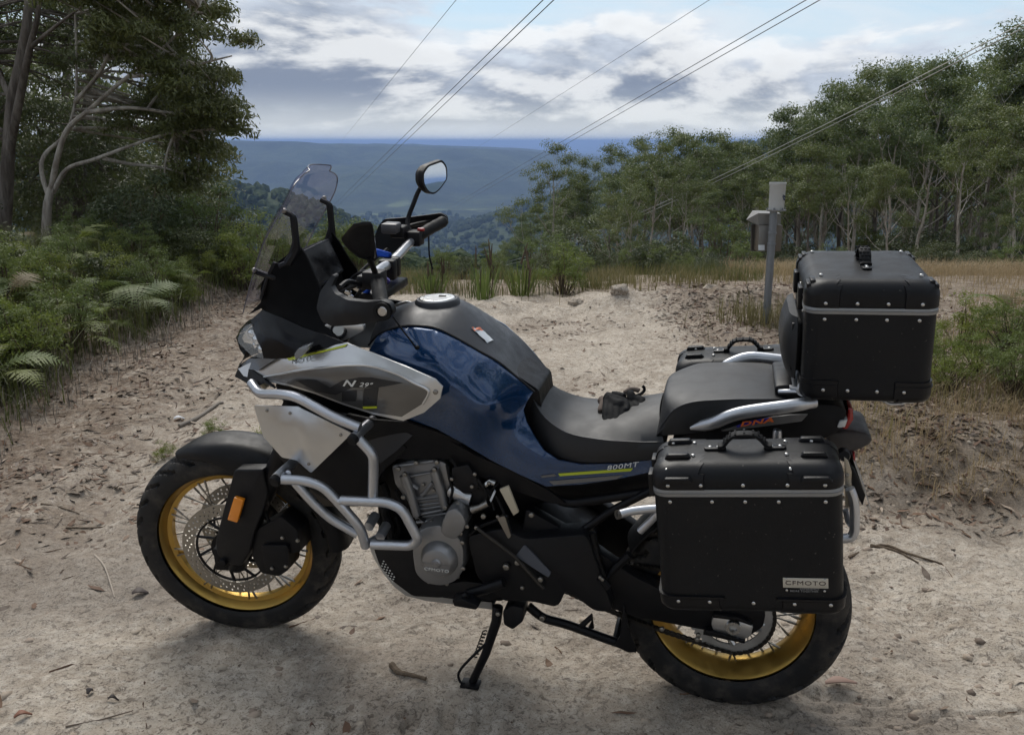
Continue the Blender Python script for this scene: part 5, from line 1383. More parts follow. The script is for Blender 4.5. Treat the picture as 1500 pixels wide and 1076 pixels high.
part(MB().prism(fillet_closed([(0.9008,-0.1900,0.6059),(0.9222,-0.1900,0.6147),(0.9394,-0.1900,0.5559),(0.9316,-0.1900,0.5464)], .006), -.205, -.19), 'cable_bracket', dull_steel, EN)
part(MB().tube([(0.8267,-0.1900,0.6141),(0.8504,-0.1900,0.6252),(0.8740,-0.1900,0.6404)], [.012, .010, .012], 10), 'throttle_link', dull_steel, EN)
for k in range(5):
    part(MB().tube([Vector([(0.7027,-0.2060,0.5524)][0]) + Vector((.010 * k, 0, .006 * k - .004 * k * k * .3)), Vector([(0.7102,-0.2060,0.5362)][0]) + Vector((.012 * k, 0, .006 * k - .0015 * k * k))], .003, 6), 'case_rib', engine_grey, EN)
for x in [(0.6329,-0.1780,0.6929),(0.7188,-0.1780,0.7168),(0.6149,-0.1780,0.7077),(0.7266,-0.1780,0.7390),(0.6674,-0.1780,0.7310),(0.6267,-0.1780,0.6237),(0.7475,-0.1780,0.6054),(0.7214,-0.1780,0.5379),(0.7077,-0.1780,0.5557)]: bolt(Vector(x), 1.25, EN)
for x in [(0.6788,-0.1600,0.6591),(0.7087,-0.1600,0.6454)]: bolt(Vector(x), .9, EN)
crank = MB().prism(fillet_closed([(0.6635,-0.2000,0.5316),(0.7010,-0.2000,0.5598),(0.7415,-0.2000,0.5711),(0.7650,-0.2000,0.5526),(0.7965,-0.2000,0.5393),(0.8078,-0.2000,0.5064),(0.8065,-0.2000,0.4411),(0.7855,-0.2000,0.4031),(0.7442,-0.2000,0.3796),(0.6950,-0.2000,0.3817),(0.6650,-0.2000,0.4089),(0.6589,-0.2000,0.4656)], .02), -.215, .18)
part(crank, 'crankcase', engine_grey, EN, bevel=.006)
cvc = Vector([(0.7388,-0.2160,0.4683)][0])
cv = MB().lathe([(.054, .012), (.0535, .0), (.052, -.008), (.041, -.026), (.038, -.028), (.0, -.0285)], cvc, (0, 1, 0), 48)
cv.lathe([(.0, -.033), (.010, -.033), (.013, -.030), (.014, -.0283)], cvc, (0, 1, 0), 24)
cv.lathe([(.0, -.0345), (.0065, -.0345), (.0075, -.033)], cvc, (0, 1, 0), 6)
cv.box(cvc + Vector((-.027, -.0288, -.002)), (.026, .0012, .0016)); cv.box(cvc + Vector((.027, -.0288, -.002)), (.026, .0012, .0016))
CV = part(cv, 'clutch_cover', engine_grey, EN)
letters('CFMOTO', cvc + Vector((0, -.0290, -.020)), .0125, None, print_white, 'cover_lettering', EN, stretch=1.3)
uc = MB().prism(fillet_closed([(0.7519,-0.2000,0.5872),(0.7688,-0.2000,0.6250),(0.7907,-0.2000,0.6358),(0.8120,-0.2000,0.6194),(0.8221,-0.2000,0.5954),(0.8129,-0.2000,0.5669),(0.7885,-0.2000,0.5383),(0.7607,-0.2000,0.5435),(0.7471,-0.2000,0.5589)], .008), -.232, -.15)
part(uc, 'timing_cover', engine_grey, EN, bevel=.008)
for x in [(0.8215,-0.2220,0.5793),(0.8075,-0.2220,0.5290),(0.8083,-0.2220,0.4496),(0.8034,-0.2220,0.5561)]: bolt(Vector(x), 1.1, EN)
st_ = [(0.7741,-0.1700,0.6489),(0.8195,-0.1700,0.6371)]
part(MB().tube([Vector(st_[0]) + Vector((0, .12, 0)), Vector(st_[0]), Vector(st_[1])], [.022, .022, .020], 16), 'starter_motor', alu, EN)
part(MB().prism(fillet_closed([(0.7712,-0.1800,0.7321),(0.8184,-0.1800,0.7471),(0.8449,-0.1800,0.7028),(0.8445,-0.1800,0.6738),(0.8049,-0.1800,0.6570),(0.7740,-0.1800,0.6828)], .008), -.19, -.09), 'injector_cover', black_plastic, EN, bevel=.004)
part(MB().prism(fillet_closed([(0.8191,-0.1600,0.6659),(0.8626,-0.1600,0.6789),(0.8839,-0.1600,0.6646),(0.8737,-0.1600,0.6173),(0.8419,-0.1600,0.6009),(0.8203,-0.1600,0.6197)], .008), -.175, -.09), 'air_duct', black_plastic, EN, bevel=.004)
part(MB().tube([(0.8622,-0.1800,0.6861),(0.8759,-0.1800,0.6999),(0.8894,-0.1800,0.6952)], .008, 8), 'pipe_fitting', steel, EN)
part(MB().prism([(0.8766,-0.1850,0.6486),(0.8886,-0.1850,0.6768),(0.8924,-0.1850,0.6723),(0.8805,-0.1850,0.6428)], -.19, -.18), 'connector_clip', warn_white, EN)
part(MB().prism([(0.9079,-0.2000,0.6901),(0.9316,-0.2000,0.7024),(0.9596,-0.2000,0.6294),(0.9458,-0.2000,0.6179)], -.205, -.195), 'paper_tag', tan_card, bevel=.001)
hs = MB()
hs.tube(cr([(0.5451,-0.1300,0.6352),(0.5580,-0.1300,0.5973),(0.5490,-0.1300,0.5434),(0.5618,-0.1300,0.5003),(0.5639,-0.1300,0.4555)], 5), .012, 8)
hs.tube(cr([(0.5980,-0.1600,0.6333),(0.6129,-0.1600,0.5962),(0.6471,-0.1600,0.5741),(0.6811,-0.1600,0.5477)], 5), .005, 8)
hs.tube(cr([(0.5166,-0.1100,0.5206),(0.5368,-0.1100,0.4960),(0.5280,-0.1100,0.4494)], 5), .016, 8)
hs.tube(cr([(0.5686,-0.1000,0.5217),(0.5778,-0.1000,0.4867),(0.5693,-0.1000,0.4401)], 5), .009, 8)
part(hs, 'hose', rubber); hs = MB(); hs.tube(cr([(0.9564,-0.1800,0.4627),(0.9054,-0.1800,0.5079),(0.8662,-0.1800,0.5373),(0.8368,-0.1800,0.5551)], 5), .004, 8)
part(hs, 'hoses', rubber)
low = MB().prism(fillet_closed([(0.5157,-0.1500,0.4360),(0.6445,-0.1500,0.4687),(0.6494,-0.1500,0.3956),(0.7010,-0.1500,0.3363),(0.7853,-0.1500,0.3646),(0.9045,-0.1500,0.3647),(0.9042,-0.1500,0.3153),(0.7536,-0.1500,0.3019),(0.6300,-0.1500,0.2926),(0.5693,-0.1500,0.3347),(0.5323,-0.1500,0.3801)], .012), -.15, .15)
part(low, 'sump_guard', black_plastic, EN, bevel=.006)
# belly plate of bare aluminium, folded up at the sides
sk = [(0.5032,-0.1450,0.4300),(0.5155,-0.1450,0.3959),(0.5408,-0.1450,0.3532),(0.5742,-0.1450,0.3113),(0.6085,-0.1450,0.2881),(0.6667,-0.1450,0.2804),(0.7592,-0.1450,0.2811),(0.8668,-0.1450,0.2801)]
lip = [(0.5151,-0.1500,0.4393),(0.5305,-0.1500,0.4048),(0.5537,-0.1500,0.3679),(0.5886,-0.1500,0.3290),(0.6228,-0.1500,0.3085),(0.6769,-0.1500,0.3027),(0.7612,-0.1500,0.3013),(0.8684,-0.1500,0.3068)]
rings = []
for p, q in zip(sk, lip):
    p, q = Vector(p), Vector(q); ring = [q, Vector((q.x, p.y, p.z)) * .5 + p * .5, p]
    ring += [Vector((p.x, y, p.z - .004)) for y in (-.10, -.05, 0, .05, .10)]
    m_ = [Vector((r.x, -r.y, r.z)) for r in reversed(ring[:3])]
    rings.append(ring + m_)
sm = MB().loft(rings, closed=False, caps=False)
SK = part(sm, 'belly_plate', alu)
hole = MB()
for i in range(6):
    for j in range(3):
        hole.ell(Vector([(0.5419,-0.1540,0.3836)][0]) + Vector((.006 * i + .003 * j, 0, -.0095 * i + .008 * j)), (.0028, .001, .0022), 8, 4)
part(hole, "plate_perforations", print_white)

# ---- foot controls, stands ------------------------------------------------------------
pp = MB().prism(fillet_closed([(0.8124,-0.1900,0.5367),(0.9159,-0.1900,0.5740),(0.9722,-0.1900,0.5472),(1.1429,-0.1900,0.5834),(1.1780,-0.1900,0.4845),(1.2201,-0.1900,0.3594),(1.1705,-0.1900,0.3521),(1.0912,-0.1900,0.4103),(1.0695,-0.1900,0.3500),(0.9954,-0.1900,0.3585),(0.9145,-0.1900,0.3468),(0.8394,-0.1900,0.4137)], .02), -.20, -.12)
PL = part(pp, 'pivot_plate', black_plastic, bevel=.006)
part(panel(fillet_closed([(0.9758,-0.2060,0.5347),(1.0038,-0.2060,0.5076),(1.0500,-0.2060,0.4592),(1.0423,-0.2060,0.4445),(0.9984,-0.2060,0.4697),(0.9522,-0.2060,0.4978)], .004), (), .005), 'pivot_facet', simple('slate_plastic', (.075, .082, .10), .5), PL)
part(MB().tube([(0.8459,-0.2150,0.5743),(0.9049,-0.2150,0.5337),(0.9526,-0.2150,0.4998),(1.0315,-0.2150,0.4139)], .005, 8), 'shift_rod', dark_steel)
for q, s in zip([(0.9269,-0.2120,0.4648),(0.9581,-0.2120,0.4815),(1.0217,-0.2120,0.4389),(0.9717,-0.2120,0.4055),(0.9963,-0.2120,0.6293),(0.8648,-0.2120,0.6097),(0.9029,-0.2120,0.3135),(0.8445,-0.2120,0.5732)], (1.7, 1.4, 1.4, 1.0, 1.3, 1.3, 1.2, 1.1)): bolt(Vector(q), s, PL)
peg = MB().tube([(0.9224,-0.2200,0.4205),(0.8705,-0.2200,0.3942),(0.8179,-0.2200,0.3708)], [.014, .016, .014], 10); peg.tube([(0.8299,-0.2600,0.3969),(0.8123,-0.2600,0.3785),(0.7948,-0.2600,0.3728)], .009, 8)
peg.prism([(0.7922,-0.2600,0.3820),(0.8183,-0.2600,0.3921),(0.8667,-0.2600,0.3737),(0.8580,-0.2600,0.3629),(0.7976,-0.2600,0.3656)], -.28, -.24)
part(peg, 'foot_peg', black_metal, bevel=.002)
sb = MB().prism(fillet_closed([(0.9124,-0.1700,0.3144),(0.9388,-0.1700,0.3379),(0.9738,-0.1700,0.3332),(0.9710,-0.1700,0.2902),(0.9416,-0.1700,0.2593),(0.9151,-0.1700,0.2719)], .008), -.20, -.14)
part(sb, 'stand_switch', black_plastic, bevel=.005)
foot = Vector((.8048 + .0138, -.1435 - .0465, .0110 + .037))
sst = MB()
top = Vector([(0.8904,-0.1650,0.3081)][0]); k1 = Vector([(0.8871,-0.1700,0.2610)][0])
sst.tube([top, k1, k1.lerp(foot, .5) + Vector((.004, 0, 0)), foot + Vector((0, 0, .012))], [.016, .015, .013, .012], 10)
sst.box(foot + Vector((-.004, -.004, .007)), (.055, .04, .010))
SS = part(sst, 'side_stand', black_metal, bevel=.002)
spr = [k1.lerp(foot, .15 + .40 * i / 40) + Vector((-.022, -.004, 0)) + Vector((.006 * math.cos(i * 1.25), .006 * math.sin(i * 1.25), 0)) for i in range(41)]
part(MB().tube(spr, .0022, 6), 'stand_spring', dark_steel, SS)
part(MB().tube(cr([k1 + Vector((-.02, -.01, -.06)), foot + Vector((-.03, -.012, .06)), foot + Vector((-.034, -.014, .02)), foot + Vector((-.02, -.01, .01))], 5), .004, 8), 'stand_tang', black_metal, SS)
cs = MB().tube(fillet([(0.9709,-0.1300,0.2979),(1.0124,-0.1300,0.2641),(1.0830,-0.1300,0.2547),(1.1647,-0.1300,0.2326),(1.2226,-0.1300,0.2178),(1.2828,-0.1300,0.2074)], .03), .013, 10)
cs.tube([(1.1180,-0.1300,0.2468),(1.1545,-0.1300,0.2920),(1.1526,-0.1300,0.2554)], .009, 8)
cs.prism(fillet_closed([(1.2432,-0.1300,0.3604),(1.2536,-0.1300,0.3069),(1.2695,-0.1300,0.2569),(1.2865,-0.1300,0.2133),(1.2630,-0.1300,0.2062),(1.2224,-0.1300,0.2231),(1.2357,-0.1300,0.2517)], .008), -.155, -.145)
cs.tube([Vector([(1.2226,-0.1300,0.2178)][0]), Vector([(1.2226,-0.1300,0.2178)][0]) + Vector((0, .26, 0))], .011, 8)
CS = part(cs, 'centre_stand', black_metal, bevel=.002)
bolt(Vector([(1.0158,-0.1500,0.2775)][0]), 1.5, CS)

# ---- rear wheel, swingarm, chain ---------------------------------------------------------
rc_ = (1.531, 0, .32)
RW = wheel('rear_wheel', rc_, .322, .156, .2285, .112, 24, Matrix.Identity(4), .060)
part(disc_mesh(rc_, .078, .075, .122), 'brake_disc', dull_steel, RW)
spk = MB(); yS = -.088; n = 45
for s in (0, 1): pass
ring_o = []
vs, fs = [], []
NT_ = n * 4
def sprk(i):
    a = 2 * math.pi * i / NT_; k = i % 4
    r = .118 if k in (0,) else (.114 if k in (1, 3) else .109)
    return a, r
for s in (0, 1):
    for i in range(NT_):
        a, r = sprk(i)
        for rr in (.088, r): vs.append((rc_[0] + rr * math.cos(a), yS + s * .006, rc_[2] + rr * math.sin(a)))
for i in range(NT_):
    i2 = (i + 1) % NT_; N = NT_ * 2
    q = (i * 2, i * 2 + 1, i2 * 2 + 1, i2 * 2); fs += [q, tuple(x + N for x in reversed(q)), (i * 2 + 1, i2 * 2 + 1, i2 * 2 + 1 + N, i * 2 + 1 + N), (i * 2, i2 * 2, i2 * 2 + N, i * 2 + N)]
spk.add(vs, fs)
spk.lathe([(.052, yS), (.076, yS), (.076, yS + .006), (.052, yS + .006)], rc_, (0, 1, 0), 48, True)
for k in range(12):
    a = 2 * math.pi * k / 12; a2 = a + (.16 if k % 2 else -.16)
    spk.tube([(rc_[0] + .070 * math.cos(a), yS + .003, rc_[2] + .070 * math.sin(a)), (rc_[0] + .090 * math.cos(a2), yS + .003, rc_[2] + .090 * math.sin(a2))], .006, 6)
part(spk, 'sprocket', alu, RW)
for k in range(6):
    a = 2 * math.pi * k / 6 + .2
    bolt(Vector((rc_[0] + .066 * math.cos(a), yS - .001, rc_[2] + .066 * math.sin(a))), 1.2, RW)
# chain: every link
lk = MB()
for s in (-1, 1):
    lk.loft([[Vector((x, s * .0055 + t, z)) for x, z in ((-.011, -.004), (-.006, -.0055), (0, -.0035), (.006, -.0055), (.011, -.004), (.011, .004), (.006, .0055), (0, .0035), (-.006, .0055), (-.011, .004))] for t in (-.0011, .0011)])
for x in (-.0079, .0079): lk.tube([(x, -.0075, 0), (x, .0075, 0)], .0042, 8)
LINK = lk.mesh('chain_link', smooth=False); LINK.materials.append(dark_steel)
fsp = Vector((.955, yS + .003, .415))                      # front sprocket
path = []
for i in range(60):
    a = R_(95) - R_(178) * i / 59; path.append(Vector((rc_[0] + .116 * math.cos(a), yS + .003, rc_[2] + .116 * math.sin(a))))
lo = path[-1]; sagp = [lo.lerp(fsp - Vector((0, 0, .036)), t / 20) - Vector((0, 0, .02 * math.sin(math.pi * t / 20))) for t in range(1, 21)]
hi = path[0]; upp = [(fsp + Vector((0, 0, .036))).lerp(hi, t / 20) for t in range(0, 20)]
loop = upp + path + sagp
Ls = [0]
for a_, b_ in zip(loop, loop[1:]): Ls.append(Ls[-1] + (b_ - a_).length)
nl = int(Ls[-1] / .01588); CH = None
for i in range(nl):
    d = Ls[-1] * (i + .5) / nl; k = max(j for j in range(len(Ls)) if Ls[j] <= d); k = min(k, len(loop) - 2)
    t = (d - Ls[k]) / max(1e-6, Ls[k + 1] - Ls[k]); p = loop[k].lerp(loop[k + 1], t); dr = loop[k + 1] - loop[k]
    o = link('chain_link', LINK, RW)
    o.matrix_basis = Matrix.Translation(p) @ Matrix.Rotation(-math.atan2(dr.z, dr.x), 4, 'Y')
sw = MB().prism(fillet_closed([(0.9671,-0.1500,0.6131),(1.1188,-0.1500,0.5383),(1.2700,-0.1500,0.4433),(1.3726,-0.1500,0.4008),(1.5077,-0.1500,0.3951),(1.6174,-0.1500,0.3862),(1.6141,-0.1500,0.3397),(1.5681,-0.1500,0.2944),(1.4777,-0.1500,0.3059),(1.2935,-0.1500,0.3187),(1.1417,-0.1500,0.3505),(1.0064,-0.1500,0.3964),(0.9480,-0.1500,0.4958)], .012), -.150, -.108)
sw.prism(fillet_closed([(p[0], 0, p[2]) for p in [(0.9671,-0.1500,0.6131),(1.1188,-0.1500,0.5383),(1.2700,-0.1500,0.4433),(1.3726,-0.1500,0.4008),(1.5077,-0.1500,0.3951),(1.6174,-0.1500,0.3862),(1.6141,-0.1500,0.3397),(1.5681,-0.1500,0.2944),(1.4777,-0.1500,0.3059),(1.2935,-0.1500,0.3187),(1.1417,-0.1500,0.3505),(1.0064,-0.1500,0.3964),(0.9480,-0.1500,0.4958)]], .012), .108, .150)
sw.prism([(0.9582,-0.1100,0.5923),(1.1321,-0.1100,0.4974),(1.1355,-0.1100,0.3468),(0.9785,-0.1100,0.3688)], -.11, .11)
SW = part(sw, 'swingarm', black_metal, bevel=.006)
axb = MB().prism(fillet_closed([(1.4835,-0.1550,0.3636),(1.5545,-0.1550,0.3541),(1.5889,-0.1550,0.3467),(1.5830,-0.1550,0.3129),(1.5587,-0.1550,0.2963),(1.4843,-0.1550,0.3179),(1.4786,-0.1550,0.3400)], .008), -.162, -.148)
part(axb, 'axle_block', alu, SW, bevel=.003)
axc = Vector([(1.5366,-0.1630,0.3379)][0])
part(MB().lathe([(.010, -.006), (.011, -.010), (.019, -.010), (.021, -.004), (.021, .004), (.009, .004), (.009, -.004)], axc, (0, 1, 0), 6 * 4, True), 'axle_nut', steel, SW)
adj = MB(); adj.prism([(1.4832,-0.1650,0.3725),(1.5491,-0.1650,0.3713),(1.5846,-0.1650,0.3576),(1.5825,-0.1650,0.3513),(1.5456,-0.1650,0.3607),(1.4818,-0.1650,0.3612)], -.170, -.150); adj.prism([(1.4671,-0.1650,0.3219),(1.5710,-0.1650,0.3024),(1.5695,-0.1650,0.2945),(1.4595,-0.1650,0.3054)], -.170, -.150)
part(adj, 'chain_adjuster', black_metal, SW, bevel=.002)
for q in [(1.3499,-0.1550,0.2962),(1.4477,-0.1550,0.2917),(1.4455,-0.1550,0.2784)]: bolt(Vector(q), 1.2, SW)
cg = MB().prism(fillet_closed([(1.2116,-0.1300,0.4554),(1.3247,-0.1300,0.4115),(1.4874,-0.1300,0.4259),(1.6108,-0.1300,0.4309),(1.6644,-0.1300,0.4138),(1.5786,-0.1300,0.3930),(1.3995,-0.1300,0.3839),(1.2142,-0.1300,0.3745)], .008), -.112, -.07)
part(cg, 'chain_guard', black_plastic, SW, bevel=.004)
hug = []
for k in range(15):
    a = R_(150 - 95 * k / 14); d = Vector((math.cos(a), 0, math.sin(a)))
    hug.append([Vector(rc_) + d * (.345 - .02 * (abs(q) / 5) ** 2) + Vector((0, q * .017, 0)) for q in range(-5, 6)] + [Vector(rc_) + d * (.340 - .02 * (abs(q) / 5) ** 2) + Vector((0, q * .017, 0)) for q in range(5, -6, -1)])
part(MB().loft(hug), 'rear_hugger', black_plastic, SW)
pf = MB().tube([(1.1509,-0.1700,0.5739),(1.1693,-0.1700,0.4967),(1.1928,-0.1700,0.4439),(1.2192,-0.1700,0.4786),(1.2556,-0.1700,0.5232)], .012, 8); pf.tube([(1.1802,-0.2000,0.4598),(1.2055,-0.2000,0.4324)], .010, 8)
PF = part(pf, 'passenger_peg_bracket', black_metal)
for q in [(1.1837,-0.2150,0.4691),(1.1903,-0.2150,0.4639)]: bolt(Vector(q), .9, PF)

# ---- tank -----------------------------------------------------------------------------------
edge_px = [(0.5233,-0.1200,1.0379),(0.5505,-0.1250,1.0680),(0.5805,-0.1300,1.0866),(0.6247,-0.1330,1.1015),(0.6713,-0.1350,1.1068),(0.7247,-0.1370,1.1032),(0.7820,-0.1370,1.0789),(0.8340,-0.1320,1.0492),(0.8866,-0.1220,1.0179),(0.9335,-0.1100,0.9757),(0.9787,-0.0960,0.9323)]
top_px = [(0.5190,0.0000,1.0907),(0.5526,0.0000,1.1124),(0.5895,0.0000,1.1263),(0.6300,0.0000,1.1383),(0.6837,0.0000,1.1432),(0.7405,0.0000,1.1386),(0.7868,0.0000,1.1103),(0.8367,0.0000,1.0687),(0.8847,0.0000,1.0190),(0.9311,0.0000,0.9611),(0.9659,0.0000,0.9219)]
tr = []
for e, c in zip(cr(edge_px, 4), cr(top_px, 4)):
    ring = []
    for q in range(-10, 11):
        u = q / 10; au = abs(u)
        x = c.x + (e.x - c.x) * au ** 1.6; z = c.z + (e.z - c.z) * au ** 2.1
        ring.append(Vector((x, abs(e.y) * u, z)))
    tr.append(ring)
TK = part(MB().loft(tr, closed=False, caps=False), 'tank', dark_grey)
side_out = [(0.5516,-0.1280,1.0671),(0.5816,-0.1330,1.0856),(0.6257,-0.1360,1.1005),(0.6723,-0.1380,1.1058),(0.7256,-0.1400,1.1022),(0.7829,-0.1400,1.0780),(0.8348,-0.1350,1.0483),(0.8873,-0.1250,1.0170),(0.9342,-0.1130,0.9749),(0.9758,-0.1000,0.9335),(0.9631,-0.1180,0.9118),(0.9566,-0.1300,0.8925),(0.9674,-0.1450,0.8643),(0.9918,-0.1550,0.8279),(1.0188,-0.1600,0.7936),(1.0580,-0.1630,0.7714),(1.1162,-0.1630,0.7655),(1.2140,-0.1600,0.7761),(1.3025,-0.1560,0.7947),(1.3058,-0.1580,0.7634),(1.2068,-0.1620,0.7315),(1.1177,-0.1650,0.7097),(1.0268,-0.1680,0.6953),(0.9546,-0.1780,0.7280),(0.8826,-0.1880,0.7646),(0.8106,-0.1960,0.8080),(0.7380,-0.2020,0.8466),(0.6505,-0.2050,0.8710),(0.5869,-0.2000,0.9063),(0.5468,-0.1850,0.9558),(0.5285,-0.1500,1.0202)]
ctrl = [(0.6181,-0.1900,1.0387),(0.6850,-0.1900,1.0656),(0.7606,-0.1950,1.0649),(0.8330,-0.1950,1.0369),(0.6536,-0.2150,0.9930),(0.7504,-0.2260,1.0039),(0.8413,-0.2280,0.9747),(0.9005,-0.2150,0.9379),(0.8557,-0.2200,0.8795),(0.7847,-0.2260,0.9134),(0.7113,-0.2250,0.9446),(1.0268,-0.1700,0.7399)]
sp_ = panel(side_out, ctrl, .006, .012)
SURF_T = sp_.surf
TS = part(sp_, 'tank_side', blue_paint, TK)
TS2 = part(MB().add(sp_.v, sp_.f).xf(Matrix.Diagonal((1, -1, 1, 1))), 'tank_side', blue_paint, TK)
trim = cr(edge_px, 6)
part(MB().tube([p + Vector((0, -.001, .001)) for p in trim], .0032, 6), 'tank_trim', black_plastic, TK)
capc = Vector((.683, 0, 1.148)); cax = Vector((-.04, 0, 1))
part(MB().lathe([(.064, -.022), (.062, -.004), (.056, .002), (.051, .002), (.050, -.002)], capc, cax, 48), 'filler_ring', dark_grey, TK)
CP = part(MB().lathe([(0, .005), (.030, .005), (.031, .004), (.036, .004), (.037, .005), (.047, .004), (.0495, .001), (.0495, -.006)], capc, cax, 48), 'filler_cap', silver_paint, TK)
part(MB().box(capc + Vector((.012, .01, .0062)), (.020, .010, .003)), 'key_cover', black_plastic, CP, bevel=.001)
for k in range(7):
    a = k * 2 * math.pi / 7 + .3
    bolt(capc + Vector((.042 * math.cos(a), .042 * math.sin(a), .0035)), .5, CP, Matrix.Rotation(R_(-90), 3, 'X'))
lab = [(0.8000,-0.0750,1.0965),(0.8165,-0.0450,1.1066),(0.8542,-0.0450,1.0726),(0.8438,-0.0780,1.0623)]
def on_cover(p, off=.004):
    best = min((r[j] for r in tr for j in range(21)), key=lambda q: (q - p).length)
    return best
lab_c = sum((Vector(p) for p in lab), Vector()) / 4
lb = [on_cover(Vector(p)) for p in lab]
def cover_pt(x, y):
    """point of the tank cover at (x, y)"""
    P = [q for r in tr for q in r]
    w = [(1 / ((q.x - x) ** 2 + (q.y - y) ** 2 + 1e-6) ** 2, q.z) for q in P]
    return Vector((x, y, sum(a_ * z for a_, z in w) / sum(a_ for a_, _ in w)))
def cover_patch(corners, name, mat, off, parent):
    c = [Vector(p) for p in corners]; mb = MB(); g = 6; vs_ = []
    for i in range(g + 1):
        for j in range(g + 1):
            p = c[0].lerp(c[1], i / g).lerp(c[3].lerp(c[2], i / g), j / g)
            q = cover_pt(p.x, p.y); vs_.append(q + Vector((.55, -.45, .7)).normalized() * off)
    mb.add(vs_, [(i * (g + 1) + j, (i + 1) * (g + 1) + j, (i + 1) * (g + 1) + j + 1, i * (g + 1) + j + 1) for i in range(g) for j in range(g)])
    return mb.build(name, mat, parent)
LB = cover_patch(lab, 'warning_label', warn_white, .003, TK)
l0, l1, l2, l3 = [Vector(p) for p in lab]
cover_patch([l0, l1, l1.lerp(l2, .2), l0.lerp(l3, .2)], 'label_heading', warn_orange, .0042, LB)
# lettering and stripes on the side
yl = [(1.0590,-0.1700,0.7362),(1.2533,-0.1600,0.7681),(1.2483,-0.1600,0.7601),(1.0635,-0.1700,0.7297)]
stripe(yl, SURF_T, yellow, 'yellow_stripe', TS)
stripe([(1.0116,-0.1700,0.7266),(1.0487,-0.1700,0.7346),(1.0553,-0.1700,0.7300),(1.0171,-0.1700,0.7213)], SURF_T, mt_light, 'grey_stripe', TS)
stripe([(1.0348,-0.1700,0.7125),(1.2303,-0.1600,0.7473),(1.2123,-0.1600,0.7344),(1.0475,-0.1700,0.7021)], SURF_T, mt_light, 'grey_stripe', TS)
d8 = Vector([(1.2634,-0.1600,0.7777)][0]) - Vector([(1.1865,-0.1600,0.7606)][0])
letters('800MT', Vector([(1.2253,-0.1600,0.7715)][0]), .0175, SURF_T, print_white, 'model_lettering', TS, d8, .0035, .25, 1.55, .0)

# ---- side fairing ------------------------------------------------------------------------------
fo = [(0.1105,-0.1000,0.9355),(0.1549,-0.1150,0.9595),(0.2358,-0.1500,0.9888),(0.3359,-0.1900,1.0264),(0.4302,-0.2150,1.0552),(0.5083,-0.2320,1.0771),(0.5940,-0.2500,1.0578),(0.6839,-0.2620,1.0336),(0.7588,-0.2680,1.0087),(0.7786,-0.2680,0.9898),(0.7709,-0.2680,0.9582),(0.7260,-0.2640,0.9152),(0.6658,-0.2580,0.8847),(0.5852,-0.2500,0.8913),(0.4969,-0.2380,0.9058),(0.4033,-0.2180,0.9236),(0.3176,-0.1950,0.9309),(0.2112,-0.1520,0.9250),(0.1371,-0.1200,0.9214)]
fctrl = [(0.3503,-0.2120,0.9951),(0.4569,-0.2380,1.0288),(0.5490,-0.2560,1.0467),(0.6355,-0.2720,1.0236),(0.7049,-0.2780,0.9908),(0.6562,-0.2740,0.9567),(0.5356,-0.2620,0.9780),(0.4367,-0.2420,0.9754),(0.5948,-0.2660,0.9548)]
fp = panel(fo, fctrl, .006, .012)
FS = part(fp, 'side_fairing', silver_paint); SURF_F = fp.surf
part(MB().add(fp.v, fp.f).xf(Matrix.Diagonal((1, -1, 1, 1))), 'side_fairing', silver_paint)
ins = [(0.2128,-0.1600,0.9322),(0.2805,-0.1800,0.9564),(0.3546,-0.2100,0.9839),(0.4458,-0.2300,1.0090),(0.5336,-0.2500,1.0275),(0.5964,-0.2600,1.0295),(0.6575,-0.2700,1.0177),(0.7081,-0.2700,0.9970),(0.7388,-0.2700,0.9822),(0.7413,-0.2700,0.9692),(0.7261,-0.2700,0.9425),(0.6630,-0.2600,0.8971),(0.5856,-0.2500,0.8991),(0.4983,-0.2400,0.9132),(0.4048,-0.2200,0.9305),(0.3207,-0.2000,0.9378)]
stripe(ins, SURF_F, graphite, 'fairing_insert', FS, .0022, .002, .012)
lipc = cr([(0.2096,-0.1600,0.9326),(0.2805,-0.1800,0.9570),(0.3546,-0.2100,0.9845),(0.4459,-0.2300,1.0096),(0.5336,-0.2500,1.0281),(0.5965,-0.2600,1.0301),(0.6575,-0.2700,1.0183),(0.7081,-0.2700,0.9975),(0.7394,-0.2700,0.9828),(0.7418,-0.2700,0.9692),(0.7266,-0.2700,0.9420)], 5)
part(MB().tube([Vector((p.x, SURF_F(p.x, p.z) - .003, p.z)) for p in lipc], .0034, 6), 'fairing_lip', silver_paint, FS)
stripe([(0.3124,-0.1900,1.0091),(0.4381,-0.2200,1.0496),(0.5137,-0.2350,1.0760),(0.5073,-0.2350,1.0686),(0.4316,-0.2200,1.0433),(0.3214,-0.1900,1.0042)], SURF_F, yellow, 'yellow_stripe', FS, .003)
# big dark MT ghost lettering with its light blocks
stripe([(0.3459,-0.2100,0.9548),(0.3922,-0.2200,0.9677),(0.4201,-0.2200,0.9698),(0.4603,-0.2300,0.9553),(0.5027,-0.2400,0.9828),(0.5555,-0.2500,0.9989),(0.5911,-0.2500,1.0027),(0.6777,-0.2650,0.9969),(0.6054,-0.2600,0.9769),(0.5299,-0.2500,0.9664),(0.4755,-0.2400,0.9360),(0.4112,-0.2200,0.9329),(0.3932,-0.2200,0.9406)], SURF_F, mt_grey, 'print_block', FS, .0035)
stripe([(0.4977,-0.2400,0.9509),(0.5445,-0.2500,0.9616),(0.5346,-0.2500,0.9264),(0.4914,-0.2400,0.9193)], SURF_F, mt_grey, 'print_block', FS, .0035)
stripe([(0.5475,-0.2500,0.9619),(0.5630,-0.2500,0.9643),(0.5577,-0.2500,0.9331),(0.5385,-0.2500,0.9315)], SURF_F, mt_light, 'print_block', FS, .0035)
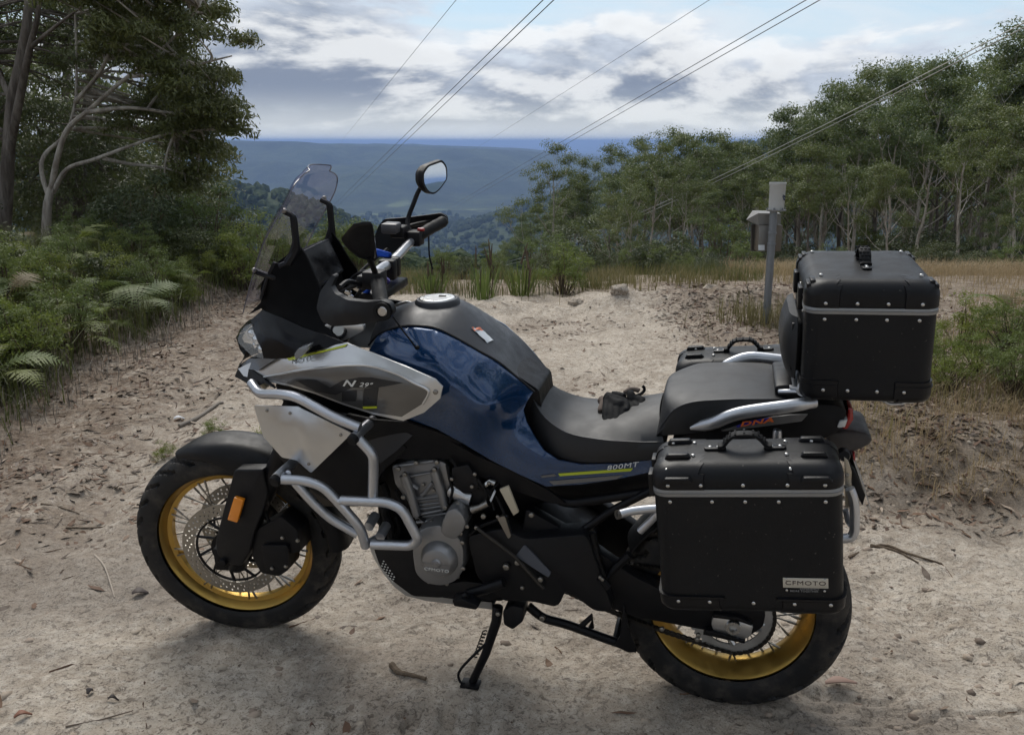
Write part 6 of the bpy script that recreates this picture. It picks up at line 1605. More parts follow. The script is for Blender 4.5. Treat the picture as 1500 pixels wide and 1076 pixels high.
stripe([(0.5668,-0.2500,0.9681),(0.6095,-0.2600,0.9784),(0.5958,-0.2550,0.9215),(0.5543,-0.2500,0.9162)], SURF_F, mt_grey, 'print_block', FS, .0035)
stripe([(0.5535,-0.2500,0.9125),(0.5970,-0.2550,0.9204),(0.5955,-0.2550,0.9143),(0.5538,-0.2500,0.9059)], SURF_F, yellow, 'print_dash', FS, .0035)
dN = Vector([(0.5841,-0.2500,0.9824)][0]) - Vector([(0.5066,-0.2500,0.9764)][0])
letters('N', Vector([(0.5186,-0.2500,0.9773)][0]), .025, SURF_F, print_white, 'badge_lettering', FS, dN, .0048, .45, 1.8, .0006)
letters('29\u00b0', Vector([(0.5710,-0.2500,0.9802)][0]), .017, SURF_F, print_white, 'badge_lettering', FS, dN, .0048, .45, 1.5, .0002)
letters('CFMOTO', Vector([(0.3529,-0.2150,1.0095)][0]), .017, SURF_F, mt_light, 'maker_lettering', FS, Vector([(0.4123,-0.2200,1.0289)][0]) - Vector([(0.2936,-0.2000,0.9884)][0]), .003, .2, 1.5)
bolt(Vector((lambda q: (q[0], SURF_F(q[0], q[2]) - .001, q[2]))([(0.7601,-0.2680,0.9757)][0])), 1.2, FS)
turn = MB().prism(fillet_closed([(0.3705,-0.2250,1.0436),(0.3834,-0.2250,1.0610),(0.4146,-0.2250,1.0722),(0.4104,-0.2250,1.0574),(0.3810,-0.2250,1.0315),(0.3715,-0.2250,1.0319)], .006), -.255, -.225)
part(turn, 'indicator', simple('indicator_glass', (.20, .21, .22), .15, 0, .6, .6), bevel=.004)

# ---- nose, headlights, cowl -------------------------------------------------------------------
def both(mbf, name, mat, parent=None, bevel=0):
    for s in (1, -1):
        mb = mbf(); mb.xf(Matrix.Diagonal((1, s, 1, 1)))
        part(mb, name, mat, parent, bevel)
ho_ = [(0.0884,-0.0500,1.0101),(0.1001,-0.0550,1.0303),(0.1250,-0.0650,1.0537),(0.1538,-0.0800,1.0673),(0.1879,-0.1200,1.0385),(0.2145,-0.1450,1.0158),(0.2224,-0.1500,0.9909),(0.1690,-0.1150,0.9795),(0.1220,-0.0800,0.9930),(0.0934,-0.0550,0.9986)]
hl_ctrl = [(0.1386,-0.0880,1.0301),(0.1777,-0.1250,1.0121)]
for s in (1, -1):
    lens = panel(ho_, hl_ctrl, .003, .012).xf(Matrix.Diagonal((1, s, 1, 1)))
    HL = part(lens, 'headlight', lens_mat)
    rf_ = MB()
    for q, r in zip([(0.1188,-0.0600,1.0289),(0.1503,-0.0850,1.0182),(0.1784,-0.1100,0.9979),(0.1337,-0.0700,0.9968)], (.017, .020, .020, .014)): rf_.ell(Vector(q) + Vector((.02, .012, 0)), (r, r * .8, r))
    rf_.prism([Vector(p) + Vector((.012, 0, 0)) for p in ho_], -.045, -.030)
    part(rf_.xf(Matrix.Diagonal((1, s, 1, 1))), 'reflector_bowl', chrome, HL)
cowl_o = [(0.1534,-0.0800,1.0759),(0.2057,-0.1050,1.1155),(0.2859,-0.1450,1.1086),(0.3620,-0.1750,1.0944),(0.4292,-0.2050,1.0886),(0.4984,-0.2260,1.0766),(0.4110,-0.2220,1.0440),(0.3476,-0.2050,1.0241),(0.3127,-0.1920,1.0094),(0.2699,-0.1720,0.9987),(0.2235,-0.1520,0.9908),(0.2145,-0.1450,1.0158),(0.1879,-0.1200,1.0385)]
cp = panel(cowl_o, [(0.2996,-0.1800,1.0628),(0.3701,-0.2050,1.0635),(0.2579,-0.1500,1.0781)], .005, .014)
CW = part(cp, 'front_cowl', gloss_black)
part(MB().add(cp.v, cp.f).xf(Matrix.Diagonal((1, -1, 1, 1))), 'front_cowl', gloss_black)
# centre of the nose: bridges the two sides
e0 = [(0.0884,-0.0500,1.0101),(0.1001,-0.0550,1.0303),(0.1250,-0.0650,1.0537),(0.1538,-0.0800,1.0673),(0.2057,-0.1050,1.1155),(0.2145,-0.1100,1.1287)]
rg = [[Vector((p[0] - .02 * (1 - (q / 6) ** 2), p[1] * -q / 6, p[2])) for q in range(-6, 7)] for p in e0]
part(MB().loft(rg, closed=False, caps=False), 'nose_panel', gloss_black)
e1 = [(0.0879,-0.0500,1.0060),(0.0988,-0.0600,0.9795),(0.1235,-0.0800,0.9671),(0.1165,-0.0900,0.9476),(0.1043,-0.0900,0.9326)]
rg = [[Vector((p[0] - .025 * (1 - (q / 6) ** 2), p[1] * -q / 6, p[2])) for q in range(-6, 7)] for p in e1]
part(MB().loft(rg, closed=False, caps=False), 'nose_grille', black_plastic)
bk = [(0.1109,-0.0850,0.9416),(0.1501,-0.1050,0.9695),(0.2251,-0.1550,0.9910),(0.2731,-0.1780,0.9993),(0.2404,-0.1650,0.9783),(0.1994,-0.1500,0.9510),(0.1559,-0.1200,0.9460)]
part_lr(panel(bk, (), .006, .012), 'beak_panel', graphite)
tip = [(0.0848,-0.0800,0.9027),(0.1025,-0.0850,0.9341),(0.1279,-0.1000,0.9436),(0.1765,-0.1350,0.9465),(0.2205,-0.1650,0.9388),(0.2699,-0.1900,0.9184),(0.2329,-0.1750,0.9286),(0.2177,-0.1750,0.9177),(0.1744,-0.1500,0.9058),(0.1252,-0.1100,0.9044)]
part_lr(panel(tip, (), .012, .012), 'beak_tip', black_plastic)
rg = [[Vector((p[0] - .012 * (1 - (q / 6) ** 2), p[1] * -q / 6, p[2])) for q in range(-6, 7)] for p in [(0.1025,-0.0850,0.9341),(0.0848,-0.0800,0.9027),(0.1252,-0.1100,0.9044),(0.1744,-0.1500,0.9058)]]
part(MB().loft(rg, closed=False, caps=False), 'beak_lip', black_plastic)
part(MB().tube([(0.1990,-0.1300,0.9088),(0.2122,-0.1300,0.8959)], .010, 8), 'beak_bracket', tan_card)
# inner cowl and instrument binnacle
ic = panel([(0.1500,-0.0850,1.0925),(0.2004,-0.1000,1.1349),(0.2317,-0.1150,1.1992),(0.2660,-0.1200,1.2535),(0.3062,-0.1250,1.2490),(0.3338,-0.1100,1.3021),(0.3514,-0.1100,1.2796),(0.3794,-0.1200,1.2233),(0.3980,-0.1300,1.1899),(0.3882,-0.1400,1.1446),(0.4163,-0.1600,1.1013),(0.4808,-0.2000,1.0693),(0.3694,-0.1800,1.0853),(0.2504,-0.1300,1.1020),(0.2017,-0.1000,1.1186)], (), .006, .014)
matte_black = simple('matte_black', (.0025, .0025, .003), .75, 0, .12)
part_lr(ic, 'inner_cowl', matte_black)
part(MB().prism(fillet_closed([(0.2010,-0.0600,1.1800),(0.2381,-0.0600,1.2359),(0.3050,-0.0600,1.2813),(0.3266,-0.0600,1.2690),(0.3621,-0.0600,1.1774),(0.3692,-0.0600,1.0797),(0.3899,-0.0600,1.0478),(0.2982,-0.0600,1.0587),(0.2079,-0.0600,1.0978)], .02), -.10, .10), 'binnacle', matte_black, bevel=.01)
dq = [(0.3327,-0.0880,1.2824),(0.3317,0.0880,1.2870),(0.3734,0.0880,1.1940),(0.3726,-0.0880,1.1832)]
nrm = (Vector(dq[1]) - Vector(dq[0])).cross(Vector(dq[3]) - Vector(dq[0])).normalized()
DS = part(MB().plate(fillet_closed(dq, .008), nrm * .022), 'instrument_display', black_plastic, bevel=.003)
cq = sum((Vector(p) for p in dq), Vector()) / 4
sgn = -1 if nrm.x > 0 else 1
part(MB().plate([cq + (Vector(p) - cq) * .9 + nrm * (-.0012) for p in dq], nrm * .001), 'display_glass', gloss_black, DS)
part(MB().prism(fillet_closed([(0.4181,-0.1600,1.1027),(0.5311,-0.1600,1.1096),(0.5293,-0.1600,1.0912),(0.4689,-0.1600,1.0600),(0.4419,-0.1600,1.0694),(0.4231,-0.1600,1.0867)], .006), -.165, -.15), 'yoke_plate', silver_paint, bevel=.003)
yk = Vector([(0.4601,-0.1670,1.0888)][0])
yo = MB().lathe([(0, -.006), (.014, -.006), (.017, -.003), (.0175, 0)], yk, (-.2, 1, -.35), 28); part(yo, 'fork_cap', steel)
part(MB().lathe([(.0175, .001), (.0185, -.004), (.0225, -.004), (.0235, .001)], yk, (-.2, 1, -.35), 28), 'fork_cap_ring', black_metal)

# ---- windscreen ----------------------------------------------------------------------------------
nb_ = cr([(0.1337,-0.0850,1.0955),(0.1795,-0.1250,1.1668),(0.2168,-0.1500,1.2323),(0.2607,-0.1650,1.3142),(0.2975,-0.1680,1.3687),(0.3252,-0.1620,1.4106),(0.3410,-0.1500,1.4462),(0.3445,-0.1300,1.4644),(0.3436,-0.0950,1.4766)], 5)
rows = []
for p in nb_:
    row = []
    for q in range(-10, 11):
        u = q / 10; bow = .055 * (1 - u * u) * (abs(p.y) / .165)
        row.append(Vector((p.x - bow * .9, -p.y * u, p.z + bow * .25)))
    rows.append(row)
rows.append([Vector((v.x + .010, v.y * .90, v.z + .012)) for v in rows[-1]]); rows.append([Vector((v.x + .007, v.y * .78, v.z + .007)) for v in rows[-1]])
inn = [[v + Vector((.0035, 0, .001)) for v in r] for r in rows]
ws = MB().loft(rows, closed=False, caps=False); n0 = len(ws.v); ws.loft(inn, closed=False, caps=False)
WS = part(ws, 'windscreen', screen_mat)
rimp = [r[0] for r in rows[:-1]] + rows[-1][::4] + [r[-1] for r in reversed(rows[:-1])]
part(MB().tube(rimp, .0016, 6), 'screen_edge', simple('screen_edge', (.10, .10, .13), .2, 0, .5, .5), WS)
for s in (-1, 1):
    b_ = fillet([(0.3015,-0.1150,1.3922),(0.3280,-0.1150,1.3815),(0.3300,-0.1150,1.3131),(0.3062,-0.1150,1.2553),(0.2782,-0.1150,1.2425)], .012)
    mb = MB().tube(b_, [.0075] * 4 + [.010] * (len(b_) - 4), 8); mb.tube([(0.3045,-0.1150,1.2552),(0.3316,-0.1150,1.2926),(0.3321,-0.1150,1.3387)], [.016, .010, .007], 8)
    mb.tube([(0.1975,-0.1150,1.2283),(0.2335,-0.1150,1.2178),(0.2641,-0.1150,1.2114)], .009, 8)
    mb.tube([(0.2634,-0.1150,1.2534),(0.2390,-0.1150,1.2154),(0.2127,-0.1150,1.1500)], .006, 8)
    mb.xf(Matrix.Diagonal((1, -s, 1, 1)))
    SB = part(mb, 'screen_bracket', black_plastic)
    for q in [(0.3068,-0.1250,1.3959),(0.2044,-0.1250,1.2317)]: bolt(Vector((q[0], q[1] * -s, q[2])), 1.2, SB)

# ---- handlebar and its fittings -------------------------------------------------------------------
bar = cr([(0.6825,-0.4100,1.2312),(0.6321,-0.3000,1.2507),(0.6039,-0.2400,1.2635),(0.5735,-0.1200,1.2547),(0.5618,-0.0500,1.2472),(0.5354,0.0500,1.2335),(0.5261,0.1200,1.2371),(0.5217,0.2400,1.2531),(0.5453,0.3000,1.2748),(0.5720,0.4100,1.2918)], 6)
HB = part(MB().tube(bar, .0125, 12), 'handlebar', silver_tube)
for a_, b_ in (((-.41), (-.29)), ((.29), (.41))):
    seg = [p for p in bar if a_ - .02 <= p.y <= b_ + .02]
    g = MB(); n_ = len(seg); g.tube(seg, [.0185 if i % 2 else .0175 for i in range(n_)], 14)
    GR = part(g, 'grip', rubber, HB)
    e_ = seg[0] if a_ < 0 else seg[-1]
    dr = (seg[0] - seg[-1]).normalized() * (1 if a_ < 0 else -1)
    part(MB().lathe([(0, .010), (.014, .010), (.017, .004), (.017, -.012)], e_, dr, 20), 'bar_end_weight', black_metal, HB)
    bolt(e_ + dr * .011, 1.5, HB, Vector((0, -1, 0)).rotation_difference(dr).to_matrix())
def at_bar(y): return min(bar, key=lambda p: abs(p.y - y))
for y in (-.27, .27):
    p = at_bar(y); swl = MB().box(p + Vector((-.005, 0, 0)), (.050, .050, .045))
    swl.box(p + (Vector((-.045, -.02, .022)) if y > 0 else Vector((-.03, .02, -.01))), (.045, .05, .035))
    part(swl, 'switch_cube', black_plastic, HB, bevel=.006)
part(MB().box(at_bar(.255) + Vector((-.05, -.035, .045)), (.05, .05, .030)), 'brake_reservoir', simple('reservoir', (.09, .09, .095), .4, .3), HB, bevel=.006)
part(MB().box(at_bar(.275) + Vector((.012, -.006, .022)), (.022, .012, .010)), 'kill_switch', red_plastic, HB, bevel=.003)
part(MB().box(at_bar(-.25) + Vector((.022, -.008, -.012)), (.012, .012, .014)), 'horn_button', red_plastic, HB, bevel=.003)
pc = at_bar(0)
for y in (-.045, .045): part(MB().box(at_bar(y) + Vector((0, 0, -.012)), (.046, .030, .055)), 'bar_clamp', black_metal, HB, bevel=.006)
yb_ = MB().prism([(pc.x - .06, 0, pc.z - .06), (pc.x + .012, 0, pc.z - .06), (pc.x + .012, 0, pc.z - .085), (pc.x - .06, 0, pc.z - .085)], -.11, .11)
part(yb_, 'top_yoke', black_metal, HB, bevel=.005)
for y in (-.105, .105): part(MB().lathe([(0, .012), (.016, .012), (.020, .006), (.020, -.01)], (pc.x - .035, y, pc.z - .042), (.4, 0, 1), 20), 'fork_top_bolt', blue_alu, HB)
part(MB().tube([(0.4948,0.0000,1.2737),(0.5061,0.0200,1.2640),(0.5324,0.0500,1.2529)], [.008, .012, .008], 8), 'bar_riser_cap', blue_alu, HB)
part(MB().tube([(0.5707,-0.1200,1.2284),(0.5773,-0.1000,1.2131)], .010, 8), 'adjuster_knob', simple('violet_anodised', (.10, .08, .30), .3, .9), HB)
lev = MB().tube(cr([(0.5796,-0.2500,1.2318),(0.5719,-0.2900,1.2501),(0.5648,-0.3300,1.2634),(0.5622,-0.3700,1.2583)], 5), [.006] * 15 + [.007], 8)
part(lev, 'clutch_lever', black_metal, HB)
lev = MB().tube(cr([(0.4706,0.2700,1.2793),(0.4862,0.3300,1.2876),(0.5190,0.3800,1.2926),(0.5435,0.4200,1.2920)], 5), .006, 8)
part(lev, 'brake_lever', black_metal, HB)
cab = MB()
for s_ in ([(0.5873,-0.2400,1.2591),(0.5390,-0.2000,1.2383),(0.4834,-0.1500,1.1938),(0.4454,-0.1200,1.1428),(0.4011,-0.1000,1.1139)], [(0.5679,-0.2200,1.2392),(0.5168,-0.2000,1.2172),(0.4656,-0.1600,1.1849),(0.4579,-0.1000,1.1279)], [(0.5816,-0.2000,1.2601),(0.5167,-0.1200,1.2402),(0.4524,-0.0500,1.2011),(0.4244,-0.0200,1.1387)],
           [(0.4646,0.2000,1.2395),(0.4653,0.1200,1.2321),(0.4513,0.0500,1.2122),(0.4301,0.0000,1.1836)], [(0.5749,-0.2000,1.2301),(0.5184,-0.1700,1.1901),(0.5025,-0.1500,1.1535),(0.5247,-0.1300,1.1183)]):
    cab.tube(cr(s_, 6), .005, 7)
part(cab, 'control_cables', rubber)
cl2 = MB()
for q in [(0.5037,-0.1900,1.2016),(0.5281,-0.1900,1.2130),(0.5064,-0.1800,1.1867),(0.5410,-0.2000,1.2284),(0.5613,-0.2100,1.2391)]: cl2.box(q, (.016, .010, .012), Matrix.Rotation(.5, 3, 'Y'))
part(cl2, 'cable_fittings', steel, bevel=.002)
# hand guards
hg = panel(fillet_closed([(0.4960,-0.3650,1.2020),(0.5019,-0.3500,1.2412),(0.5273,-0.3300,1.2794),(0.5369,-0.3300,1.2742),(0.5292,-0.3450,1.2528),(0.5489,-0.3700,1.2427),(0.5974,-0.4100,1.2392),(0.6522,-0.4280,1.2416),(0.6942,-0.4370,1.2493),(0.7153,-0.4400,1.2440),(0.7218,-0.4400,1.2257),(0.7118,-0.4400,1.2071),(0.6818,-0.4380,1.1985),(0.6194,-0.4250,1.1839),(0.5499,-0.4000,1.1695),(0.5157,-0.3800,1.1748)], .006), [(0.6022,-0.4250,1.2140),(0.5510,-0.3950,1.2173)], .022, .012)
HG = part(hg, 'hand_guard', black_plastic)
part(MB().lathe([(0, -.004), (.010, -.004), (.013, 0)], Vector([(0.6976,-0.4440,1.2262)][0]), (0, 1, 0), 18), 'guard_bolt', steel, HG)
part(MB().lathe([(.013, 0), (.013, -.006), (.021, -.006), (.022, .01)], Vector([(0.6960,-0.4400,1.2251)][0]), (0, 1, 0), 24), 'guard_boss', rubber, HG)
hg2 = panel(fillet_closed([(0.3764,0.3000,1.2173),(0.3828,0.3100,1.2575),(0.3930,0.3200,1.2871),(0.4071,0.3300,1.3073),(0.4765,0.3600,1.3109),(0.5255,0.4000,1.3136),(0.5631,0.4200,1.3179),(0.5798,0.4300,1.3061),(0.5816,0.4300,1.2796),(0.5493,0.4200,1.2765),(0.5117,0.4000,1.2784),(0.4863,0.3800,1.2615),(0.4772,0.3500,1.2422),(0.4453,0.3300,1.2085),(0.4142,0.3100,1.1930),(0.3870,0.3000,1.2028)], .006), (), .014, .012)
part(hg2, 'hand_guard', black_plastic)
# mirrors
def mirror_unit(outline, y_in, glass_side, stem, M2=None):
    o = fillet_closed(outline, .014, 4); c = sum(o, Vector()) / len(o); d = Vector((-.035, 0, .004))
    mb = MB(); rg_ = [o, [c + (p - c) * 1.02 + d * .35 for p in o], [c + (p - c) * .85 + d * .8 for p in o], [c + (p - c) * .4 + d * 1.15 for p in o]]
    mb.loft(rg_)
    MR = part(mb, 'mirror', black_plastic)
    g = MB(); g.plate([c + (p - c) * .88 - d * .03 for p in o], d * .02); part(g, 'mirror_glass', mirror_mat, MR)
    part(MB().tube(cr(stem, 5), [.009] * 4 + [.006] * 30 if False else .007, 8), 'mirror_stem', black_metal, MR)
    return MR
mirror_unit([(0.5522,0.2880,1.4556),(0.5585,0.3210,1.4759),(0.5778,0.4080,1.4839),(0.5849,0.4310,1.4634),(0.5869,0.4290,1.4240),(0.5778,0.3810,1.3973),(0.5696,0.3410,1.3853),(0.5608,0.3060,1.3952),(0.5536,0.2840,1.4225)], .35, 1, [(0.5384,0.3350,1.4133),(0.5225,0.3350,1.3957),(0.5078,0.3200,1.3540),(0.4958,0.3100,1.3191),(0.5007,0.2900,1.2945),(0.5204,0.2750,1.2745)])
ml = [(0.6553,-0.4300,1.4281),(0.6621,-0.4300,1.4198),(0.6481,-0.3850,1.3780),(0.6288,-0.3300,1.3239),(0.6226,-0.3300,1.3162),(0.6023,-0.3500,1.3407),(0.6044,-0.3900,1.3728),(0.6090,-0.4000,1.3857),(0.6355,-0.4200,1.4096)]
mlc = sum((Vector(p) for p in ml), Vector()) / 9
ring0 = fillet_closed(ml, .010, 4)
mlm = MB().loft([[p + Vector((.014, .006, 0)) for p in ring0], ring0, [mlc + (p - mlc) * .88 + Vector((-.016, -.010, .002)) for p in ring0], [mlc + (p - mlc) * .45 + Vector((-.028, -.018, .004)) for p in ring0]])
ML = part(mlm, 'mirror', black_plastic)
part(MB().plate([mlc + (p - mlc) * .9 + Vector((.0148, .006, 0)) for p in ring0], Vector((.001, .0004, 0))), 'mirror_glass', mirror_mat, ML)
part(MB().tube(cr([(0.6252,-0.3350,1.3274),(0.6248,-0.3100,1.2994),(0.6190,-0.2800,1.2740),(0.6169,-0.2650,1.2516)], 5), .0075, 8), 'mirror_stem', black_metal, ML)
part(MB().tube(cr([(0.7118,-0.4300,1.2182),(0.7041,-0.3800,1.1878),(0.6968,-0.3100,1.1409),(0.6921,-0.2500,1.1004),(0.6922,-0.2150,1.0716)], 6), .0022, 6), 'tether_cord', rubber)
part(MB().ell([(0.6947,-0.2120,1.0714)][0], (.007, .006, .006)), 'tether_plug', rubber)
part(MB().tube(cr([(0.5220,0.4200,1.2561),(0.5215,0.4200,1.2010),(0.5237,0.4200,1.1702),(0.5322,0.4200,1.1364)], 6), .003, 6), 'guard_strap', rubber)

# ---- crash bars -----------------------------------------------------------------------------------
r_ = .0135
cb = MB().tube(fillet([(0.1897,-0.1700,0.9209),(0.2354,-0.2150,0.9088),(0.3311,-0.2650,0.9334),(0.3834,-0.2850,0.9380),(0.4933,-0.2950,0.8917),(0.5616,-0.2980,0.8719)], .05), r_, 14)
cb.tube(fillet([(0.5529,-0.2980,0.8438),(0.5934,-0.2950,0.7977),(0.5876,-0.2850,0.7568),(0.5760,-0.2750,0.6571)], .05), r_, 14)
CB = part(cb, 'crash_bar', silver_tube)
part(MB().tube([(0.5534,-0.1900,0.8506),(0.5506,-0.2600,0.8509),(0.5508,-0.3250,0.8482)], r_ * 1.05, 14), 'cross_tube', silver_tube, CB)
part(MB().lathe([(0, -.006), (.013, -.006), (.0145, -.002), (.0145, .010)], [(0.5514,-0.3280,0.8484)][0], (.2, 1, .3), 18), 'tube_cap', rubber, CB)
part(MB().tube(fillet([(0.3349,-0.3150,0.7099),(0.3938,-0.3050,0.7093),(0.4455,-0.2950,0.6922),(0.4909,-0.2850,0.6333),(0.5344,-0.2700,0.5667),(0.5402,-0.2550,0.5014)], .06), r_, 14), 'lower_bar', silver_tube, CB)
part(MB().tube(fillet([(0.4901,-0.2850,0.6511),(0.6215,-0.2850,0.6600),(0.6600,-0.2800,0.6423),(0.6997,-0.2700,0.5507),(0.6752,-0.2620,0.5248),(0.5583,-0.2550,0.5107)], .045), r_, 14), 'loop_bar', silver_tube, CB)
part(MB().tube(fillet([(0.3459,-0.2600,0.6772),(0.3878,-0.2500,0.6165),(0.4289,-0.2350,0.5647),(0.5052,-0.2250,0.5190)], .06), r_, 14), 'inner_bar', silver_tube, CB)
part(MB().tube([(0.3266,-0.2200,0.7194),(0.3246,-0.2700,0.7173),(0.3251,-0.3250,0.7166)], r_ * 1.05, 14), 'cross_tube', silver_tube, CB)
part(MB().lathe([(0, -.006), (.015, -.006), (.0165, -.002), (.0165, .010)], [(0.3225,-0.3280,0.7091)][0], (.2, 1, .3), 18), 'tube_cap', rubber, CB)
cl = MB(); 
for q in [(0.5406,-0.2300,0.5487),(0.5725,-0.2300,0.5217)]: cl.cyl(Vector(q), Vector(q) + Vector((0, .05, .01)), .014, None, 12)
cl.tube([(0.5384,-0.2500,0.5055),(0.5599,-0.2000,0.5042)], .012, 10)
part(cl, 'bar_clamp', silver_tube, CB)
for q in [(0.3106,-0.2850,0.6968),(0.4889,-0.2850,0.6509),(0.3469,-0.2850,0.7204)]: part(MB().lathe([(0, -.004), (.006, -.003), (.009, 0)], Vector(q) + Vector((0, -.012, 0)), (0, 1, 0), 12), 'weld', silver_tube, CB)
pl = panel(fillet_closed([(0.2426,-0.2620,0.8932),(0.3877,-0.2900,0.9126),(0.5416,-0.3050,0.8573),(0.4069,-0.2850,0.7220),(0.3653,-0.2800,0.7531),(0.3175,-0.2700,0.7522),(0.2631,-0.2620,0.8045)], .006), [(0.4021,-0.3060,0.8461),(0.3912,-0.3000,0.8969),(0.4059,-0.2980,0.7884)], .004, .012)
PLT = part(pl, 'deflector_plate', alu, CB)
for q in [(0.2865,-0.2950,0.8860),(0.3641,-0.2950,0.8927),(0.4045,-0.2950,0.7499),(0.5088,-0.2950,0.8485)]: bolt(Vector((q[0], pl.surf(q[0], q[2]) - .001, q[2])), .8, PLT)
far = MB().tube(fillet([(p[0], -p[1], p[2]) for p in [(0.1897,-0.1700,0.9209),(0.2354,-0.2150,0.9088),(0.3311,-0.2650,0.9334),(0.3834,-0.2850,0.9380),(0.4933,-0.2950,0.8917),(0.5616,-0.2980,0.8719)]], .05), r_, 12)
far.tube(fillet([(p[0], -p[1], p[2]) for p in [(0.5529,-0.2980,0.8438),(0.5934,-0.2950,0.7977),(0.5876,-0.2850,0.7568),(0.5760,-0.2750,0.6571)]], .05), r_, 12)
far.tube(fillet([(p[0], -p[1], p[2]) for p in [(0.4901,-0.2850,0.6511),(0.6215,-0.2850,0.6600),(0.6600,-0.2800,0.6423),(0.6997,-0.2700,0.5507),(0.6752,-0.2620,0.5248),(0.5583,-0.2550,0.5107)]], .045), r_, 12)
part(far, 'crash_bar', silver_tube)

# ---- seats ------------------------------------------------------------------------------------------
def seat_loft(tops, seams, bots, crown=.0):
    rings = []
    for t, s, b in zip(cr(tops, 4), cr(seams, 4), cr(bots, 4)):
        w = abs(s.y); half = [b, b.lerp(s, .5) + Vector((0, -.006, 0)), s]
        for k in range(1, 9):
            u = 1 - k / 8; f = 1 - u ** 3.0
            half.append(Vector((s.x + (t.x - s.x) * f ** .8, -w * u, s.z + (t.z - s.z) * f)))
        ring = half + [Vector((p.x, -p.y, p.z)) for p in reversed(half[:-1])]
        rings.append(ring)
    return MB().loft(rings)
tops = [(0.9729,0.0000,0.9254),(0.9828,0.0200,0.9071),(1.0056,0.0300,0.8836),(1.0461,0.0400,0.8562),(1.1143,0.0500,0.8509),(1.1828,0.0500,0.8669),(1.2501,0.0500,0.8870),(1.3065,0.0500,0.9030)]
seams = [(0.9684,-0.0600,0.9123),(0.9752,-0.0850,0.9041),(1.0138,-0.1150,0.8680),(1.0783,-0.1400,0.8416),(1.1649,-0.1550,0.8378),(1.2291,-0.1600,0.8404),(1.2792,-0.1600,0.8431),(1.3287,-0.1600,0.8484)]
bots = [(0.9541,-0.0500,0.8683),(0.9607,-0.0800,0.8585),(0.9932,-0.1100,0.8019),(1.0463,-0.1400,0.7733),(1.1214,-0.1550,0.7696),(1.1993,-0.1600,0.7796),(1.2626,-0.1600,0.7887),(1.3307,-0.1600,0.8065)]
SE = part(seat_loft(tops, seams, bots), 'rider_seat', seat_vinyl)
part(MB().tube([p + Vector((0, -.0015, .0005)) for p in cr(seams, 5)][3:], .0016, 6), 'seam', dark_grey, SE)
ptops = [(1.3112,0.0400,0.8905),(1.3148,0.0500,0.9372),(1.3298,0.0600,0.9541),(1.3912,0.0700,0.9667),(1.4817,0.0800,0.9758),(1.5589,0.0800,0.9759),(1.6163,0.0700,0.9697),(1.6401,0.0400,0.9540)]
pseams = [(1.3096,-0.1500,0.8683),(1.3270,-0.1550,0.9020),(1.3517,-0.1580,0.9384),(1.3959,-0.1600,0.9618),(1.4785,-0.1550,0.9733),(1.5429,-0.1500,0.9781),(1.5956,-0.1400,0.9783),(1.6339,-0.1100,0.9674)]
pbots = [(1.3085,-0.1450,0.8560),(1.3212,-0.1500,0.8599),(1.3521,-0.1550,0.8674),(1.4006,-0.1580,0.8785),(1.4836,-0.1550,0.8994),(1.5476,-0.1500,0.9164),(1.5996,-0.1400,0.9301),(1.6363,-0.1100,0.9416)]
PS = part(seat_loft(ptops, pseams, pbots), 'pillion_seat', seat_vinyl)
part(MB().tube([p + Vector((0, -.0015, .0005)) for p in cr(pseams, 5)][2:], .0016, 6), 'seam', dark_grey, PS)
part(MB().prism(fillet_closed([(1.5893,-0.1000,0.9992),(1.6299,-0.1000,1.0056),(1.6661,-0.1000,0.9924),(1.6639,-0.1000,0.9533),(1.6012,-0.1000,0.9283)], .01), -.10, .10), 'seat_hump', black_plastic, bevel=.01)

part(MB().prism(fillet_closed([(0.9040,-0.0800,0.9867),(0.9883,-0.0800,0.9353),(1.0081,-0.0800,0.7991),(1.1030,-0.0800,0.7440),(1.2860,-0.0800,0.7701),(1.2879,-0.0800,0.7267),(1.0472,-0.0800,0.7017),(0.9320,-0.0800,0.7920),(0.8940,-0.0800,0.8885)], .01), -.085, .085), 'seat_base', black_plastic, SE)
# ---- tail, rails, lights, plate -----------------------------------------------------------------------
tl = MB().prism(fillet_closed([(1.3477,-0.1200,0.8469),(1.4398,-0.1200,0.8892),(1.5696,-0.1200,0.9447),(1.6649,-0.1200,0.9707),(1.7365,-0.1200,0.9731),(1.7613,-0.1200,0.9628),(1.7540,-0.1200,0.9120),(1.7138,-0.1200,0.8811),(1.6269,-0.1200,0.8508),(1.4793,-0.1200,0.8064),(1.3526,-0.1200,0.7512)], .012), -.135, .135)
TA = part(tl, 'tail_fairing', black_plastic, bevel=.012, seg=3)
tg = MB().prism([(1.5822,-0.1450,0.9103),(1.6690,-0.1450,0.9446),(1.6584,-0.1450,0.9241),(1.5871,-0.1450,0.9093)], -.142, -.130); part(tg, 'tail_vent', gloss_black, TA)
lt = MB().prism([(1.7640,-0.1000,0.9654),(1.7759,-0.1000,0.9650),(1.7804,-0.1000,0.9345),(1.7685,-0.1000,0.9080),(1.7560,-0.1000,0.9083),(1.7661,-0.1000,0.9403)], -.125, .125); part(lt, 'tail_light', red_plastic, TA, bevel=.004)
lt = MB().prism([(1.7461,-0.1000,0.9344),(1.7648,-0.1000,0.9409),(1.7608,-0.1000,0.9194),(1.7423,-0.1000,0.9163)], -.142, .142); part(lt, 'tail_reflector', clear_white, TA, bevel=.003)
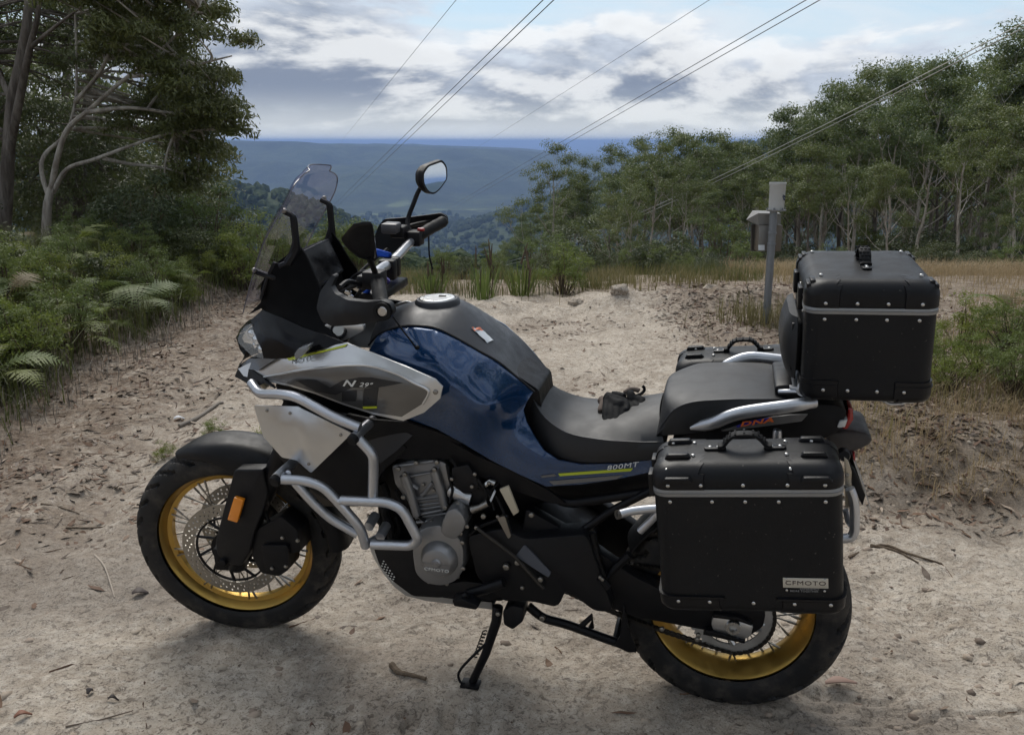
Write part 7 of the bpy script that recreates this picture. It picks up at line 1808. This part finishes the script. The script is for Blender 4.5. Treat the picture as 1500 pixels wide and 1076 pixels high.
def oblong(path, ry, rz, n=14):
    P = [Vector(p) for p in path]; rings = []
    for i, p in enumerate(P):
        t = (P[min(i + 1, len(P) - 1)] - P[max(i - 1, 0)]).normalized(); up_ = Vector((0, 1, 0)).cross(t) * -1
        yv = t.cross(up_).normalized(); k = .55 + .45 * min(1, i / 3)
        rings.append([p + yv * ry * math.cos(2 * math.pi * j / n) + up_ * rz * k * math.sin(2 * math.pi * j / n) for j in range(n)])
    return MB().loft(rings)
gp = cr([(1.3964,-0.1500,0.8923),(1.4413,-0.1680,0.9106),(1.4870,-0.1780,0.9393),(1.5296,-0.1820,0.9560),(1.6003,-0.1820,0.9728),(1.6509,-0.1750,0.9827),(1.6828,-0.1600,0.9856)], 5)
GRL = part(oblong(gp, .013, .0165), 'grab_rail', silver_tube)
lower = panel([(1.4677,-0.1650,0.8946),(1.5036,-0.1720,0.9123),(1.5467,-0.1760,0.9296),(1.5833,-0.1780,0.9441),(1.6262,-0.1760,0.9526),(1.6680,-0.1700,0.9553),(1.6562,-0.1650,0.9351),(1.5855,-0.1700,0.9203),(1.5139,-0.1680,0.9025),(1.4727,-0.1650,0.8925)], (), .008, .014)
LR = part(lower, 'rail_trim', simple('rail_grey', (.20, .20, .205), .4, .6), GRL)
stripe([(1.5034,-0.1700,0.9136),(1.5278,-0.1750,0.9286),(1.5832,-0.1780,0.9448),(1.5874,-0.1780,0.9396),(1.5597,-0.1750,0.9262),(1.5054,-0.1700,0.9081)], lower.surf, print_blue, 'sticker', LR, .0015, .001)
dk = Vector([(1.5793,-0.1750,0.9356)][0]) - Vector([(1.5159,-0.1750,0.9188)][0])
letters('DNA', Vector([(1.5494,-0.1750,0.9281)][0]), .0185, lower.surf, print_orange, 'sticker_lettering', LR, dk, .0032, .3, 1.9, .0006)
GR2 = part(oblong([(p.x, -p.y, p.z) for p in gp], .013, .0165), 'grab_rail', silver_tube)
far_r = cr([(1.4528,0.1700,0.9418),(1.4882,0.1750,0.9646),(1.5272,0.1800,0.9802),(1.5735,0.1800,0.9820),(1.6651,0.1700,0.9788)], 5)
GR2.data = oblong(far_r, .013, .018).mesh('grab_rail'); GR2.data.materials.append(silver_tube)
rr_ = MB(); fend = [(1.7239,-0.0600,0.8666),(1.7369,-0.0600,0.8823),(1.7823,-0.0600,0.8915),(1.8243,-0.0600,0.8845),(1.8372,-0.0600,0.8713),(1.8307,-0.0600,0.8554),(1.7980,-0.0600,0.8341),(1.7712,-0.0600,0.8297),(1.7392,-0.0600,0.8431)]
rr_.prism(fillet_closed(fend, .02, 4), -.085, .085); part(rr_, 'rear_mudguard', brown_plastic, TA, bevel=.022, seg=4)
ph = MB().prism([(1.7704,-0.0500,0.8309),(1.7995,-0.0500,0.8301),(1.8091,-0.0500,0.7717),(1.7970,-0.0500,0.7630)], -.03, .03); part(ph, 'plate_hanger', black_plastic, TA, bevel=.004)
part(MB().prism([(1.7936,-0.0800,0.8311),(1.7984,-0.0800,0.8345),(1.8017,-0.0800,0.8093),(1.7976,-0.0800,0.8060)], -.09, -.07), 'side_reflector', red_plastic, TA, bevel=.003)
pt = [Vector(p) for p in [(1.7956,-0.0950,0.8159),(1.8501,-0.0950,0.6870)]]
part(MB().plate([pt[0], pt[1], pt[1] + Vector((0, .19, 0)), pt[0] + Vector((0, .19, 0))], (.002, 0, .0005)), 'number_plate', alu, TA)
b4 = [(1.7908,-0.1100,0.8074),(1.7997,-0.1100,0.7975),(1.8316,-0.1100,0.7313),(1.8279,-0.1100,0.7020),(1.7963,-0.1100,0.7562)]
part(MB().prism(b4, -.115, .02), 'plate_bracket', black_plastic, TA, bevel=.003)
part(MB().lathe([(0, .02), (.012, .02), (.016, .008), (.016, -.01), (0, -.012)], [(1.7632,-0.1500,0.8524)][0], (0, -1, .2), 18), 'rear_indicator', black_plastic, TA)
part(MB().tube([(1.6029,-0.1600,0.8848),(1.6022,-0.1600,0.8978),(1.6027,-0.1600,0.9067)], [.012, .012, .010], 12), 'rack_spacer', silver_tube)
# luggage rack
rk = MB().tube(fillet([(1.7667,-0.2800,0.8223),(1.7761,-0.2800,0.8029),(1.7829,-0.2800,0.7762),(1.7895,-0.2800,0.7143),(1.7846,-0.2800,0.6968),(1.7657,-0.2800,0.6917),(1.7361,-0.2800,0.6866)], .03), .0115, 12)
RKA = part(rk, 'pannier_rack', silver_tube)
rk = MB().tube(fillet([(1.2328,-0.2700,0.6879),(1.2648,-0.2650,0.6993),(1.3195,-0.2620,0.7108),(1.3838,-0.2620,0.7210)], .03), .0115, 12)
rk.tube(fillet([(1.2861,-0.2500,0.6372),(1.3202,-0.2550,0.6821),(1.3438,-0.2600,0.7238)], .03), .010, 12)
RK = part(rk, 'rack_strut', silver_tube)
part(MB().lathe([(.006, -.002), (.0115, -.002), (.012, .006), (.006, .006)], [(1.2335,-0.2720,0.6890)][0], (-.75, -.6, .1), 18), 'tube_end', dull_steel, RK)
part(MB().prism([(1.7491,-0.2600,0.8911),(1.7593,-0.2600,0.8837),(1.7698,-0.2600,0.8570),(1.7716,-0.2600,0.8238),(1.7758,-0.2600,0.8071),(1.7775,-0.2600,0.7685),(1.7654,-0.2600,0.7643),(1.7555,-0.2600,0.8528)], -.262, -.257), 'rack_bracket', simple('zinc_plate', (.42, .38, .31), .4, .7), RK, bevel=.001)
for q in [(1.7601,-0.2640,0.8473),(1.7611,-0.2640,0.8183)]: bolt(Vector(q), .9, RK)
part(MB().tube([(1.7667,-0.2600,0.7575),(1.7760,-0.2600,0.7270),(1.7821,-0.2600,0.7199)], .007, 8), 'rack_latch', silver_tube, RK)
rk2b = MB().tube([(p[0], -p[1], p[2]) for p in [(1.2328,-0.2700,0.6879),(1.2648,-0.2650,0.6993),(1.3195,-0.2620,0.7108),(1.3838,-0.2620,0.7210)]], .0115, 12)
part(rk2b, 'rack_strut', silver_tube)
rk2 = MB().tube(fillet([(p[0], -p[1], p[2]) for p in [(1.7667,-0.2800,0.8223),(1.7761,-0.2800,0.8029),(1.7829,-0.2800,0.7762),(1.7895,-0.2800,0.7143),(1.7846,-0.2800,0.6968),(1.7657,-0.2800,0.6917),(1.7361,-0.2800,0.6866)]], .03), .0115, 12)
part(rk2, 'pannier_rack', silver_tube)
tp = MB().box((1.76, 0, 1.000), (.27, .22, .008))
tp.tube(fillet([(1.60, -.10, .985), (1.64, -.11, .992), (1.85, -.12, .992), (1.915, -.12, .992), (1.915, .12, .992), (1.85, .12, .992), (1.64, .11, .992), (1.60, .10, .985)], .02), .007, 8)
tp.tube(fillet([(1.6505,-0.1700,1.0487),(1.6393,-0.1700,1.0121),(1.6546,-0.1700,1.0044),(1.6847,-0.1600,1.0063)], .01), .006, 8)
tp.tube(fillet([(1.8337,-0.1600,1.0035),(1.8505,-0.1600,0.9943),(1.8812,-0.1600,0.9986),(1.8876,-0.1600,1.0097)], .01), .004, 8)
part(tp, 'top_rack', silver_tube, bevel=.002)

# ================================================================== LUGGAGE, GLOVES
def make_case_mat():
    m = NT('case_plastic'); co = m.coord()
    n = m.noise(8, 5, .6, co); g = m.voro(650, co)
    c = m.mix(m.ramp(n, .40, .75, 0, .16), (.0045, .005, .0065), (.020, .019, .018))
    c = m.mix(m.math('MULTIPLY', m.ramp(m.noise(140, 2, .5, co), .70, .76), .5), c, (.16, .15, .13))
    c = m.mix(m.math('MULTIPLY', m.ramp(m.noise(30, 6, .8, m.scalev(co, (1, 1, .25))), .62, .78), .30), c, (.07, .066, .06))
    m.bsdf(c, m.ramp(m.noise(18, 4, .6, co), .3, .7, .40, .52), 0, m.bump(g, .22, .0012), .26)
    return m.m
case_mat = make_case_mat()
case_guard = simple('case_guard_plastic', (.0045, .0045, .006), .40, 0, .28, grain=.2, gscale=600, dust=.02)
band_mat = simple('case_band', (.27, .275, .28), .42, .55)
plate_mat = simple('badge_plate', (.56, .54, .48), .42, .6, grain=.1)
plate_ink = simple('badge_ink', (.03, .012, .012), .5)
small_ink = simple('small_print', (.20, .20, .20), .5)
RIV = MB().lathe([(0, .0030), (.0022, .0030), (.0045, .0022), (.0056, .0004), (.0056, -.003)], (0, 0, 0), (0, -1, 0), 12)
RIV.lathe([(0, .0032), (.0016, .0032), (.0018, .0024)], (0, 0, 0), (0, -1, 0), 6)
RIVET = RIV.mesh('rivet'); RIVET.materials.append(steel)
HOLE = MB().lathe([(0, .0034), (.0014, .0034)], (0, 0, 0), (0, -1, 0), 8)

def rrect(hx, hy, r, k=6):
    out = []
    for (sx, sy, a0) in ((1, 1, 0), (-1, 1, 90), (-1, -1, 180), (1, -1, 270)):
        for j in range(k + 1):
            a = R_(a0 + 90 * j / k)
            out.append((sx * (hx - r) + r * math.cos(a), sy * (hy - r) + r * math.sin(a)))
    return out
def dens_ring(pts, step=.012):
    out = []
    for i in range(len(pts)):
        a, b = pts[i], pts[(i + 1) % len(pts)]; n = max(1, int(math.hypot(b[0] - a[0], b[1] - a[1]) / step))
        out += [(a[0] + (b[0] - a[0]) * j / n, a[1] + (b[1] - a[1]) * j / n) for j in range(n)]
    return out
def shell(hx, hy, r, prof, keep=None, off=0.0):
    """rounded-box shell; prof = [(z, inset)], keep(x, y, z) picks the faces; off = thickness of a pad"""
    base = dens_ring(rrect(hx, hy, r)); rings = []
    for (z, ins) in prof:
        rings.append([Vector((x * (hx - ins + off) / hx, y * (hy - ins + off) / hy, z)) for x, y in base])
    mb = MB(); n = len(base)
    if keep is None:
        return mb.loft(rings)
    inner = [[Vector((x * (hx - ins - .001) / hx, y * (hy - ins - .001) / hy, z)) for x, y in base] for (z, ins) in prof]
    vs = [p for R1 in rings for p in R1] + [p for R1 in inner for p in R1]; N = n * len(rings); fs = []; sel = set()
    for i in range(len(rings) - 1):
        for j in range(n):
            c = (rings[i][j] + rings[i + 1][(j + 1) % n]) / 2
            if keep(c.x, c.y, c.z): sel.add((i, j))
    for (i, j) in sel:
        j2 = (j + 1) % n; q = (i * n + j, i * n + j2, (i + 1) * n + j2, (i + 1) * n + j)
        fs.append(q)
        if (i, (j + 1) % n) not in sel: fs.append((q[1], q[1] + N, q[2] + N, q[2]))
        if (i, (j - 1) % n) not in sel: fs.append((q[3], q[3] + N, q[0] + N, q[0]))
        if (i + 1, j) not in sel: fs.append((q[2], q[2] + N, q[3] + N, q[3]))
        if (i - 1, j) not in sel: fs.append((q[0], q[0] + N, q[1] + N, q[1]))
    return mb.add(vs, fs)
def clean(mb):
    used = sorted({i for f in mb.f for i in f}); mp = {o: k for k, o in enumerate(used)}
    mb.v = [mb.v[i] for i in used]; mb.f = [tuple(mp[i] for i in f) for f in mb.f]; return mb

def make_case(name, M, hx, hy, hb, band, hl, rl, spec):
    root = empty(name, M)
    bprof = [(0.006, .010), (0, .018), (.002, .012), (.010, .003), (.020, 0), (hb * .5, 0), (hb, 0)]
    bprof = [(0, .016), (.004, .007), (.012, .0015), (.022, 0)] + [(hb * k / 8, 0) for k in range(1, 9)]
    body = shell(hx, hy, .032, bprof).build('body', case_mat, root)
    bd = shell(hx, hy, .033, [(hb - .001, -.002), (hb + band * .45, -.003), (hb + band * .5, -.0012), (hb + band * .55, -.003), (hb + band, -.002)]).build('band', band_mat, root)
    z0 = hb + band
    lprof = [(z0, 0.001), (z0 + .004, 0.0)] + [(z0 + (hl - rl) * k / 3, 0) for k in (1, 2, 3)] + [(z0 + hl - rl + rl * math.sin(R_(a)), rl * (1 - math.cos(R_(a)))) for a in (15, 30, 45, 60, 75, 90)] + [(z0 + hl + .001, rl + .014), (z0 + hl + .002, rl + .03), (z0 + hl + .002, rl + .045)]
    lid = shell(hx, hy, .036, lprof).build('lid', case_mat, root)
    for sx in (-1, 1):
        for sy in (-1, 1):
            g = clean(shell(hx, hy, .036, lprof[:-1], lambda x, y, z: x * sx > hx - spec['gx'] - .10 * max(0, z0 + hl * .5 - z) and y * sy > hy - .062 - 0, .0035))
            G = g.build('corner_guard', case_guard, lid)
            # strap slot standing on the guard
            gx = sx * (hx - spec['gx'] * .52)
            if spec.get('side_slot'):
                gy = sy * (hy - .045); gxx = sx * (hx - rl * .45)
                sl = MB().box((gxx, gy, z0 + hl - rl * .28), (.012, .045, .016)); sl.box((gxx + sx * .009, gy, z0 + hl - rl * .45), (.010, .052, .012))
                sl.build('strap_slot', case_guard, G, .003)
            else:
                sl = MB()
                sl.prism([(gx - .032, 0, z0 + .022), (gx - .026, 0, z0 + .033), (gx + .026, 0, z0 + .033), (gx + .032, 0, z0 + .022)], sy * (hy + .004) - .010 , sy * (hy + .004) + .004)
                sl.build('strap_slot', case_guard, G, .003)
                MB().box((gx, sy * (hy + .0085) , z0 + .029), (.040, .0012, .004)).build('slot_gap', gloss_black, G)
                tb = MB().prism([(gx - .030, 0, z0 + hl - .002), (gx - .022, 0, z0 + hl + .011), (gx + .022, 0, z0 + hl + .011), (gx + .030, 0, z0 + hl - .002)], sy * (hy - .050) - .008, sy * (hy - .050) + .008)
                tb.build('strap_slot', case_guard, G, .003)
    for sx in (-1, 1):
        for sy in (-1, 1):
            clean(shell(hx, hy, .033, [(z, i) for z, i in bprof if z <= .06] + [(.034, 0), (.040, 0)][:0], lambda x, y, z: x * sx > hx - spec['bx'] and y * sy > hy - .08, .004)).build('bottom_guard', case_guard, body)
            sh = clean(shell(hx, hy, .033, [(.038, 0), (.043, 0)], lambda x, y, z: x * sx > hx - spec['bx'] and y * sy > hy - .08, .006)).build('guard_ridge', case_guard, body)
    rz = Matrix.Rotation(R_(-90), 3, 'X'); flip = Matrix.Rotation(R_(180), 3, 'Z')
    def riv(x, y, z, parent, rot=None): bolt(Vector((x, y, z)), 1.02, parent, rot, 'rivet', RIVET)
    for sy, rot in ((-1, None), (1, flip)):
        for u in spec['lid_u']: riv(-hx + 2 * hx * u, sy * (hy + .003), z0 + .011, lid, rot)
        for u in spec['up_u']: riv(-hx + 2 * hx * u, sy * (hy - .001), hb - .014, body, rot)
        for u in spec['bot_u']: riv(-hx + 2 * hx * u, sy * (hy + .0035), .030, body, rot)
    for sx in (-1, 1):
        q = Matrix.Rotation(R_(90) * sx, 3, 'Z')
        for v in (-.6, 0, .6):
            riv(sx * hx, v * hy, hb - .014, body, q); riv(sx * hx, v * hy, z0 + .012, lid, q)
    tilt = Matrix.Rotation(R_(-42), 3, 'X')
    for u in spec['sh_u']:
        riv(-hx + 2 * hx * u, -hy + .012, z0 + hl - .012, lid, tilt)
    for u in spec['top_u']:
        for sy in (-1, 1): riv(-hx + 2 * hx * u, sy * (hy - .056), z0 + hl + .004, lid, rz)
    # carrying handle on the lid
    along = spec['handle']                       # 'x' or 'y'
    hw = .046; zt = z0 + hl + .002
    hp = [(-hw - .012, .008), (-hw, .010), (-hw + .012, .024), (-hw * .4, .034), (hw * .4, .034), (hw - .012, .024), (hw, .010), (hw + .012, .008)]
    arch = cr([Vector((a, 0, zt + h)) for a, h in hp], 4)
    hb_ = []
    for i, p in enumerate(arch):
        t = (arch[min(i + 1, len(arch) - 1)] - arch[max(i - 1, 0)]).normalized(); nn = Vector((-t.z, 0, t.x))
        hb_.append([p + Vector((0, .013 * cx_, 0)) + nn * .0045 * cz for cx_, cz in ((-1, -.6), (-1, .6), (-.7, 1), (.7, 1), (1, .6), (1, -.6), (.7, -1), (-.7, -1))])
    HM = Matrix.Identity(4) if along == 'x' else Matrix.Rotation(R_(90), 4, 'Z')
    H_ = MB().loft(hb_).xf(HM).build('handle', rubber, lid)
    for i in range(6, len(arch) - 6, 2):
        p = arch[i]; t = (arch[i + 1] - arch[i - 1]).normalized(); a = -math.atan2(t.z, t.x)
        for k in (-1, 0, 1):
            MB_ = MB().box((0, 0, 0), (.0042, .006, .0032), None)
            MB_.xf(HM @ Matrix.Translation(p + Vector((0, k * .0088 + (.003 if i % 4 else -.001), 0))) @ Matrix.Rotation(a, 4, 'Y') @ Matrix.Translation((0, 0, .0046)))
            MB_.build('handle_stud', rubber, H_)
    for s in (-1, 1):
        f_ = MB(); f_.plate([Vector((s * (hw + .018) + x, y, zt)) for x, y in rrect(.024, .011, .008, 4)], (0, 0, .006)); f_.xf(HM)
        F_ = f_.build('handle_foot', case_guard, lid, .0015)
        for d in (-.009, .009):
            bolt(HM @ Vector((s * (hw + .020) + d, 0, zt + .006)), 1.0, F_, rz, 'rivet', RIVET)
    # hinge and lock on the end that faces forward
    lk_ = MB().box((-hx - .006, -hy * .45, hb + .012), (.012, .045, .050)); lk_.box((-hx - .006, hy * .45, hb + .012), (.012, .045, .050))
    for s in (-1, 1):
        MB().box((-hx - .006, s * hy * .45, hb + .012), (.012, .042, .055)).build('latch', case_guard, body, .003)
    if spec.get('badge'):
        bx, bz = -hx + 2 * hx * spec['badge'][0], spec['badge'][1]
        B_ = MB().box((bx, -hy - .0012, bz), (.094, .0024, .024)).build('badge', plate_mat, body, .0008)
        Mx = Matrix(((1, 0, 0, bx), (0, 0, -1, -hy - .0029), (0, 1, 0, bz), (0, 0, 0, 1)))
        me = text_mesh('CFMOTO', .0145, Mx, .0003, 0, 1.34, 0); me.materials.clear(); me.materials.append(plate_ink); link('badge_lettering', me, B_)
        for d in (-.040, .040): bolt(Vector((bx + d, -hy - .0024, bz + .009)), .62, B_, None, 'rivet', RIVET); bolt(Vector((bx + d * .98, -hy - .0002, bz - .0195)), .68, body, None, 'rivet', RIVET)
        for tx, dx, dz in (('EXPERIENCE', .008, -.0150), ('MORE TOGETHER', -.003, -.0208)):
            Mx = Matrix(((1, 0, 0, bx + dx), (0, 0, -1, -hy - .0006), (0, 1, 0, bz + dz), (0, 0, 0, 1)))
            me = text_mesh(tx, .0062, Mx, .0002, 0, 1.1, .0001); me.materials.clear(); me.materials.append(small_ink); link('small_lettering', me, body)
    return root

def case_matrix(p_band_l, p_band_r, y_mid, hb, turn=False):
    a, b = Vector(p_band_l), Vector(p_band_r); ax = (b - a); tilt_ = math.atan2(ax.z, ax.x)
    c = (a + b) / 2; c.y = y_mid
    Rm = Matrix.Rotation(-tilt_, 4, 'Y')
    c = c - (Rm @ Vector((0, 0, hb)))
    return Rm, c, ax.length / 2
PAN = dict(gx=.105, bx=.135, lid_u=(.085, .262, .485, .715, .905), up_u=(.09, .317, .493, .668, .907), bot_u=(.10, .275, .515, .735, .925), sh_u=(.08, .225, .735, .885), top_u=(.10, .22, .72, .86), handle='x', badge=(.795, .082))
Rm, cpos, hxp = case_matrix(*[(1.3315,-0.5000,0.8593),(1.7245,-0.5000,0.9036)], -.408, .288)
lp = make_case('pannier', BM @ Matrix.Translation(cpos) @ Rm, hxp, .092, .288, .015, .054, .037, PAN)
tag(lp, 'black side case with silver name badge, hung over the rear wheel nearest the camera', 'pannier', 'panniers of the motorcycle')
rp = make_case('pannier', BM @ Matrix.Translation((cpos.x, .385, cpos.z - .012)) @ Rm @ Matrix.Rotation(R_(180), 4, 'Z'), hxp, .092, .288, .015, .054, .037, PAN)
tag(rp, 'black side case on the far side, only its lid showing behind the pillion seat', 'pannier', 'panniers of the motorcycle')
TOP = dict(gx=.070, bx=.075, side_slot=True, lid_u=(.15, .39, .62, .87), up_u=(.15, .39, .62, .86), bot_u=(.17, .36, .585, .79), sh_u=(), top_u=(.12, .88), handle='y', badge=None)
Rm, cpos, hxt = case_matrix(*[(1.6369,-0.2000,1.2141),(1.9221,-0.2000,1.2263)], 0.0, .214)
tb = make_case('top_box', BM @ Matrix.Translation(cpos) @ Rm, hxt, .200, .214, .013, .062, .034, TOP)
tag(tb, 'black top box with a grey band and carrying handle on the rear rack', 'top box')
bp = MB()
for (za_, zb_, th_) in ((.03, .185, .034),):
    rg_ = []
    for i in range(9):
        t = i / 8; z = za_ + (zb_ - za_) * t; e = math.sin(math.pi * min(max(t, .04), .96)) ** .35
        rg_.append([Vector((-hxt - .012 - (th_ * e) * max(0, (1 - (abs(q) / 8) ** 6)) , q / 8 * .140 * (.8 + .2 * e), z)) for q in range(-8, 9)] + [Vector((-hxt - .010, q / 8 * .140 * (.8 + .2 * e), z)) for q in range(8, -9, -1)])
    bp.loft(rg_)
BPD = bp.build('backrest_pad', seat_vinyl, tb)
MB().box((-hxt - .012, 0, .110), (.024, .25, .12)).build('pad_mount', case_guard, tb, .004)

# ---- the pair of gloves on the saddle ------------------------------------------------------------
def remeshed(mb, name, vox, mat, parent, smooth=6):
    me = mb.mesh(name); o = link(name, me, None)
    m1 = o.modifiers.new('r', 'REMESH'); m1.mode = 'VOXEL'; m1.voxel_size = vox
    m2 = o.modifiers.new('s', 'SMOOTH'); m2.iterations = smooth; m2.factor = .5
    dg = bpy.context.evaluated_depsgraph_get(); new = bpy.data.meshes.new_from_object(o.evaluated_get(dg))
    bpy.data.objects.remove(o)
    new.materials.clear(); new.materials.append(mat)
    new.polygons.foreach_set('use_smooth', [True] * len(new.polygons))
    return link(name, new, parent)
glove_black = simple('glove_leather', (.007, .007, .008), .75, 0, .18, grain=.4, gscale=300)
glove_tan = simple('glove_suede', (.16, .125, .105), .8, 0, .2)
def glove(label, shapes, cuff, extras):
    g = empty('glove', BM); tag(g, label, 'glove', 'pair of riding gloves on the saddle')
    mb = MB()
    for pts, rad in shapes: mb.tube(cr(pts, 4), [rad[0] + (rad[1] - rad[0]) * i / (4 * (len(pts) - 1)) for i in range(4 * (len(pts) - 1) + 1)], 10)
    for pts, rad in shapes: mb.ell(pts[-1], (rad[1],) * 3, 10, 6)
    remeshed(mb, 'hand', .0024, glove_black, g)
    for pts, rad, mat, nm in cuff: 
        mb = MB(); P = cr(pts, 4); mb.tube(P, [rad[0] + (rad[1] - rad[0]) * i / (len(P) - 1) for i in range(len(P))], 12)
        remeshed(mb, nm, .0024, mat, g)
    for pts, r, mat, nm in extras: MB().tube(cr(pts, 4), r, 6).build(nm, mat, g)
    return g
glove('black leather glove lying palm down on the saddle with its fingers towards the camera', [
    ([(1.1538,0.0300,0.8835),(1.1772,0.0200,0.8839),(1.1989,0.0100,0.8827)], (.020, .018)),
    ([(1.1662,0.0200,0.8830),(1.1815,0.0000,0.8798),(1.1951,-0.0100,0.8813)], (.022, .018)),
    ([(1.1613,0.0100,0.8829),(1.1632,-0.0300,0.8695),(1.1673,-0.0620,0.8523)], (.0135, .0105)),
    ([(1.1907,0.0000,0.8839),(1.1940,-0.0350,0.8707),(1.1963,-0.0680,0.8572)], (.0135, .0105)),
    ([(1.2016,0.0000,0.8848),(1.2065,-0.0250,0.8746),(1.2086,-0.0520,0.8619)], (.012, .0095)),
    ([(1.1737,0.0100,0.8856),(1.1778,-0.0300,0.8724),(1.1821,-0.0640,0.8560)], (.0125, .0100)),
    ([(1.2049,0.0100,0.8881),(1.2152,-0.0100,0.8830),(1.2177,-0.0300,0.8774)], (.012, .009))],
    [([(1.1406,0.0350,0.8772),(1.1507,0.0200,0.8750),(1.1475,0.0000,0.8636),(1.1475,-0.0100,0.8573)], (.014, .011), glove_tan, 'cuff_lining'), ([(1.1693,0.0300,0.8931),(1.1835,0.0300,0.8942),(1.2066,0.0200,0.8947)], (.013, .012), glove_black, 'cuff')],
    [([(1.1964,-0.0120,0.8871),(1.1941,-0.0320,0.8794),(1.1923,-0.0580,0.8710),(1.1924,-0.0660,0.8609)], .0011, mt_light, 'piping')])
glove('second black glove half under the first, its wrist strap curling up beside the pillion seat', [
    ([(1.2142,0.0400,0.8815),(1.2273,0.0350,0.8810),(1.2405,0.0300,0.8789)], (.020, .018)),
    ([(1.2156,0.0500,0.8982),(1.2215,0.0400,0.8955),(1.2261,0.0300,0.8860)], (.011, .014)),
    ([(1.2281,0.0300,0.8762),(1.2422,0.0000,0.8750),(1.2477,-0.0080,0.8751)], (.015, .012)),
    ([(1.2361,0.0400,0.8833),(1.2511,0.0300,0.8864),(1.2544,0.0150,0.8805)], (.014, .011)),
    ([(1.2167,0.0200,0.8755),(1.2254,0.0000,0.8703),(1.2296,-0.0100,0.8694)], (.014, .012))],
    [([(1.1988,0.0600,0.8933),(1.2164,0.0700,0.9022),(1.2350,0.0750,0.8994),(1.2414,0.0750,0.8966)], (.006, .008), glove_tan, 'cuff_lining')],
    [([(1.2338,0.0600,0.8877),(1.2458,0.0650,0.8920),(1.2544,0.0700,0.9010),(1.2540,0.0700,0.9094),(1.2491,0.0700,0.9140)], .0045, glove_black, 'wrist_strap')])
